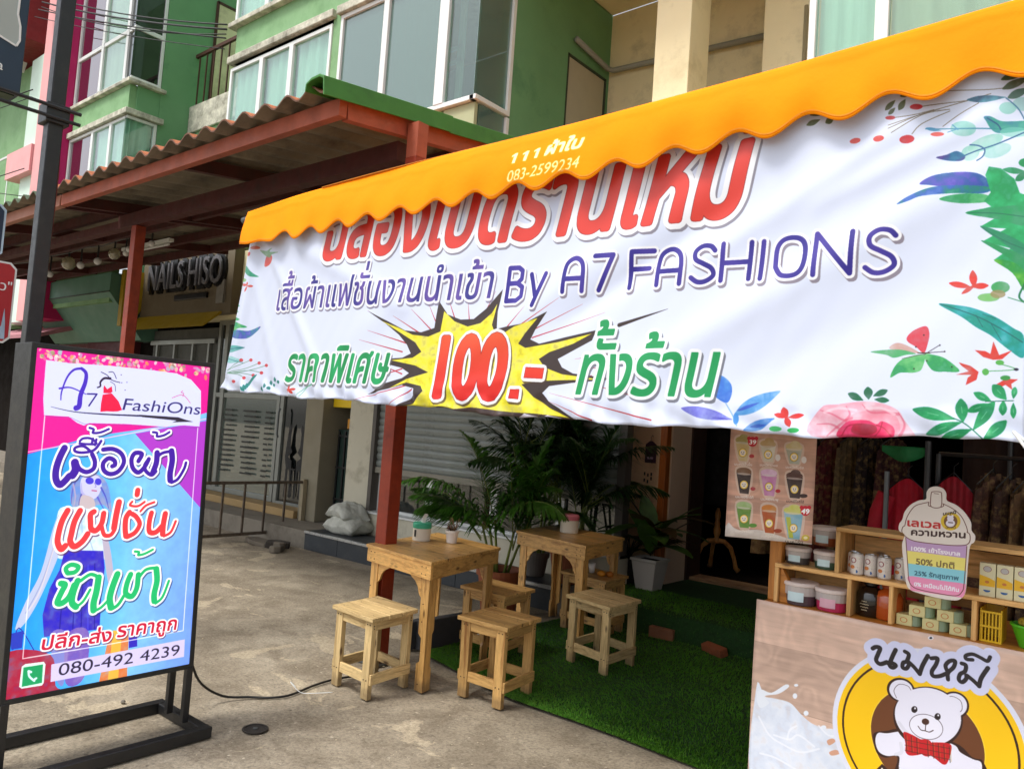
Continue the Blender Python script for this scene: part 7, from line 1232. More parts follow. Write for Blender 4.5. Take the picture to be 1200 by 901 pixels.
for sx,fl in ((-9.12,1),(-8.78,-1)):
    q=[(0,.95),(.05,1.0),(.07,.93),(.05,.86),(.06,.7),(.11,.62),(.02,.55),(.11,.5),(.12,.2),(.14,0),(.1,0),(.08,.35),(.04,.4),(.02,0),(-.02,0),(-.01,.4),(-.05,.55),(-.02,.8)]
    if fl<0: q=[(-a,b) for a,b in q][::-1]
    MB().prism(q,(sx,6.29,.4),(1,0,0),(0,0,1),(0,.004,0)).build('silhouette_decal',SIL,B_)
MB().box(-9.02,-8.9,6.285,6.29,.78,.8).box(-8.97,-8.95,6.285,6.29,.42,.78).build('silhouette_decal',SIL,B_)
DBL=Art(.5,.6,260,3)
# fascias of the nail shop: beige sign panel, yellow soffit edge, green boxed canopy
MB().box(-13.3,-10.45,6.02,6.2,2.95,3.95).build('sign_panel',pm('beige_fascia','675d4b',.8,.08,2,.1),B_)
MB().prism([(-.12,3.75),(-.12,3.3),(.06,2.95),(.16,2.8),(.3,2.8),(.3,3.75)],(-13.4,6.0,0),(0,-1,0),(0,0,1),(.12,0,0)).build('yellow_trim',pm('yellow_trim','a88a10',.6,.08,3,.05),B_)
MB().prism([(0,2.98),(-.06,2.98),(.25,2.72),(.28,2.72)],(-13.28,6.0,0),(0,-1,0),(0,0,1),(2.6,0,0)).build('yellow_soffit',pm('yellow_trim','a88a10'),B_)
GB=pm('sea_green_fascia','54806f',.6,.08,2,.05)
MB().prism([(-.6,3.72),(.45,3.68),(.45,3.36),(-.15,2.62),(-.6,2.62)],(-17.2,6.0,0),(0,-1,0),(0,0,1),(3.75,0,0)).build('boxed_canopy',GB,B_)
MB().box(-17.21,-13.44,5.535,5.55,3.35,3.37).build('fascia_joint',pm('dark_trim','2c3a2c'),B_)
MB().box(-13.92,-13.41,6.36,6.5,.2,2.6).build('wall',DARK,B_);MB().box(-13.7,-13.0,6.42,6.5,2.62,6.2).build('wall',DARK,B_);MB().box(-13.4,-11.3,6.35,6.5,.2,2.8).build('wall',pm('grey_shop_wall','4a4c48',.7,.1,3,.05),B_)
for x in (-13.2,-12.6,-12.0,-11.5): MB().box(x,x+.05,6.3,6.349,1.6,2.6).build('window_frame',ALU,B_)
MB().box(-13.4,-11.3,6.295,6.33,2.55,2.62).box(-13.4,-11.3,6.295,6.33,2.0,2.06).build('window_frame',ALU,B_)
MB().box(-30,-17.3,6.6,6.8,.2,4.2).build('wall',DARK,B_);MAR=pm('maroon_board','4a0f1c',.6,.15,3,.1)
MB().box(-15.75,-13.9,6.2,6.4,.2,2.75).build('pillar_panel',MAR,B_);MB().box(-17.4,-15.8,6.3,6.5,.2,3.0).build('pillar_panel',pm('dark_rose_board','5c2730'),B_);MB().prism([(0,0),(.9,-.35),(.9,-.42),(0,-.1)],(-19.0,6.3,3.05),(0,-1,0),(0,0,1),(3.1,0,0)).build('small_awning',pm('faded_rose_awning','a8727a',.8,.1,4,.1),B_)
# right shop (fashion store): beige wall, orange post, opening, interior
BW=pm('tan_plaster','d8b490',.8,.08,2,.1,dirt='8a6a52',damt=.3,dscale=2)
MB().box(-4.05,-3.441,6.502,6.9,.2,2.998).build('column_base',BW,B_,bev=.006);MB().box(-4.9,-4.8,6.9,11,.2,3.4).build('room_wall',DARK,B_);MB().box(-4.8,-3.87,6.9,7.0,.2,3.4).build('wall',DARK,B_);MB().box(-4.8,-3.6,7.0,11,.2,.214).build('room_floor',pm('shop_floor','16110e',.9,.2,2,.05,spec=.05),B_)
MB().box(-3.507,-3.438,6.42,6.50,.2,3.0).build('timber_post',wood('orange_varnish_wood','b4601c','7a3a10','Z',.4,knots=False),B_,bev=.004);MB().box(-3.4405,-3.434,6.52,6.9,.2,3.0).build('column_side',pm('pale_tan_wall','d4b8a0',.8,.08,2,.05),B_)
MB().box(-3.6,-3.42,6.91,7.2,.2,3.2).build('wall',pm('brown_panel','3a2418',.7,.2,2,.1),B_)
MB().box(-3.8,1.2,6.98,7.22,.2,.245).build('door_sill',wood('sill_wood','b08a66','7c5a3e','X',.5),B_,bev=.004)
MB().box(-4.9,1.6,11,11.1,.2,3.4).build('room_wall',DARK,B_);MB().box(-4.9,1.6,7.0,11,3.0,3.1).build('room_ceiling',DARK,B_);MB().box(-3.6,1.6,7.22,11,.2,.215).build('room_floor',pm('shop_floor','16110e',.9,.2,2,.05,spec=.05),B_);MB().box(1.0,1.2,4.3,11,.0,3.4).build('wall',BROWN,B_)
MB().box(-4.3,4,6.5,6.9,2.6,3.9).build('lintel',CREAM,B_)
# ------------------------------------------------------------------ canopies
def canopy(x0,x1,label,mats,verge):
    c=empty('steel_canopy',(x1,3.4,0),label,'canopy')
    def zt(y): return 3.475+(y-2.72)*.125
    nb=int(round((x1-x0)/1.0));w=(x1-x0)/nb
    for i in range(nb):
        a=x0+i*w;n=int(w/.25*8);mb=MB()
        def top(s,t,a=a,d=0): X=a+w*s;Y=2.70+t*3.1;return (X,Y,zt(Y)+.03*math.cos(X/.25*2*math.pi)+.03+d)
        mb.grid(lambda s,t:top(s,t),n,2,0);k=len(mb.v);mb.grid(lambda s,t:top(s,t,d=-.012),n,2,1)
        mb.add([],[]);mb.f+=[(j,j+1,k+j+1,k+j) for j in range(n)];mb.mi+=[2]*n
        mb.build('roof_sheet',mats,c,smooth=False)
    return c,zt
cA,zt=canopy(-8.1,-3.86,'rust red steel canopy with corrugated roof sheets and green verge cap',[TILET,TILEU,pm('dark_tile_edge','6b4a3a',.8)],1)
x=-8.1
MB().box(-8.1,-3.86,2.82,2.88,3.365,3.475).build('front_beam',RUSTL,cA,bev=.004)
def raft(c,x,z0=.12,m=RUST,w=.06): return MB().beam((x,2.885,zt(2.885)-.075),(x,5.75,zt(5.75)-.075),w,z0).build('rafter',m,c)
raft(cA,-3.89,.12,RUSTL)
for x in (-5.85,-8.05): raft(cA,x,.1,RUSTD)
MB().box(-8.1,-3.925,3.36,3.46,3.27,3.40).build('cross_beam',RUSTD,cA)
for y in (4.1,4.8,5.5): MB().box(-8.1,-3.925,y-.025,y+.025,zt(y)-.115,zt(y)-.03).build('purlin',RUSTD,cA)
for x in (-3.79,-7.74): pp=MB().box(x-.05,x+.05,3.36,3.46,.0,3.268).build('post',POST,cA,bev=.004);MB().box(x-.09,x+.09,3.32,3.50,0,.012).build('base_plate',GREYM,pp)
MB().box(-3.84,-3.74,3.365,3.455,3.27,3.5).build('post_head',RUSTL,cA)
for i,(a,b) in enumerate(((2.66,3.75),(3.72,4.75),(4.72,5.85))):
    mb=MB();r=.0
    prof=[(-.14,.0),(-.135,.05),(-.08,.075),(.0,.08),(.045,.06),(.06,-.06),(.05,-.06),(.035,.045),(-.0,.062),(-.08,.058),(-.125,.04),(-.13,.0)]
    d=.006*i
    mb.add([(-3.86+u,y,zt(y)+.012+v+(.008 if k else 0)*(1 if i else 1)-d*0) for k,y in enumerate((a,b)) for u,v in prof],[(j,(j+1)%12,12+(j+1)%12,12+j) for j in range(12)]+[tuple(range(11,-1,-1)),tuple(range(12,24))])
    mb.build('verge_cap',RIDGE,cA,bev=.003)
cB,_=canopy(-16.1,-8.14,'longer steel canopy with mossy grey roof sheets behind the lamp post',[TILEG,TILEU,TILEG],0)
MB().box(-16.1,-8.14,2.82,2.88,3.365,3.475).build('front_beam',pm('pale_rust_fascia','a8705c',.6,.12,3,.2),cB,bev=.004)
for x in (-8.25,-10.2,-12.2,-14.2,-16.0): raft(cB,x,.1,RUSTD)
for y in (3.41,4.1,4.8,5.5): MB().box(-16.1,-8.2,y-.03,y+.03,zt(y)-.13,zt(y)-.03).build('purlin',RUSTD,cB)
MB().box(-16.1,-8.105,3.36,3.46,3.27,3.35).build('cross_beam',RUSTD,cB)
for x in (-12.2,-16.0): MB().box(x-.05,x+.05,3.36,3.46,0,3.42).build('post',RUSTD,cB,bev=.004)
# bulbs, tube light
st_=MB();P=[(-13+i*.5,4.0,3.46-.03*math.sin(i*1.3)**2) for i in range(9)];st_.tube(P,.008,5);s=st_.build('string_lights',BLACKM);tag(s,'black cable with hanging bulbs strung under the canopy','string lights')
WB=pm('milky_bulb','c9cacb',.25,.03,4,0);GL=glassmat('amber_globe',(.7,.68,.5),(.5,.47,.36),.45)
for i,(x,z,big) in enumerate(((-11.66,3.27,1),(-11.5,3.26,0),(-11.0,3.25,1),(-10.65,3.22,0),(-10.2,3.22,0),(-9.98,3.30,1),(-9.72,3.26,0),(-9.62,3.33,0),(-9.38,3.33,0))):
    r=.085 if big else .045
    if i>4: r*=.8
    gx=[-12.1,-11.62,-11.02,-10.62,-10.12,-9.66,-9.35,-9.28,-8.72][i];zz=[3.27,3.2,3.3,3.24,3.25,3.3,3.28,3.32,3.33][i]
    z_=zz;y=4.0
    b_=MB().ball((gx,y,z_),r,r,r*1.05,14,10).build('bulb',GL if big else WB,s,smooth=True);MB().tube([(gx,y,z_+r*.95),(gx,y,3.45)],.012,6).build('socket',BLACKM,b_)
fl=empty('tube_light',(-9.6,4.5,3.5),'white fluorescent tube light fixed under the canopy roof','light');MB().box(-10.6,-9.3,4.47,4.53,3.53,3.57).build('housing',WHITEF,fl);MB().tube([(-10.55,4.5,3.5),(-9.35,4.5,3.5)],.014,8).build('tube',WB,fl)
# ------------------------------------------------------------------ awning + banner
AW=empty('orange_awning',(-1.5,2.6,0),'orange canvas awning with scalloped valance above the white banner','awning')
a_=Art(5.0,.62,300,2);a_.draw(ART_val)
a_.img*=(.94+.12*fbm(a_.H,a_.W,60,4,4))[...,None]
a_m=a_.material('orange_canvas',.8,0,(40,.12),base=(.98,.92,.6),spec=.15)
def lerp(P,x):
    if x<=P[0][0]: return P[0][1]
    for (a,b),(c,d) in zip(P,P[1:]):
        if x<=c: return b+(d-b)*(x-a)/(c-a)
    return P[-1][1]
def topz(x): return 2.790+.024*(x+4.4)+.014*math.sin((x+4.4)*1.6)-.02*max(0,-3.9-x)
def valf(s,t):
    X=-4.42+4.92*s;per=.2515;ph=((X+3.94)/per)%1;sc=.040+.034*math.cos(2*math.pi*ph);zb=lerp([(-4.4,2.555),(-3.83,2.533),(-3.2,2.540),(-2.0,2.557),(-1.5,2.576),(-1,2.602),(-.5,2.628),(.5,2.68)],X)+(sc-.006)*.8*(1 if X>-4.05 else .2)
    zt_=topz(X);Z=zt_+(zb-zt_)*t
    Y=2.60-.035*t-.012*math.sin(t*2.8)+.010*math.sin(X*1.3+t*2)+.003*math.sin(X*5.3-t*4)+.006*math.cos(2*math.pi*ph)*t**3-.0025*math.exp(-((t-.16-.05*math.sin(X*1.3))/.05)**2)
    return (X,Y,Z)
mb=MB();mb.grid(valf,440,22)
mb.build('valance',a_m,AW,smooth=True,uv=lambda v,i:((v[0]+4.42)/5.0,(v[2]-2.463)/.62),fixn=False,solid=.003)
mb=MB()
def hemf(s,t): q=valf(s,.93+.022*t);return (q[0],q[1]-.0035,q[2])
mb.grid(hemf,440,1);mb.build('hem',pm('orange_hem','d98a10',.85,.08,30,.2),AW,smooth=True,fixn=False)
mb=MB()
def deck(s,t):
    X=-3.66+4.2*s;a=t*6
    return (X,2.6+ (0 if t==0 else t*3.3),topz(X)+.002+t*.28-.03*math.sin(t*math.pi))
mb.grid(deck,30,10);mb.build('canvas_roof',pm('orange_canvas_plain','c97a10',.7,.06,4,.1),AW,smooth=True,fixn=False,solid=.004)
MB().tube([(-4.50,2.63,topz(-4.5)-.035),(-2,2.63,topz(-2)-.035),(.5,2.63,topz(.5)-.035)],.021,10).build('front_pole',GREYM,AW,smooth=True)
MB().tube([(-3.4,2.65,2.76),(-3.4,5.9,3.02)],.018,8).build('side_arm',GREYM,AW);MB().tube([(.4,2.65,2.85),(.4,5.9,3.1)],.018,8).build('side_arm',GREYM,AW)
bn=Art(4.5,1.3,560,7);bn.img[:]=(.90,.93,.995);bn.draw(ART_banner)
bn_m=bn.material('printed_vinyl',.4,0,(90,.03),base=(.75,.77,.82))
BX0,BZ0=-4.66,1.5
BOT=[(-4.61,1.66),(-3.9,1.632),(-2.83,1.612),(-2.15,1.588),(-1.55,1.584),(-.9,1.578),(-.3,1.598)]
random.seed(12)
folds=[(-4.35,2.75,-3.5,1.7,.05,.022),(-4.3,2.7,-2.9,2.1,.07,.018),(-4.4,2.5,-3.9,1.6,.06,.016),(-2.4,1.9,-.9,2.7,.10,.02),(-1.7,1.7,-.3,2.45,.09,.022),(-1.3,2.2,-.4,2.7,.06,.016),(-3.2,2.0,-2.2,2.5,.1,.014),(-1.9,2.0,-1.2,2.4,.06,-.016),(-1.2,1.7,-.5,2.1,.12,-.018),(-.9,2.35,-.3,2.6,.05,.014),(-4.3,2.7,-4.5,1.7,.06,.02),(-2.9,1.65,-2.2,1.75,.04,.01)]
def banf(s,t):
    top=2.76;xl=-4.36+(-4.607+4.36)*(1-t);X=xl+(-.283-xl)*s;zb=lerp(BOT,X)+.006*math.sin(X*9)+.003*math.sin(X*31);Z=zb+(top-zb)*t
    Y=2.625+.012*math.sin(X*2.3)+.02*(1-t)*math.sin(X*1.1+1)
    for ax,az_,bx_,bz_,wd,am in folds:
        dx,dz=bx_-ax,bz_-az_;L=math.hypot(dx,dz);u=((X-ax)*dx+(Z-az_)*dz)/L;v=((X-ax)*-dz+(Z-az_)*dx)/L
        e=1/(1+math.exp(-u*9/L*1.2))*1/(1+math.exp((u-L)*9/L*1.2));Y-=.55*am*math.exp(-(v/(wd*.8))**2)*e
    lo=max(0,1-(Z-zb)/.10);Y+=lo*(.010*math.sin(X*23+Z*40)+.008*math.sin(X*47+2)+.006*math.sin(X*71))
    Y+=.0012*math.sin(X*7+Z*5+1)*math.sin(Z*9-X*3)+.0004*math.sin(X*53-Z*37)*math.sin(X*5)
    return (X,Y,Z)
mb=MB();mb.grid(banf,420,110)
bo=mb.build('banner',bn_m,None,smooth=True,uv=lambda v,i:((v[0]-BX0)/4.5,(v[2]-BZ0)/1.3),fixn=False,solid=.0015)
tag(bo,'white printed shop opening banner with flowers and a yellow 100 starburst','banner')
BK=empty('tie_rope',(-.3,2.63,1.62),'white cord tying the banner corner down to the right','cord')
MB().tube([(-.31,2.62,1.625),(-.27,2.61,1.57),(-.15,2.6,1.42),(.1,2.6,1.1)],.0045,6).build('strand',WHITEF,BK);MB().tube([(-.31,2.62,1.625),(-.255,2.62,1.58),(-.13,2.61,1.42),(.12,2.61,1.1)],.0045,6).build('strand',WHITEF,BK)
# ------------------------------------------------------------------ turf
CY0=3.54
tf=empty('turf_carpet',(-2.5,4.5,0),'green artificial grass carpet laid from the pavement up over the step','carpet')
M_t=pm('turf_base','123a08',.9,.3,30,.5)
mb=MB()
def front(x): return lerp([(-3.72,3.74),(-3.4,3.66),(-2.8,3.55),(-2.2,3.53),(-1.6,3.52),(1.2,3.5)],x)+.012*math.sin(x*5)
def tfz(y): return lerp([(3.3,.012),(5.38,.014),(5.455,.03),(5.495,.205),(5.54,.217),(7.0,.217)],y)
def turf(s,t): X=-3.74+4.7*s;y0=front(X);rows=[y0+(5.36-y0)*k_/40 for k_ in range(41)]+[5.40,5.43,5.455,5.475,5.495,5.515,5.54,5.6]+[5.6+1.37*(k_+1)/21 for k_ in range(21)];Y=rows[min(69,int(round(t*69)))];return (X,Y,tfz(Y))
mb.grid(turf,60,69);mb.build('backing',M_t,tf,fixn=False)
mb=MB();rs=np.random.RandomState(2)
nB=90000;X=-3.74+rs.rand(nB)*3.4;T=rs.rand(nB)**1.7;Vv=[];Ff=[]
Y0=np.array([front(x) for x in X]);Yy=Y0+(6.2-Y0)*T;Zz=np.interp(Yy,[3.3,5.38,5.455,5.495,5.54,7],[.012,.014,.03,.205,.217,.217]);an=rs.rand(nB)*6.28;pf_=(np.sin(X*3.1+Yy*1.7)+np.sin(X*1.3-Yy*4.3+1)+np.sin(X*7+2)*np.sin(Yy*6))/3;hh=(.007+.010*rs.rand(nB))*(1+.45*pf_);lx=(rs.rand(nB)-.5)*.018+.009*pf_;ly=(rs.rand(nB)-.5)*.018-.008*np.sin(X*2+Yy*3);ww=.0022+.0012*rs.rand(nB)
c_=np.cos(an)*ww;s_=np.sin(an)*ww
P0=np.stack([X-c_,Yy-s_,Zz],1);P1=np.stack([X+c_,Yy+s_,Zz],1);P2=np.stack([X+lx,Yy+ly,Zz+hh],1);vv=np.stack([P0,P1,P2],1).reshape(-1,3)-np.array([-2.5,4.5,0])
me=bpy.data.meshes.new('grass_blades');me.vertices.add(nB*3);me.vertices.foreach_set('co',vv.ravel().astype(np.float32));me.loops.add(nB*3);me.loops.foreach_set('vertex_index',np.arange(nB*3,dtype=np.int32));me.polygons.add(nB);me.polygons.foreach_set('loop_start',np.arange(nB,dtype=np.int32)*3);me.polygons.foreach_set('loop_total',np.full(nB,3,dtype=np.int32));me.update()
mt=pm('turf_blades','42781a',.7,.45,2.2,0,spec=.25,dirt='5c7c26',damt=.6,dscale=40);me.materials.append(mt)
o=bpy.data.objects.new('grass_blades',me);COL.objects.link(o);o.parent=tf;o['kind']='stuff'
# ------------------------------------------------------------------ timber furniture
PW=[wood('pallet_wood_'+a,'d3a866','93602c',a,.55) for a in 'XYZ'];TW=[wood('varnished_pallet_'+a,'dfae66','a06c34',a,.4,coat=.25) for a in 'XYZ']
LW_=[wood('pale_pallet_'+a,'d8bc86','9a7845',a,.65) for a in 'XYZ']
def frame(near,ax,ay):    # local x runs to the left along the front, local y runs back
    ex=Vector((-math.cos(R(ax)),-math.sin(R(ax)),0));ey=Vector((-math.sin(R(ay)),math.cos(R(ay)),0))
    M=Matrix.Identity(4);M.col[0][:3]=ex;M.col[1][:3]=ey;M.col[0][3]=0
    M=Matrix(((ex.x,ey.x,0,near[0]),(ex.y,ey.y,0,near[1]),(0,0,1,0),(0,0,0,1)));return M
def nail(M,pts,up,r):
    mb=MB()
    for p in pts: mb.ball(M@Vector(p),.0036,.0036,.0036,6,4)
    for p in up: mb.ball(M@Vector(p),.0036,.0036,.0012,6,4)
    o=mb.build('nail_heads',pm('rusted_nail','2c1c14',.6),r);o['kind']='stuff'
def stool(near,ax,ay,w,d,h,label,mats,seed,z=0):
    random.seed(seed);M=frame(near,ax,ay);M[2][3]=z;r=empty('stool',M@Vector((w/2,d/2,0)),label,'stool','pallet wood stools')
    X,Y,Z=mats;o=.018;t=.024;lw=.062;ld=.034
    nb=3
    for i in range(nb):
        a=i*d/nb;MB().box(-o*(1+.4*random.random()),w+o*(1+.4*random.random()),a+(.002 if i else -o),a+d/nb-(.002 if i<nb-1 else -o),h-t,h-random.random()*.002,M=M).build('top_board',X,r,bev=.003)
    for (x0,y0) in ((0,0),(w-lw,0),(0,d-ld),(w-lw,d-ld)):
        MB().box(x0,x0+lw,y0,y0+ld,0,h-t-.001,M=M).build('leg',Z,r,bev=.003)
    a=.052;top=h-t-.001
    MB().box(lw+.001,w-lw-.001,.004,.024,top-a,top,M=M).build('apron',X,r,bev=.002);MB().box(lw+.001,w-lw-.001,d-.024,d-.004,top-a,top,M=M).build('apron',X,r,bev=.002)
    MB().box(.004,.022,ld+.001,d-ld-.001,top-a,top,M=M).build('apron',Y,r,bev=.002);MB().box(w-.022,w-.004,ld+.001,d-ld-.001,top-a,top,M=M).build('apron',Y,r,bev=.002)
    zb=.085+.01*random.random();hb=.055
    MB().box(lw+.001,w-lw-.001,.005,.023,zb,zb+hb,M=M).build('stretcher',X,r,bev=.002);MB().box(lw+.001,w-lw-.001,d-.023,d-.005,zb,zb+hb,M=M).build('stretcher',X,r,bev=.002)
    MB().box(-.014,.004,.006,d-.006,zb-.002,zb+hb,M=M).build('stretcher',Y,r,bev=.002);MB().box(w-.004,w+.014,.006,d-.006,zb-.002,zb+hb,M=M).build('stretcher',Y,r,bev=.002)
    nail(M,[(x0+lw*q,-.001,zz_) for x0 in (0,w-lw) for q in (.3,.7) for zz_ in (top-.02,zb+.02)]+[(w+.001 if x else -.001,y0+ld*.5,zz_) for x in (0,1) for y0 in (0,d-ld) for zz_ in (top-.025,top-.04,)],[(x,y,h+.0003) for x in (.03,w-.03) for y in (.03,d/2,d-.03)],r)
    return r
ST=[((-3.285,2.905),-4,5,.345,.335,.45,'pale square stool on bare concrete in front of the first table',LW_,1),
((-2.725,3.375),2,6,.315,.325,.45,'stool standing at the carpet edge right of the first table',PW,2),
((-2.66,4.33),-12,0,.37,.36,.45,'stool with ragged edged top on the carpet right of the second table',LW_,3),
((-3.25,3.99),-1,6,.37,.33,.45,'stool half hidden behind the front leg of the first table',PW,4)]
for s_ in ST: stool(*s_)
s5=stool((-3.16,5.06),-6,4,.42,.34,.45,'stool pushed behind the second table with cups and fruit on it',PW,5)
def table(near,ax,ay,w,d,h,label,mats,seed):
    random.seed(seed);M=frame(near,ax,ay);r=empty('table',M@Vector((w/2,d/2,0)),label,'table','pallet wood tables');X,Y,Z=mats
    nb=6;t=.02
    for i in range(nb):
        a=i*d/nb;MB().box(-.014,w+.014,a+(.0012 if i else -.016),a+d/nb-(.0012 if i<nb-1 else -.016),h-t,h-.0015*random.random(),M=M).build('top_board',X,r,bev=.002)
    A=.085;top=h-t-.001
    MB().box(-.006,w+.006,-.006,.018,top-A,top,M=M).build('apron',X,r,bev=.003);MB().box(-.006,w+.006,d-.018,d+.006,top-A,top,M=M).build('apron',X,r,bev=.003)
    MB().box(-.006,.018,.02,d-.02,top-A,top,M=M).build('apron',Y,r,bev=.003);MB().box(w-.018,w+.006,.02,d-.02,top-A,top,M=M).build('apron',Y,r,bev=.003)
    k=0
    for (x0,sx) in ((.02,1),(w-.02,-1)):
        for (y0,sy) in ((.02,1),(d-.02,-1)):
            hb=top-.004
            # an L of two boards, one notched as cut from a pallet, with a packing block at the foot
            q=[(0,0),(.075,0),(.075,.15),(.045,.17),(.045,.3),(.075,.32),(.075,hb-.2),(.0,hb-.2)] if k%2==0 else [(0,0),(.05,0),(.05,.1),(.078,.12),(.078,hb-.2),(0,hb-.2)]
            q=q[:-2]+[(q[-3][0],hb),(0,hb)]
            ex=(M@Vector((1,0,0))-M@Vector((0,0,0)));ey=(M@Vector((0,1,0))-M@Vector((0,0,0)))
            L_=MB().prism([(a,b) for a,b in q],M@Vector((x0,y0,0)),ex*sx,(0,0,1),ey*(sy*.022)).build('leg_board',Z,r,bev=.003)
            MB().prism([(0,0),(.06,0),(.06,.12),(.045,.14),(.045,.32),(.06,.34),(.06,hb),(0,hb)],M@Vector((x0,y0+sy*.023,0)),ey*sy,(0,0,1),ex*(sx*.022)).build('leg_board',Z,r,bev=.003)
            # curved corner brace
            c=[(0,0),(.0,-.12)]+[(.02+.1*(1-math.cos(t_)),-.12+.12*math.sin(t_)*.85) for t_ in (0.2,.6,1.0,1.4)]+[(.13,0)]
            MB().prism([(a,b) for a,b in c],M@Vector((x0+sx*.08,y0+sy*.004,top-A+.0)),ex*sx,(0,0,1),ey*(sy*.018)).build('brace',X,r)
            k+=1
    nail(M,[(x,-.0065,zz_) for x in (.04,.08,w-.08,w-.04) for zz_ in (top-.02,top-.06)]+[(x,-.0,zz_) for x in (.05,w-.05) for zz_ in (.05,.4,.5)],[(x,y,h+.0003) for x in (.03,w-.03) for y in [d*(i+.5)/nb for i in range(nb)]],r)
    return r
table((-3.16,3.20),-8,12,.66,.80,.75,'front pallet wood table with green lidded tissue tub and small succulent',TW,11)
table((-3.09,4.66),-11,8,.74,.66,.75,'rear pallet wood table with a pink lidded tissue tub on it',TW,12)
# tissue tubs
def tub(loc,c1,label,tissue,slot,sc_=1):
    r=empty('tissue_tub',loc,label,'tissue tub');r.scale=(sc_,)*3;MB().lathe([(.056,0),(.060,.004),(.060,.083),(.058,.085)],loc,28).build('tub',pm('cream_plastic','e3dccb',.4,.03,5,.02),r,smooth=False)
    MB().lathe([(.061,.084),(.063,.087),(.063,.112),(.058,.12),(.03,.122),(.012,.12)],loc,28).build('lid',pm('lid_'+c1,c1,.4,.04,5,.02),r)
    if slot: MB().box(loc[0]-.007,loc[0]+.007,loc[1]-.0635,loc[1]-.055,loc[2]+.03,loc[2]+.075,M=None).build('slot',BLACKM,r)
    if tissue:
        mb=MB();mb.grid(lambda s,t:(loc[0]+(s-.5)*.045*(1-t*.75)+.03*t*t,loc[1]+.012*math.sin(s*7+t*2),loc[2]+.12+.062*t-.012*abs(s-.5)),10,8);mb.build('tissue',pm('white_tissue','ece6e2',.9,.04,9,.1),r,smooth=True,solid=.001)
tub((-3.765,3.70,.75),'3fb08a','cream tissue tub with sea green lid on the front table',1,1)
tub((-3.56,5.12,.75),'cc6f7c','cream tissue tub with pink lid on the rear table',0,0,1.2)
sc=empty('succulent_pot',(-3.60,3.82,.75),'tiny succulent in a white pot on the front table','plant')
MB().lathe([(.030,0),(.034,.002),(.042,.066),(.047,.068),(.047,.084),(.041,.084),(.039,.072)],(-3.60,3.82,.75),20).build('pot',pm('white_pot','e4ddd6',.5,.04,6,.05),sc);MB().lathe([(.001,.076),(.039,.074)],(-3.60,3.82,.75),14).build('soil',pm('potting_soil','2a1a12',.9,.4,40,.6),sc)
mb=MB();random.seed(2)
for i in range(9):
    a=random.random()*6.28;p=Vector((-3.60+.012*math.cos(a),3.82+.012*math.sin(a),.825));P=[p]
    for k in range(4): p=p+Vector((random.uniform(-.014,.014)+.006*math.cos(a),random.uniform(-.014,.014)+.006*math.sin(a),.016+.01*random.random()));P.append(p)
    mb.tube(P,[.004,.0038,.003,.0024,.0015],5)
mb.build('stems',pm('dry_stems','6e5436',.8,.3,30,.2),sc,smooth=True)
mb=MB()
for i in range(16):
    a=random.random()*6.28;l=.03;mb.add([(-3.60,3.82,.828),(-3.60+l*math.cos(a)+.006*math.sin(a),3.82+l*math.sin(a)-.006*math.cos(a),.84+.02*random.random()),(-3.60+l*1.4*math.cos(a),3.82+l*1.4*math.sin(a),.845+.02*random.random()),(-3.60+l*math.cos(a)-.006*math.sin(a),3.82+l*math.sin(a)+.006*math.cos(a),.84)],[(0,1,2,3)])
mb.build('leaves',pm('brown_leaf','4c2a1e',.7,.3,30,.1),sc)
# cups and mangoes on the hidden stool
for i,(x,y) in enumerate(((-3.46,5.22),(-3.40,5.24))):
    thing('cup',MB().lathe([(.02,0),(.032,.075),(.03,.075),(.018,.004)],(x,y,.452),16),pm('white_enamel','e6e4df',.3,.03,5,0),['white cup on the hidden stool, the left of the pair','white cup on the hidden stool, the right of the pair'][i],'cup','cups on the stool',smooth=True)
for i,(x,y,c) in enumerate(((-3.26,5.16,'c9821c'),(-3.21,5.2,'b06a1c'))): thing('fruit',MB().ball((x,y,.475),.035,.026,.023,12,8),pm('mango_'+c,c,.5,.15,12,.05),['yellow orange fruit on the hidden stool beside the cups','darker orange fruit nearest the planter on the hidden stool'][i],'fruit',smooth=True)
# ------------------------------------------------------------------ plants
def frond(mb,base,az_,elev,L,droop,nl,ll,rs):
    P=[Vector(base)];d=Vector((math.cos(az_)*math.cos(elev),math.sin(az_)*math.cos(elev),math.sin(elev)));n=10
    for i in range(n): d=(d+Vector((0,0,-droop*(i+1)/n/n*2.2))).normalized();P.append(P[-1]+d*L/n)
    mb.tube(P,[.006*(1-.75*i/n) for i in range(n+1)],5,m=0)
    for k in range(nl):
        t=.18+.82*k/nl;f=t*n;i=min(n-1,int(f));p=P[i].lerp(P[i+1],f-i);dd=(P[i+1]-P[i]).normalized();side=dd.cross(Vector((0,0,1))).normalized();up=side.cross(dd)
        l=ll*math.sin(math.pi*min(1,.22+.78*t)**.9)*(.85+.3*rs.random())+.05
        for s in (-1,1):
            a=R(50-22*t)+rs.uniform(-.12,.12);v=(dd*math.cos(a)+side*s*math.sin(a)+up*rs.uniform(.05,.3)).normalized();w=.008+.004*rs.random();q=p;pr=[]
            for j in range(4): pr.append(q);v=(v+Vector((0,0,-.22-.2*rs.random()))).normalized();q=q+v*l/3
            nn=v.cross(Vector((0,0,1)));nn=nn.normalized() if nn.length>1e-3 else side
            ws=[w*.4,w,w*.8,.0008];V=[]
            for pp,wv in zip(pr,ws): V+=[pp-nn*wv,pp+nn*wv]
            mb.add(V,[(0,1,3,2),(2,3,5,4),(4,5,7,6)],1)
ST_=pm('palm_stem','6d7a32',.6,.2,12,.1)
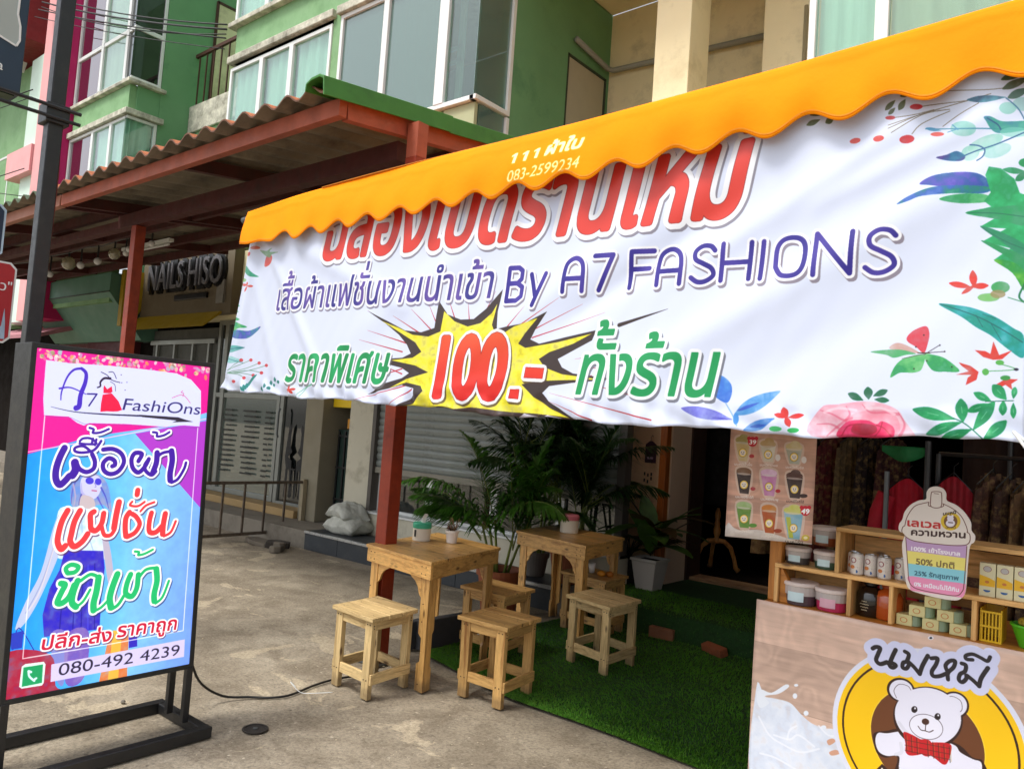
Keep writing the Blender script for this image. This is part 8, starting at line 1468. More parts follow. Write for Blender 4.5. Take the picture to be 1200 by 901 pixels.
def leafm(name,c,tr=.3):
    m,n,b=newmat(name);v=coords(n);cc=srgb(c);o=ramp(n,noise(n,v,5,4),[(.3,tuple(q*.55 for q in cc)),(.7,tuple(min(1,q*1.4) for q in cc))]);n.links.new(o,b.inputs['Base Color']);b.inputs['Roughness'].default_value=.42
    t=N(n,'ShaderNodeBsdfTranslucent');n.links.new(o,t.inputs[0]);mx=N(n,'ShaderNodeMixShader');mx.inputs[0].default_value=tr;n.links.new(b.outputs[0],mx.inputs[1]);n.links.new(t.outputs[0],mx.inputs[2]);n.links.new(mx.outputs[0],n.nodes['Material Output'].inputs[0]);return m
LF=leafm('palm_leaf','3f6f1e',.35);LFD=leafm('dark_palm_leaf','26481a')
def pot(root,loc,r,h,m,mat2=None):
    MB().lathe([(r*.72,0),(r*.76,.01),(r*.97,h-.05),(r*1.06,h-.05),(r*1.08,h),(r*.98,h),(r*.92,h-.06)],loc,28).build('pot',m,root);MB().lathe([(.001,h-.05),(r*.94,h-.055)],loc,18).build('soil',pm('potting_soil','2a1a12'),root)
def palm(loc,ptop,n,label,spec,mat,seed,stems=5):
    rs=random.Random(seed);r=empty('areca_palm',loc,label,'palm');pot(r,loc,ptop[0],ptop[1],ptop[2]);z=loc[2]+ptop[1]-.05;k=0
    st=[]
    for i in range(stems):
        a=rs.random()*6.28;x=loc[0]+.06*math.cos(a);y=loc[1]+.06*math.sin(a);h=rs.uniform(.25,.7)*spec['h'];tx=x+.12*math.cos(a);ty=y+.12*math.sin(a);MB().tube([(x,y,z),((x+tx)/2,(y+ty)/2,z+h*.5),(tx,ty,z+h)],[.014,.011,.009],6).build('trunk',ST_,r,smooth=True);st.append((tx,ty,z+h))
    for i in range(n):
        b=st[i%stems];a,e,L,dr=spec['f'](i,rs);mb=MB();frond(mb,(b[0],b[1],b[2]-rs.random()*.15),a,e,L,dr,spec['nl'],spec['ll'],rs);mb.build('frond',[ST_,mat],r,fixn=False)
def fA(i,rs):
    if i<6: return ([3.4,3.0,3.8,2.6,4.3,3.6][i],[.85,1.15,.6,1.25,.8,.45][i],[.75,.95,.65,1.0,.75,.6][i],[1.0,.8,.9,.7,.9,.7][i])
    return (rs.random()*6.28,rs.uniform(.6,1.4),rs.uniform(.65,1.0),rs.uniform(.6,1.1))
TER=pm('terracotta','8a4a2a',.7,.12,6,.15,dirt='5e3220',damt=.4)
palm((-4.22,5.1,0),(.19,.36,TER),20,'bright green areca palm in a terracotta pot between the two tables',dict(h=.7,f=fA,nl=52,ll=.30),LF,5)
palm((-4.02,5.8,.212),(.17,.3,TER),30,'taller darker areca palm behind the rear table',dict(h=1.3,f=lambda i,rs:(rs.random()*6.28,rs.uniform(.5,1.4),rs.uniform(.55,.9),rs.uniform(.5,1.0)),nl=50,ll=.28),LFD,9,6)
palm((-4.35,5.75,.217),(.12,.22,pm('grey_pot','5a5550')),22,'dark areca palm against the shutter behind the terracotta pot',dict(h=1.5,f=lambda i,rs:(rs.random()*6.28,rs.uniform(.5,1.4),rs.uniform(.6,.95),rs.uniform(.5,1.0)),nl=46,ll=.26),LFD,14,5)
pl=empty('planter_plant',(-3.42,6.2,.212),'broad leaved plant in a white square planter by the beige wall','plant')
MB().lathe([(.12,0),(.17,.25),(.185,.25),(.185,.275),(.165,.275),(.155,.25)],(-3.42,6.2,.212),4,sq=1).build('planter',pm('white_plastic_planter','b8b3ac',.5,.05,5,.05),pl,bev=.006);MB().lathe([(.001,.255),(.155,.252)],(-3.42,6.2,.212),4,sq=1).build('soil',pm('potting_soil','2a1a12'),pl)
LB=leafm('broad_leaf','4a6e2a',.3);LB2=leafm('bronze_leaf','4a3a1c',.25)
rs=random.Random(6)
for i in range(22):
    a=i*2.4+rs.random()*.4;e=rs.uniform(.3,1.25);L=rs.uniform(.4,.6);p=Vector((-3.42,6.2,.50+.012*i));d=Vector((math.cos(a)*math.cos(e),math.sin(a)*math.cos(e),math.sin(e)));side=d.cross(Vector((0,0,1))).normalized();mb=MB();V=[]
    for j in range(9):
        t=j/8;w=.085*math.sin(math.pi*min(1,t*.92+.06))**.8+.003;V+=[p-side*w+Vector((0,0,.012)),p,p+side*w+Vector((0,0,.012))];d=(d+Vector((0,0,-.11))).normalized();p=p+d*L/8
    for j in range(8): b0=j*3;mb.f+=[(b0,b0+1,b0+4,b0+3),(b0+1,b0+2,b0+5,b0+4)];mb.mi+=[0,0]
    mb.v=[tuple(v) for v in V];mb.build('leaf',LB if i%3 else LB2,pl,smooth=True,fixn=False)
# drooping dry plant left of the planter
dp=empty('drooping_plant',(-3.72,6.35,.212),'dark drooping plant in a small pot beside the white planter','plant');pot(dp,(-3.72,6.35,.212),.11,.22,pm('dark_pot','2c2622'))
LDP=leafm('drooping_leaf','3a3020',.2)
for i in range(26):
    a=i*2.4;e=1.25;p=Vector((-3.72,6.35,.42));d=Vector((math.cos(a)*math.cos(e),math.sin(a)*math.cos(e),math.sin(e)));P=[]
    for j in range(9): P.append(tuple(p));d=(d+Vector((math.cos(a)*.09,math.sin(a)*.09,-.2))).normalized();p=p+d*.075
    MB().tube(P,[.004]*8+[.001],4).build('leaf_blade',LDP,dp)

mb=MB();rs=random.Random(77)
for i in range(1500):
    x=rs.uniform(-7.5,-.9);y=rs.uniform(.6,5.3)
    if x>-3.8 and y>3.4: continue
    r_=rs.uniform(.0015,.005)*(1 if rs.random()<.93 else 1.9);a=rs.random()*6;mb.add([(x+r_*math.cos(a+t),y+r_*math.sin(a+t),.001+gz(x,y)) for t in (0,1.5,3.1,4.6)]+[(x,y,gz(x,y)+r_*.9)],[(0,1,4),(1,2,4),(2,3,4),(3,0,4)])
gr=mb.build('loose_grit',pm('grit','a99c84',.9,.4,50,.1),fixn=False);gr['kind']='stuff'
# ------------------------------------------------------------------ lamp post with its signs
lp=empty('lamp_post',(-5.58,1.85,0),'black square steel street post standing behind the lit sign','post')
MB().box(-5.625,-5.535,1.805,1.895,0,7).build('pole',BLACKM,lp,bev=.006);MB().box(-5.70,-5.46,1.73,1.97,0,.02).build('base_plate',BLACKM,lp)
for z in (3.33,3.40): MB().tube([(-5.5,1.45,z),(-5.5,1.98,z)],.012,6).build('bracket',BLACKM,lp)
MB().box(-5.66,-5.51,1.78,1.92,3.30,3.43).build('clamp',BLACKM,lp,bev=.006)
MB().tube([(-5.62,1.9,3.6),(-5.64,1.93,3.0),(-5.63,1.92,2.4)],.005,5).build('wire',pm('red_wire','7c2c2c'),lp)
bs=empty('hanging_sign',(-5.52,1.2,3.45),'dark blue box sign with a white bottle outline on the post','sign')
MB().box(-5.70,-5.52,.75,1.625,3.40,4.9).build('case',pm('dark_blue_case','22364a',.45,.06,4,.05),bs,bev=.006);MB().box(-5.68,-5.54,.77,1.60,3.392,3.399).build('bottom_panel',pm('dark_green_panel','2c4430',.5),bs)
WP=pm('white_print','e9ecec',.5,.03,3,0)
def outl(mb,P,x,w,d=.003):
    n=len(P)
    for i in range(n-1): a,b=P[i],P[i+1];mb.beam((x,a[0],a[1]),(x,b[0],b[1]),w,d,(1,0,0))
bp=[(1.40,4.3),(1.41,3.98),(1.41,3.93),(1.40,3.87),(1.40,3.79),(1.42,3.745),(1.50,3.72),(1.575,3.70),(1.59,3.74),(1.585,3.83),(1.565,3.9),(1.57,4.3)]
MB().prism(bp,(-5.5195,0,0),(0,1,0),(0,0,1),(.002,0,0)).build('bottle_print',pm('pale_grey_print','a9b3b0',.5,.03,3,0),bs);mb=MB();outl(mb,bp,-5.515,.012);mb.build('bottle_outline',WP,bs)
def letters(txt,o,u,v,h,mat,parent,ext=.004,gap=0,bold=0,name='letter',wf=1):
    _fc.extrude=0;al=glyphs(txt);x=0
    fc=bpy.data.curves.new('f','FONT');fc.body=txt;fc.size=h/.727;fc.extrude=ext;fc.offset=bold;fc.resolution_u=3;fo=bpy.data.objects.new('f',fc);COL.objects.link(fo);bpy.context.view_layer.update();me=bpy.data.meshes.new_from_object(fo.evaluated_get(bpy.context.evaluated_depsgraph_get()));bpy.data.objects.remove(fo)
    u=Vector(u).normalized()*wf;v=Vector(v).normalized();n=Vector(u).normalized().cross(v);o=Vector(o)
    bm=bmesh.new();bm.from_mesh(me);seen=set();isl=[]
    for vt in bm.verts:
        if vt.index in seen: continue
        st=[vt];seen.add(vt.index);g=[]
        while st:
            q=st.pop();g.append(q)
            for e in q.link_edges:
                w_=e.other_vert(q)
                if w_.index not in seen: seen.add(w_.index);st.append(w_)
        isl.append(g)
    for g in isl:
        ix={q.index:i for i,q in enumerate(g)};mb=MB();mb.add([o+u*q.co.x+v*q.co.y+n*q.co.z for q in g],[tuple(ix[w_.index] for w_ in f.verts) for f in bm.faces if f.verts[0].index in ix]);mb.build(name,mat,parent)
    bm.free()
letters('taya',(-5.518,1.385,3.535),(0,1,-.12),(0,.05,1),.06,WP,bs)
rs_=empty('red_sign',(-5.52,1.6,2.0),'red road sign with white border fixed below on the post','sign')
def rr(y0,y1,z0,z1,r): return [(y0+r,z0),(y1-r,z0),(y1,z0+r),(y1,z1-r),(y1-r,z1),(y0+r,z1),(y0,z1-r),(y0,z0+r)]
MB().prism(rr(1.1,1.712,1.845,2.35,.035),(-5.53,0,0),(0,1,0),(0,0,1),(.012,0,0)).build('border',WHITEF,rs_);MB().prism(rr(1.112,1.70,1.857,2.338,.03),(-5.5175,0,0),(0,1,0),(0,0,1),(.003,0,0)).build('panel',pm('sign_red','a8101c',.4,.05,3,.02),rs_)
letters('ว"',(-5.514,1.625,2.17),(0,1,0),(0,0,1),.06,WP,rs_);MB().prism([(0,0),(.05,0),(.045,.1),(.035,.19),(.025,.08),(0,.05)],(-5.514,1.63,1.87),(0,1,0),(0,0,1),(.002,0,0)).build('pale_print',pm('pale_blue_print','9fb4c8'),rs_)
b2=empty('pale_sign',(-5.54,1.5,2.4),'dark blue sign edged in pale blue just above the red sign','sign');MB().prism(rr(1.0,1.625,2.37,2.70,.03),(-5.54,0,0),(0,1,0),(0,0,1),(.012,0,0)).build('border',pm('pale_blue_border','b9cfe0'),b2);MB().prism(rr(1.01,1.612,2.38,2.69,.03),(-5.527,0,0),(0,1,0),(0,0,1),(.003,0,0)).build('panel',pm('navy_panel','1d2f48'),b2)
# ------------------------------------------------------------------ lit sign box
LBX=empty('lit_sign_box',(-3.6,1.6,0),'freestanding lit sign box with purple, red and green Thai lettering','sign')
def lbp(u,v,d=0): # u 0..1 left to right, v height in metres, d behind the face
    tl=.042*(v-.3);yl=1.185-.0*(v);yr=1.995
    return Vector((-3.495-tl-d,yl+(yr-yl)*u,v))
z0,z1=.298,1.752
ca=[lbp(0,z0,.19),lbp(1,z0,.19),lbp(1,z1,.19),lbp(0,z1,.19),lbp(0,z0),lbp(1,z0),lbp(1,z1),lbp(0,z1)]
fw_=.022
mb=MB();iu=fw_/.81
inn=[lbp(iu,z0+fw_),lbp(1-iu,z0+fw_),lbp(1-iu,z1-fw_),lbp(iu,z1-fw_)]
mb.add(ca+inn+[p+Vector((-.01,0,0)) for p in inn],[(0,1,2,3),(0,4,5,1),(1,5,6,2),(2,6,7,3),(3,7,4,0),(4,5,9,8),(5,6,10,9),(6,7,11,10),(7,4,8,11),(8,9,13,12),(9,10,14,13),(10,11,15,14),(11,8,12,15)])
mb.build('cabinet',pm('black_powder_coat','1d1f20',.45,.15,10,.1,dirt='33352f',damt=.35,dscale=6),LBX,fixn=True,bev=.003)
la=Art(.80,1.40,640,5);la.draw(ART_light);lm=la.material('lit_print',.35,.62,em_base=.45)
mb=MB();mb.grid(lambda s,t:tuple(lbp(iu+(1-2*iu)*s,z0+fw_+(z1-z0-2*fw_)*t,.006)),8,8);gu=mb.guv
mb.build('print',lm,LBX,uv=lambda v,i:gu[i],fixn=False)
for y,dx in ((1.975,.02),(1.205,.02),(1.975,.17),(1.205,.17)): MB().box(-3.50-dx,-3.50-dx+.03,y-.015,y+.015,.05,.305).build('leg',BLACKM,LBX,bev=.002)
for x in (-3.855,-3.42): MB().box(x,x+.05,.80,2.045,.0,.05).build('base_rail',BLACKM,LBX,bev=.003)
for y in (2.0,.80): MB().box(-3.804,-3.421,y,y+.045,.0,.048).build('base_rail',BLACKM,LBX,bev=.003)
thing('stone_chip',MB().ball((-4.03,1.93,.01),.016,.012,.011,6,4),M_plat,'small pale stone chip lying behind the sign base','stone')
cd=MB();cd.tube([(-3.62,2.0,.39),(-3.64,2.04,.36),(-3.70,2.10,.25),(-3.75,2.19,.12),(-3.75,2.32,.03),(-3.70,2.45,.01),(-3.63,2.53,.008),(-3.60,2.62,.008),(-3.62,2.72,.008),(-3.65,2.84,.008),(-3.66,2.98,.008),(-3.62,3.2,.008)],.0065,7,sm=1);thing('power_cord',cd,pm('black_rubber','141414',.5,.1,20,.05),'black power cord running from the sign box to the pale stool','cord',smooth=True)
cd=MB();cd.tube([(-3.66,2.71,.02),(-3.68,2.69,.045),(-3.645,2.67,.05),(-3.60,2.70,.008),(-3.55,2.75,.006),(-3.50,2.84,.006)],.0022,5,sm=1);thing('string',cd,WHITEF,'thin white string tied round the black cord on the concrete','string',smooth=True)
dn=empty('floor_drain',(-3.33,2.25,0),'small round dark drain cover set in the concrete','drain');MB().lathe([(.062,.001),(.062,.004),(.05,.005),(.05,.002),(.001,.002)],(-3.33,2.25,0),24).build('cover',pm('drain_iron','2b2724',.6,.3,30,.3),dn);MB().lathe([(.012,.003),(.012,.006),(.001,.006)],(-3.33,2.25,0),12).build('knob',GREYM,dn)
# ------------------------------------------------------------------ drinks counter
CN=empty('drinks_counter',(-.3,3.4,0),'timber drinks counter fronted with a printed wood look sheet','counter')
OW=[wood('orange_timber_'+a,'dc9038','9c5416',a,.45) for a in 'XYZ'];SWD=[wood('shelf_pine_'+a,'e2b270','a87834',a,.5) for a in 'XYZ']
MB().box(-1.225,.9,3.14,3.75,.87,.905).build('worktop',OW[0],CN,bev=.003)
for x in (-1.22,.84): MB().box(x,x+.055,3.15,3.21,0,.869).build('leg',OW[2],CN,bev=.003)
MB().box(-1.22,-1.165,3.66,3.72,0,.869).build('leg',OW[2],CN);MB().box(-1.16,.84,3.16,3.2,.3,.36).build('rail',OW[0],CN)
MB().box(-1.222,-1.172,3.22,3.27,.906,2.72).build('upright',OW[2],CN,bev=.004)
MB().prism([(0,0),(.085,0),(.0,.15)],(-1.171,3.215,.906),(1,0,0),(0,0,1),(0,.03,0)).build('brace',OW[0],CN,bev=.002)
va=Art(1.9,.85,720,11);va.draw(ART_vinyl);vm=va.material('counter_vinyl',.38,0,(60,.05))
mb=MB();
def vin(s,t):
    X=-1.232+1.86*s;Z=.10+.815*t;return (X,3.128+.004*math.sin(X*7+Z*4)+.003*math.sin(X*17-Z*9)+.006*(1-t)*math.sin(X*3),Z)
mb.grid(vin,90,40);v_=mb.build('vinyl_front',vm,CN,smooth=True,uv=lambda v,i:((v[0]+1.235)/1.9,(v[2]-.10)/.85),fixn=False,solid=.0012)
MB().lathe([(.004,0),(.008,0),(.008,.002),(.004,.002)],(0,0,0),14).build('eyelet',GREYM,v_).location=(0,0,0)
v_.children[0].matrix_local=Matrix.Translation(Vector((-.599,3.1235,.902))-origin(v_))@Matrix.Rotation(R(90),4,'X')
# shelf unit on the worktop
SU=empty('shelf_unit',(-.4,3.3,.905),'small pine shelf unit with open compartments standing on the counter','shelf')
X,Y,Z=SWD
def sb(a,b,c,d,e,f,m=None,n='board'): return MB().box(a,b,c,d,e,f).build(n,m or X,SU,bev=.002)
y0,y1=3.20,3.40
sb(-1.19,.75,y0,y1,1.045,1.062);sb(-.955,.75,y0,y1,1.222,1.238);sb(-.955,-.938,y0,y1,1.0625,1.2215,Z,'upright')
for x in (-1.19,-.905,-.755,-.485,.2): sb(x,x+.016,y0,y1,.9055,1.0445,Z,'upright')
sb(-1.17,-.91,y1-.012,y1-.001,.93,1.03,X,'back_board');sb(-.735,-.49,y1-.012,y1-.001,.92,.975,X,'back_board');sb(-.735,-.49,y1-.012,y1-.001,.985,1.038,X,'back_board');sb(-.935,.74,y1-.012,y1-.001,1.10,1.20,X,'back_board')
PLC=pm('clear_box_plastic','b9b0ac',.25,.04,4,0,spec=.7);LID=pm('white_pink_lid','d9cbc4',.4,.03,4,0)
def tubbox(x,y,z,r,h,c,label,lc='c9e0e4',lid=LID):
    t=empty('food_container',(x,y,z),label,'container');MB().lathe([(r*.86,0),(r*.9,.004),(r,h)],(x,y,z),24).build('tub',pm('tub_'+c,c,.3,.25,25,.1,coat=.4),t,smooth=False);MB().lathe([(r*1.0,h*.55),(r*1.012,h)],(x,y,z),24).build('clear_wall',PLC,t)
    MB().lathe([(r*1.05,h+.001),(r*1.07,h+.004),(r*1.07,h+.012),(r*1.0,h+.016),(r*.5,h+.015),(.001,h+.0155)],(x,y,z),24).build('lid',lid,t,smooth=False)
    n=7;mb=MB();Vv=[]
    for i in range(n+1):
        a=R(-118+i*56/n);
        for q in (.22,.72): Vv.append((x+r*1.02*math.cos(a),y+r*1.02*math.sin(a),z+h*q))
    mb.add(Vv,[(2*i,2*i+2,2*i+3,2*i+1) for i in range(n)]);mb.build('paper_label',pm('label_'+lc,lc,.6,.05,9,0),t,fixn=False)
tubbox(-1.125,3.28,1.063,.05,.052,'4c4644','clear tub of dark powder left on the shelf below the poster');tubbox(-1.005,3.27,1.063,.05,.054,'3c5a48','clear tub with green contents right beside the shelf divider')
tubbox(-1.035,3.335,1.146,.052,.062,'8a4826','clear tub of orange brown mix stacked behind the poster corner');tubbox(-1.10,3.26,.906,.066,.075,'53474e','clear tub of grey purple balls on the bottom shelf')
tubbox(-.975,3.255,.906,.062,.070,'c2305e','clear tub of bright pink sugar on the bottom shelf','d9a9b8')
CANW=pm('can_white','dcd6d0',.3,.1,60,.05,metal=.3);CANB=pm('can_blue_mark','2b5d9c',.4);CANR=pm('can_red_mark','8c2434',.4);CANO=pm('can_orange_mark','c97a3c',.4)
def front_disc(parent,x,y,z,r,rad,m,sq=1.0,name='mark'):   # a printed patch hugging a cylinder of radius rad
    mb=MB();n=10;V=[(x+rad*math.sin(0),y-rad*1.0,z)];
    for i in range(n): a=2*math.pi*i/n;dx=r*math.cos(a);th=dx/rad+ -.25;V.append((x+rad*math.sin(th),y-rad*math.cos(th),z+r*sq*math.sin(a)))
    V[0]=(x+rad*math.sin(-.25),y-rad*math.cos(-.25),z);mb.add(V,[(0,1+i,1+(i+1)%n) for i in range(n)]);mb.build(name,m,parent,fixn=False)
k=0;CL=['hidden at the back left','nearest the shelf divider','third from the divider','fourth, half behind its neighbour','fifth along the row','sixth, beside the cup sign','last, partly behind the cup sign']
for (x,y) in ((-.905,3.285),(-.885,3.245),(-.838,3.262),(-.80,3.30),(-.785,3.245),(-.735,3.285),(-.695,3.262)):
    t=empty('drink_can',(x,y,1.0625),'white and silver drink can, '+CL[k],'can','drink cans on the upper shelf');r=.0245
    MB().lathe([(r*.85,0),(r,.004),(r,.072),(r*.86,.080)],(x,y,1.0625),20).build('can_body',CANW,t);MB().lathe([(r*.86,.0805),(r*.88,.082),(r*.8,.082),(r*.78,.079),(.001,.079)],(x,y,1.0625),20).build('can_top',pm('tin','b9bdc0',.25,.1,20,.05,metal=1),t)
    front_disc(t,x,y,1.0625+.056,.011,r+.0006,CANR);front_disc(t,x,y,1.0625+.056,.008,r+.0012,CANW);front_disc(t,x-.003,y,1.0625+.03,.009,r+.0006,CANO,.8);front_disc(t,x+.012,y,1.0625+.014,.006,r+.0006,CANB);k+=1
# milk cartons
for i in range(6):
    x=-.468+i*.052;t=empty('milk_carton',(x,3.25,1.0625),['leftmost white and yellow milk carton beside the cup sign','second milk carton from the cup sign','third milk carton from the cup sign','fourth milk carton along the shelf','fifth milk carton along the shelf','sixth milk carton along the shelf'][i],'carton','milk cartons on the upper shelf')
    MB().box(x,x+.049,3.225,3.27,1.0625,1.178).build('carton',pm('carton_white','dcd6b0',.5,.04,5,0),t,bev=.0015);MB().prism([(0,0),(.047,0),(.047,.022),(.03,.03),(0,.038)],(x+.001,3.2245,1.098),(1,0,0),(0,0,1),(0,.0004,0)).build('yellow_band',pm('carton_yellow','e6b422',.5,.04,5,0),t)
    for (c,zz,r,q) in ((CANR,1.158,.013,.8),(pm('carton_grey','b9b6b4'),1.158,.0115,.8),(CANB,1.085,.011,.7),(CANO,1.113,.007,.7)):
        MB().prism([(r*math.cos(a*math.pi/6),r*q*math.sin(a*math.pi/6)) for a in range(12 if c!=CANB else 7)][::1] if c!=CANB else [(r*math.cos(math.pi+a*math.pi/6),r*q*math.sin(math.pi+a*math.pi/6)) for a in range(7)],(x+.024,3.224-(.0006 if c.name=='carton_grey' else 0)-(.0003 if c==CANO else 0),zz),(1,0,0),(0,0,1),(0,.0003,0)).build('mark',c,t)
# syrup bottles
def bottle(x,c,label,cap):
    t=empty('syrup_jar',(x,3.29,.906),label,'jar');MB().lathe([(.045,0),(.052,.006),(.052,.085),(.04,.105),(.022,.112),(.022,.118)],(x,3.29,.906),22).build('jar',pm('jar_'+c,c,.2,.2,4,.02,coat=.6),t,smooth=True);MB().lathe([(.026,.1185),(.026,.132),(.001,.132)],(x,3.29,.906),18).build('cap',cap,t)
    return t
t=bottle(-.84,'17120f','black round jar with small white lettering on the bottom shelf',BLACKM)
for i in range(4): w_=[.02,.032,.03,.022][i];x=-.85;MB().tube([(x-w_/2+j*w_/6,3.29-.0525*math.cos((x-w_/2+j*w_/6+.84)/.0525)-.0006,.965-i*.011+.0015*(j%2)) for j in range(7)],.0011,4).build('lettering',pm('cream_print','d8cba8'),t)
bottle(-.775,'b4501c','orange brown jar half behind the shelf upright',pm('orange_cap','a84a18'))
# ointment style tins pyramid
TW_=pm('pale_yellow_tin','dcd69a',.5,.06,30,.05);TM=pm('pale_green_tin','9fb89c',.4,.06,10,.03)
L6=['bottom left','bottom middle','bottom right','middle row left','middle row right','top of the stack']
for i,(x,z) in enumerate(((-.70,.906),(-.612,.906),(-.523,.906),(-.658,.9465),(-.565,.9465),(-.607,.987))):
    t=empty('tin_pack',(x,3.26,z),'pale yellow paper banded tin pack, '+L6[i],'tin','tin packs stacked in a pyramid')
    MB().lathe([(.033,0),(.034,.002),(.034,.037),(.032,.039),(.001,.0392)],(x+.012,3.275,z),22).build('tin',TM,t);MB().box(x-.034,x+.02,3.232,3.30,z+.0,z+.0398).build('paper_band',TW_,t,bev=.002)
    MB().prism([(.013*math.cos(a*math.pi/6),.010*math.sin(a*math.pi/6)) for a in range(12)],(x-.008,3.2313,z+.02),(1,0,0),(0,0,1),(0,.0004,0)).build('mark',CANO,t);MB().prism([(.010*math.cos(a*math.pi/6),.008*math.sin(a*math.pi/6)) for a in range(12)],(x-.008,3.2309,z+.02),(1,0,0),(0,0,1),(0,.0003,0)).build('mark',TW_,t)
YB=pm('yellow_plastic','d8b010',.4,.06,5,.03);yb=empty('yellow_basket',(-.42,3.28,.906),'yellow slotted plastic basket in the right shelf compartment','basket')
MB().box(-.462,-.40,3.35,3.354,.906,1.02).box(-.462,-.459,3.23,3.35,.906,1.02).build('side',YB,yb)
for j in range(2):
    for i in range(6): MB().box(-.458+i*.0105,-.4535+i*.0105,3.229,3.232,.912+j*.05,.955+j*.05).build('bar',YB,yb)
for z in (.906,.956,1.006): MB().box(-.462,-.396,3.226,3.2285,z,z+.007).build('rim',YB,yb)
MB().box(-.40,-.396,3.23,3.35,.906,1.02).build('side',YB,yb)
gb=empty('green_basket',(-.33,3.26,.906),'bright green plastic basket at the right end of the shelf','basket');GP=pm('lime_plastic','4fb01e',.4,.06,5,.05)
MB().lathe([(.032,0),(.034,.004),(.058,.072),(.062,.072),(.062,.079),(.056,.079),(.031,.006)],(-.315,3.262,.906),24).build('basket',GP,gb,smooth=False)
thing('leaf_packets',MB().ball((-.315,3.265,.99),.04,.04,.022,12,7),pm('packets','a08a2a',.6,.5,30,.5),'yellow brown packets heaped in the green basket','packets')
# cup shaped sign board
ou=[(OUTLINE[i]/2000,OUTLINE[i+1]/2000) for i in range(0,len(OUTLINE),2)];ou=[tuple(p) for p in crom(ou,True,4)]
ka_=Art(.30,.44,1500,13);ka_.draw(ART_cup);km=ka_.material('cup_print',.45)
cs=empty('cup_sign',(-.58,3.05,1.07),'cup shaped sweetness level sign in four pastel bands','sign')
mb=MB().prism(ou,(-.72,3.05,1.03),(1,0,0),(0,0,1),(0,.008,0));mb.mi=[0]+[1]*(len(mb.f)-1)
mb.mi=[0,0]+[1]*(len(mb.f)-2)
mb.build('board',[km,pm('foam_board','e2dcd4',.7,.03,5,0)],cs,uv=lambda v,i:((v[0]+.72)/.30,(v[2]-1.03)/.44))
MB().box(-.59,-.575,3.0585,3.199,1.11,1.12).build('bracket',GREYM,cs)
# drinks poster
pa=Art(.36,.46,1500,17);pa.draw(ART_poster);pmm=pa.material('menu_print',.5,base=(1,1,1))
po=empty('drinks_poster',(-1.17,3.05,1.16),'hanging poster of nine drinks in clear cups beside the orange upright','poster')
mb=MB();mb.grid(lambda s,t:(-1.345+.349*s,3.05+.003*math.sin(s*5+t*2),1.157+(.017*(1-s)*0)+.55*t+.018*s*(1-t)),12,12)
mb.build('print',pmm,po,smooth=True,uv=lambda v,i:((v[0]+1.347)/.36,(v[2]-1.155)/.46),fixn=False,solid=.002)
# ------------------------------------------------------------------ clothes behind the counter
random.seed(21)
def garment(x,y,ztop,length,width,c,label,az_=0,sleeve=False,group='garments on the racks'):
    t=empty('garment',(x,y,ztop),label,'garment',group);u=Vector((math.cos(az_),math.sin(az_),0));nn=Vector((-u.y,u.x,0));ph=random.random()*6;P0=Vector((x,y,ztop))
    pl_=sleeve or c=='8e0a1e';m=pm('cloth_'+c,c,.85,.2 if pl_ else .65,8 if pl_ else 26,.3,dirt=None if pl_ else 'a08450',damt=.5,dscale=22)
    def f(s,tt,sg):
        a=(s-.5)*2;w=width/2*(.95+.35*tt);sh=.10*abs(a)**1.6*(1-tt)
        return tuple(P0+u*a*w+nn*(sg*(.03+.02*tt)*math.cos(a*math.pi/2)+.018*tt*math.sin(a*9+ph)+.008*math.sin(a*23+ph))-Vector((0,0,sh+length*tt)))
    mb=MB();mb.grid(lambda s,q:f(s,q,1),22,8);mb.grid(lambda s,q:f(s,q,-1),22,8);mb.build('cloth',m,t,smooth=True,fixn=False)
    if sleeve:
        for sg in (-1,1):
            a0=P0+u*sg*width*.40-Vector((0,0,.09));MB().tube([a0,a0+u*sg*.035-Vector((0,0,.10)),a0+u*sg*.05-Vector((0,0,.2))],[.05,.05,.045],10,cap=False).build('sleeve',m,t,smooth=True)
    h=MB();h.tube([P0+u*-width*.42-Vector((0,0,.06)),P0+Vector((0,0,.02)),P0+u*width*.42-Vector((0,0,.075))],.0035,5);h.tube([P0+Vector((0,0,.0)),P0+Vector((0,0,.05)),P0+Vector((.02,0,.07))],.002,5);h.build('hanger',BLACKM,t)
    return t
def rack(x0,x1,y,z,label,legs=1):
    r=empty('clothes_rack',((x0+x1)/2,y,0),label,'clothes rack');MB().tube([(x0,y,z),(x1,y,z)],.011,8).build('rail',BLACKM,r)
    if legs:
        for x in (x0,x1): MB().tube([(x,y,0),(x,y,z)] if legs==1 else [(x,y,z),(x,y,2.6)],.014,8).build('upright',BLACKM,r)
rack(-.86,-.2,4.55,1.56,'clothes rack right behind the counter with red tops');rack(-2.4,-1.2,6.1,1.75,'hanging rail deeper inside behind the poster',2);rack(-.6,.8,5.0,1.66,'clothes rack at the far right holding patterned dresses',1)
garment(-.985,4.47,1.42,.62,.23,'a80a24','plain red top hanging left of the black upright',.15,True);garment(-.775,4.47,1.45,.7,.21,'8e0a1e','darker red top hanging right of the black upright',.1)
thing('display_upright',MB().tube([(-.885,4.42,0),(-.885,4.42,1.62)],.016,8),BLACKM,'black upright pole standing between the red tops','pole')
thing('display_upright',MB().tube([(-1.07,4.40,0),(-1.07,4.40,1.45)],.013,8),GREYM,'grey upright pole left of the red tops','pole')
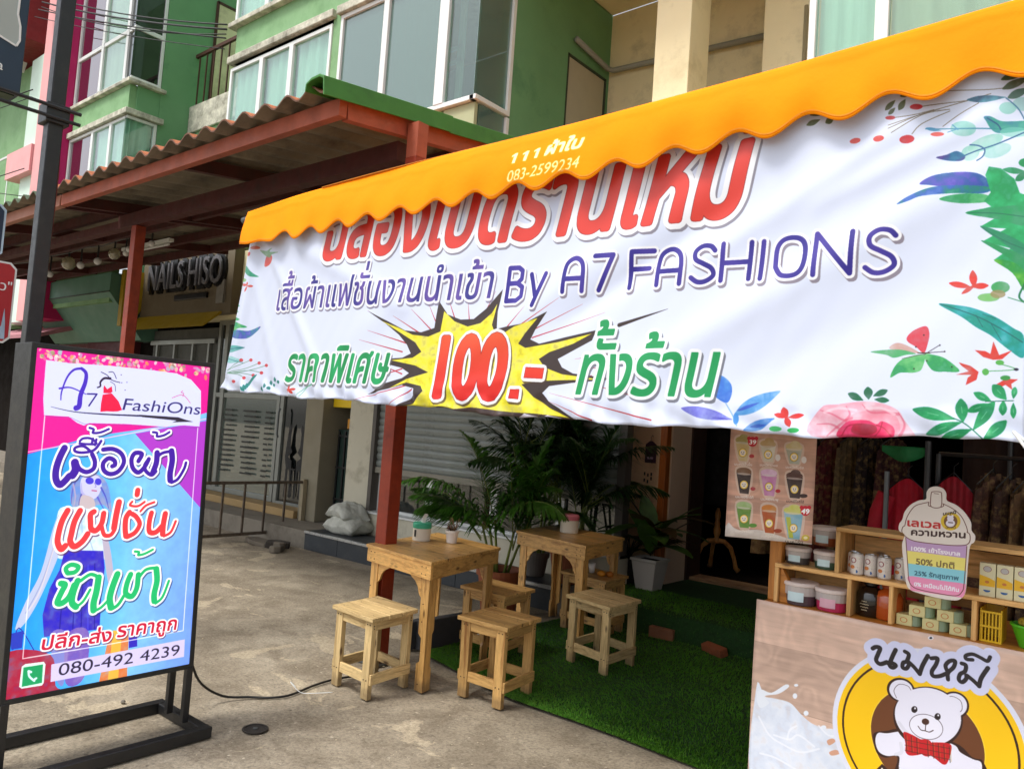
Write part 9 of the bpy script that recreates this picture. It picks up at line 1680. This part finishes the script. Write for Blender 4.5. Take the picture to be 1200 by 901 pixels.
for i,(x,c) in enumerate(((-.62,'4a2c1e'),(-.54,'3c2418'),(-.47,'5e4226'),(-.40,'2e1c16'),(-.33,'6b4c1c'),(-.26,'3a1e14'))): garment(x,4.58,1.48-.012*i,.75,.30,c,'%s patterned dress on the near rack, %s'%(['rust brown','dark brown','tan brown','blackish','mustard','chestnut'][i],['beside the dark red top','second after the red tops','third after the red tops','fourth after the red tops','with green trimmed collar','furthest right'][i]),1.15)
for i,c in enumerate(('4e2816','6a3818','2a1812','6a2a14','4a3a1a','241410')): garment(-.35+i*.10,5.0,1.52,.9,.34,c,'%s dress on the far right rack, %s'%(['deep brown','russet','very dark','brick brown','olive brown','near black'][i],['first from the left','second','third','fourth','fifth','last'][i]),1.2)
for i,c in enumerate(('6a5030','4a1418','2a1a18','5c1c20','5a4a30','241818','3a1416')): garment(-2.28+i*.14,6.1,1.66,.95,.34,c,'%s garment hanging behind the poster, %s'%(['tan','maroon','black','wine red','khaki','charcoal','dark wine'][i],['first','second','third','fourth','fifth','sixth','last'][i]+' on the inner rail'),1.1)
cu=MB();cu.grid(lambda s,t:(-.95+1.9*s,5.75+.05*math.sin(s*46)+.02*math.sin(s*90+1),.2+2.5*t),160,4);thing('curtain',cu,pm('dark_brown_curtain','2e1a10',.9,.2,3,.1),'dark brown pleated curtain behind the clothes racks','curtain',smooth=True,solid=.004)
gc=MB();gc.grid(lambda s,t:(-1.10+.22*s,4.4+.02*math.sin(s*9),1.555+.03*t-.05*math.sin(s*math.pi)*(1-t)),14,3);thing('green_cloth',gc,pm('green_cloth','0e6a34',.8,.15,9,.1),'green cloth slung over the rack above the red tops','cloth',smooth=True,solid=.003)
thing('covered_table',bx(-2.75,-2.35,7.9,8.3,.215,.62),pm('grey_tablecloth','6d6c66',.85,.1,5,.2),'low table under a pale grey cloth inside the shop','table',bev=.02)  # low side table, boxed in by its pale cloth
# mannequin on a turned wooden stand
mn=empty('dress_form',(-3.45,7.62,.215),'black dress form on a turned wooden tripod stand inside the shop','dress form')
WD=wood('turned_wood','e0a45c','a8692c','Z',.35,knots=False)
px,py=-3.45,7.62
MB().lathe([(.028,.30),(.034,.33),(.022,.36),(.036,.40),(.038,.44),(.026,.48),(.03,.5),(.022,.53),(.03,.58),(.026,.62),(.012,.66)],(px,py,.215),16).build('turned_post',WD,mn,smooth=True)
for a in (R(40),R(218),R(128)):
    c,s=math.cos(a),math.sin(a);P=[(px,py,.215+.33),(px+.08*c,py+.08*s,.215+.32),(px+.15*c,py+.15*s,.215+.26),(px+.19*c,py+.19*s,.215+.15),(px+.21*c,py+.21*s,.215+.06),(px+.24*c,py+.24*s,.215+.03)];MB().tube(P,[.024,.027,.024,.021,.024,.03],10).build('leg',WD,mn,smooth=True)
mb=MB();mb.lathe([(.02,.68),(.2,.70),(.2,.85),(.16,1.08),(.19,1.3),(.2,1.42),(.07,1.52),(.05,1.6)],(px,py,.215),24);mb.build('black_dress',pm('black_fabric','0b0a0c',.9,.3,9,.2),mn,smooth=True)
# wall bits on the tan wall
tg=empty('purple_tag',(-3.64,6.5,1.4),'purple hanger shaped tag on the tan wall by the orange post','sign');MB().prism([(0,0),(.115,0),(.115,.17),(.07,.205),(.045,.205),(0,.17)],(-3.70,6.494,1.31),(1,0,0),(0,0,1),(0,.006,0)).build('board',pm('plum_board','3c1c34',.6,.1,8,.05),tg);MB().tube([(-3.643,6.492,1.515),(-3.645,6.492,1.55),(-3.63,6.492,1.57),(-3.62,6.492,1.555)],.003,5).build('hook',GREYM,tg);MB().box(-3.675,-3.615,6.491,6.4935,1.345,1.365).build('print',pm('pale_lilac_print','a890a8'),tg)
sw=empty('wall_switches',(-3.68,6.5,1.1),'dark switch marks on the tan wall under the purple tag','switch')
for x,z in ((0,.06),(.035,.05),(.07,.06),(.0,.0),(.035,-.01),(.07,.02)): MB().box(-3.70+x,-3.688+x,6.492,6.5015,1.13+z,1.16+z).build('switch',BLACKM,sw)
# bricks, concrete slab
BR_=pm('red_brick','93502e',.85,.15,14,.4,dirt='5c3420',damt=.4,dscale=12)
for (x,y,a,l) in ((-2.87,5.46,R(4),'paler brick holding down the carpet at the step, left one'),(-2.42,5.42,R(-22),'redder brick lying askew on the carpet, right one')):
    b_=MB().box(-.10,.10,-.035,.035,0,.085 if a>0 else .06);q=thing('brick',b_,BR_ if a<0 else pm('pale_brick','8a5c40',.85,.15,14,.4),l,'brick','bricks on the carpet',bev=.006);q.location=(x,y,.02);q.rotation_euler=(0 if a>0 else .25,0,a)
gs=MB().box(-.035,.035,-.23,.23,0,.20);q=thing('concrete_slab',gs,pm('dark_slab','3c3d40',.8,.15,9,.3),'dark grey slab standing on edge behind the front table leg','slab',bev=.008);q.location=(-3.80,4.02,0);q.rotation_euler=(0,0,R(-4))
gs=MB().box(-.03,.03,-.06,.06,0,.19);q=thing('concrete_slab',gs,pm('dark_slab','3c3d40'),'short grey block end left of the front table leg','slab',bev=.008);q.location=(-3.87,3.80,0)
# ------------------------------------------------------------------ iron railing on the concrete at left, sandbags, rubble
fc_=empty('railing_panel',(-8.3,5,0),'rusty brown iron railing panel leaning beside the nail shop steps','railing');RB=pm('rusty_railing','5f5346',.7,.2,12,.3,dirt='3c2c20',damt=.5,dscale=10)
for z in (.06,.665): MB().box(-8.32,-8.29,3.2,6.04,z,z+.035).build('rail',RB,fc_,bev=.003)
for i in range(11): y=3.22+i*.281;MB().box(-8.315,-8.295,y-.012,y+.012,.096,.664).build('bar',RB,fc_)
MB().box(-8.33,-8.28,5.99,6.05,.0,.72).build('end_post',pm('worn_post','9a8e74',.7,.2,9,.3),fc_,bev=.004)
def bag(c,rx,ry,rz,seed,label,rot=0,sag=0):
    rs=random.Random(seed);p=[rs.random()*6 for _ in range(6)];mb=MB();n=44
    def f(s_,t_,sg):
        u=s_*2-1;v=t_*2-1;e=max(0,(1-u**4)*(1-v**4))**.5;ear=.10*(abs(u)*abs(v))**3
        wr=.10*math.sin(u*9+v*4+p[0])*math.sin(v*7-u*3+p[1])+.07*math.sin(v*22+u*5+p[2])*abs(u)**2+.05*math.sin(u*17-v*11+p[3])
        z=sg*rz*e*(1+wr)+.012*math.sin(u*5+p[4])*math.sin(v*4+p[5])
        if sg<0: z=max(z,-rz*.85)
        z-=sag*(u*u)*.09+.03*abs(u)**6*math.sin(v*3+p[2])
        return (u*rx*(1-.14*(1-abs(u))*0+ear-.10*v*v*abs(u)),v*ry*(1+ear-.12*u*u),z)
    mb.grid(lambda a,b:f(a,b,1),n,n//2);mb.grid(lambda a,b:f(a,b,-1),n,n//2)
    o=thing('sandbag',mb,pm('woven_sack','c4c6bc',.85,.12,7,.8,dirt='8e9086',damt=.5,dscale=5),label,'sandbag','sandbags by the pilaster',smooth=True,fixn=True);o.location=c;o.rotation_euler=(0,0,rot)
bag((-7.10,5.80,.305),.235,.19,.105,1,'pale grey sandbag at the bottom of the pair by the white pilaster',.1);bag((-7.16,5.82,.475),.225,.18,.085,2,'pale grey sandbag slumped on top of the other by the white pilaster',-.2,1)
random.seed(5)
for i,(x,y,sx,sy) in enumerate(((-8.0,5.25,.22,.1),(-7.72,5.3,.14,.09),(-7.55,5.2,.06,.07),(-8.25,5.9,.3,.25),(-7.45,5.1,.07,.08))):
    q=thing('rubble_piece',MB().prism([(-sx,-sy*.6),(-sx*.3,-sy),(sx*.9,-sy*.7),(sx,sy*.3),(sx*.2,sy),(-sx*.8,sy*.7)],(0,0,0),(1,0,0),(0,1,0),(0,0,.05+.02*(i%3))),pm(['broken_cement','dark_tile_scrap'][i%2],['6a6256','3b352f'][i%2],.9,.2,9,.4),['long broken cement piece by the step end','dark tile scrap leaning near the step end','small cement chunk at the step corner','dark rubber mat by the nail shop step','small dark lump on the concrete before the step'][i],'rubble',bev=.01);q.location=(x,y,.0);q.rotation_euler=(.06,.05,i)
# ------------------------------------------------------------------ shop name letters
ns=empty('shop_name_letters',(-12,6,3.4),'raised silver NAILS HISO letters on black backing above the shop','sign')
NB=pm('black_acrylic','0d0c0d',.35,.1,4,0);NS_=pm('silver_letter_face','6c6c72',.4,.05,4,0)
letters('NAILS HISO',(-12.98,6.015,3.40),(1,0,0),(0,0,1),.45,NB,ns,.03,0,.05,'letter_backing',.735);letters('NAILS HISO',(-13.0,5.95,3.40),(1,0,0),(0,0,1),.45,NS_,ns,.012,0,.0,'letter',.735)
MB().box(-12.1,-11.1,5.98,6.018,3.2,3.29).build('subtitle_bar',NB,ns,bev=.01)
MB().box(-10.80,-10.66,5.99,6.018,3.55,3.9).box(-10.82,-10.62,5.985,6.018,3.1,3.45).build('notice_board',pm('pale_notice','7d7b76'),B_)
# ------------------------------------------------------------------ overhead cables
CB=pm('cable_black','1a1c1c',.6)
for i,(a,b,r,sag) in enumerate((((-17.3,5.35,9.55),(-10.33,5.5,7.02),.02,.10),((-17.3,5.3,9.40),(-10.33,5.5,6.95),.026,.08),((-17.3,5.3,9.30),(-10.33,5.5,6.88),.015,.16),((-17.3,5.25,9.22),(-10.33,5.5,6.82),.02,.05),((-17.3,5.2,9.05),(-10.33,5.5,6.66),.012,.05),((-30,5.0,9.0),(-17.3,5.3,7.6),.02,.1),((-30,5.0,8.7),(-17.3,5.3,7.45),.014,.1),((-30,5.0,6.7),(-17.3,5.3,6.0),.016,.1),((-30,4.9,8.1),(-17.3,5.35,5.45),.014,.1))):
    P=[tuple(Vector(a).lerp(Vector(b),t/10)-Vector((0,0,sag*4*(t/10)*(1-t/10)))) for t in range(11)]
    thing('overhead_cable',MB().tube(P,r*.6,5),CB,['topmost black cable crossing the magenta pilaster','thick black cable second from the top','thin cable third from the top','cable fourth from the top','lowest thin cable reaching the balcony','upper cable at the far left edge','second cable at the far left edge','cable crossing the green wall at far left','lowest sloping cable at far left'][i],'cable','overhead cables',smooth=True)
bpy.data.objects.remove(_fo);bpy.context.view_layer.update()
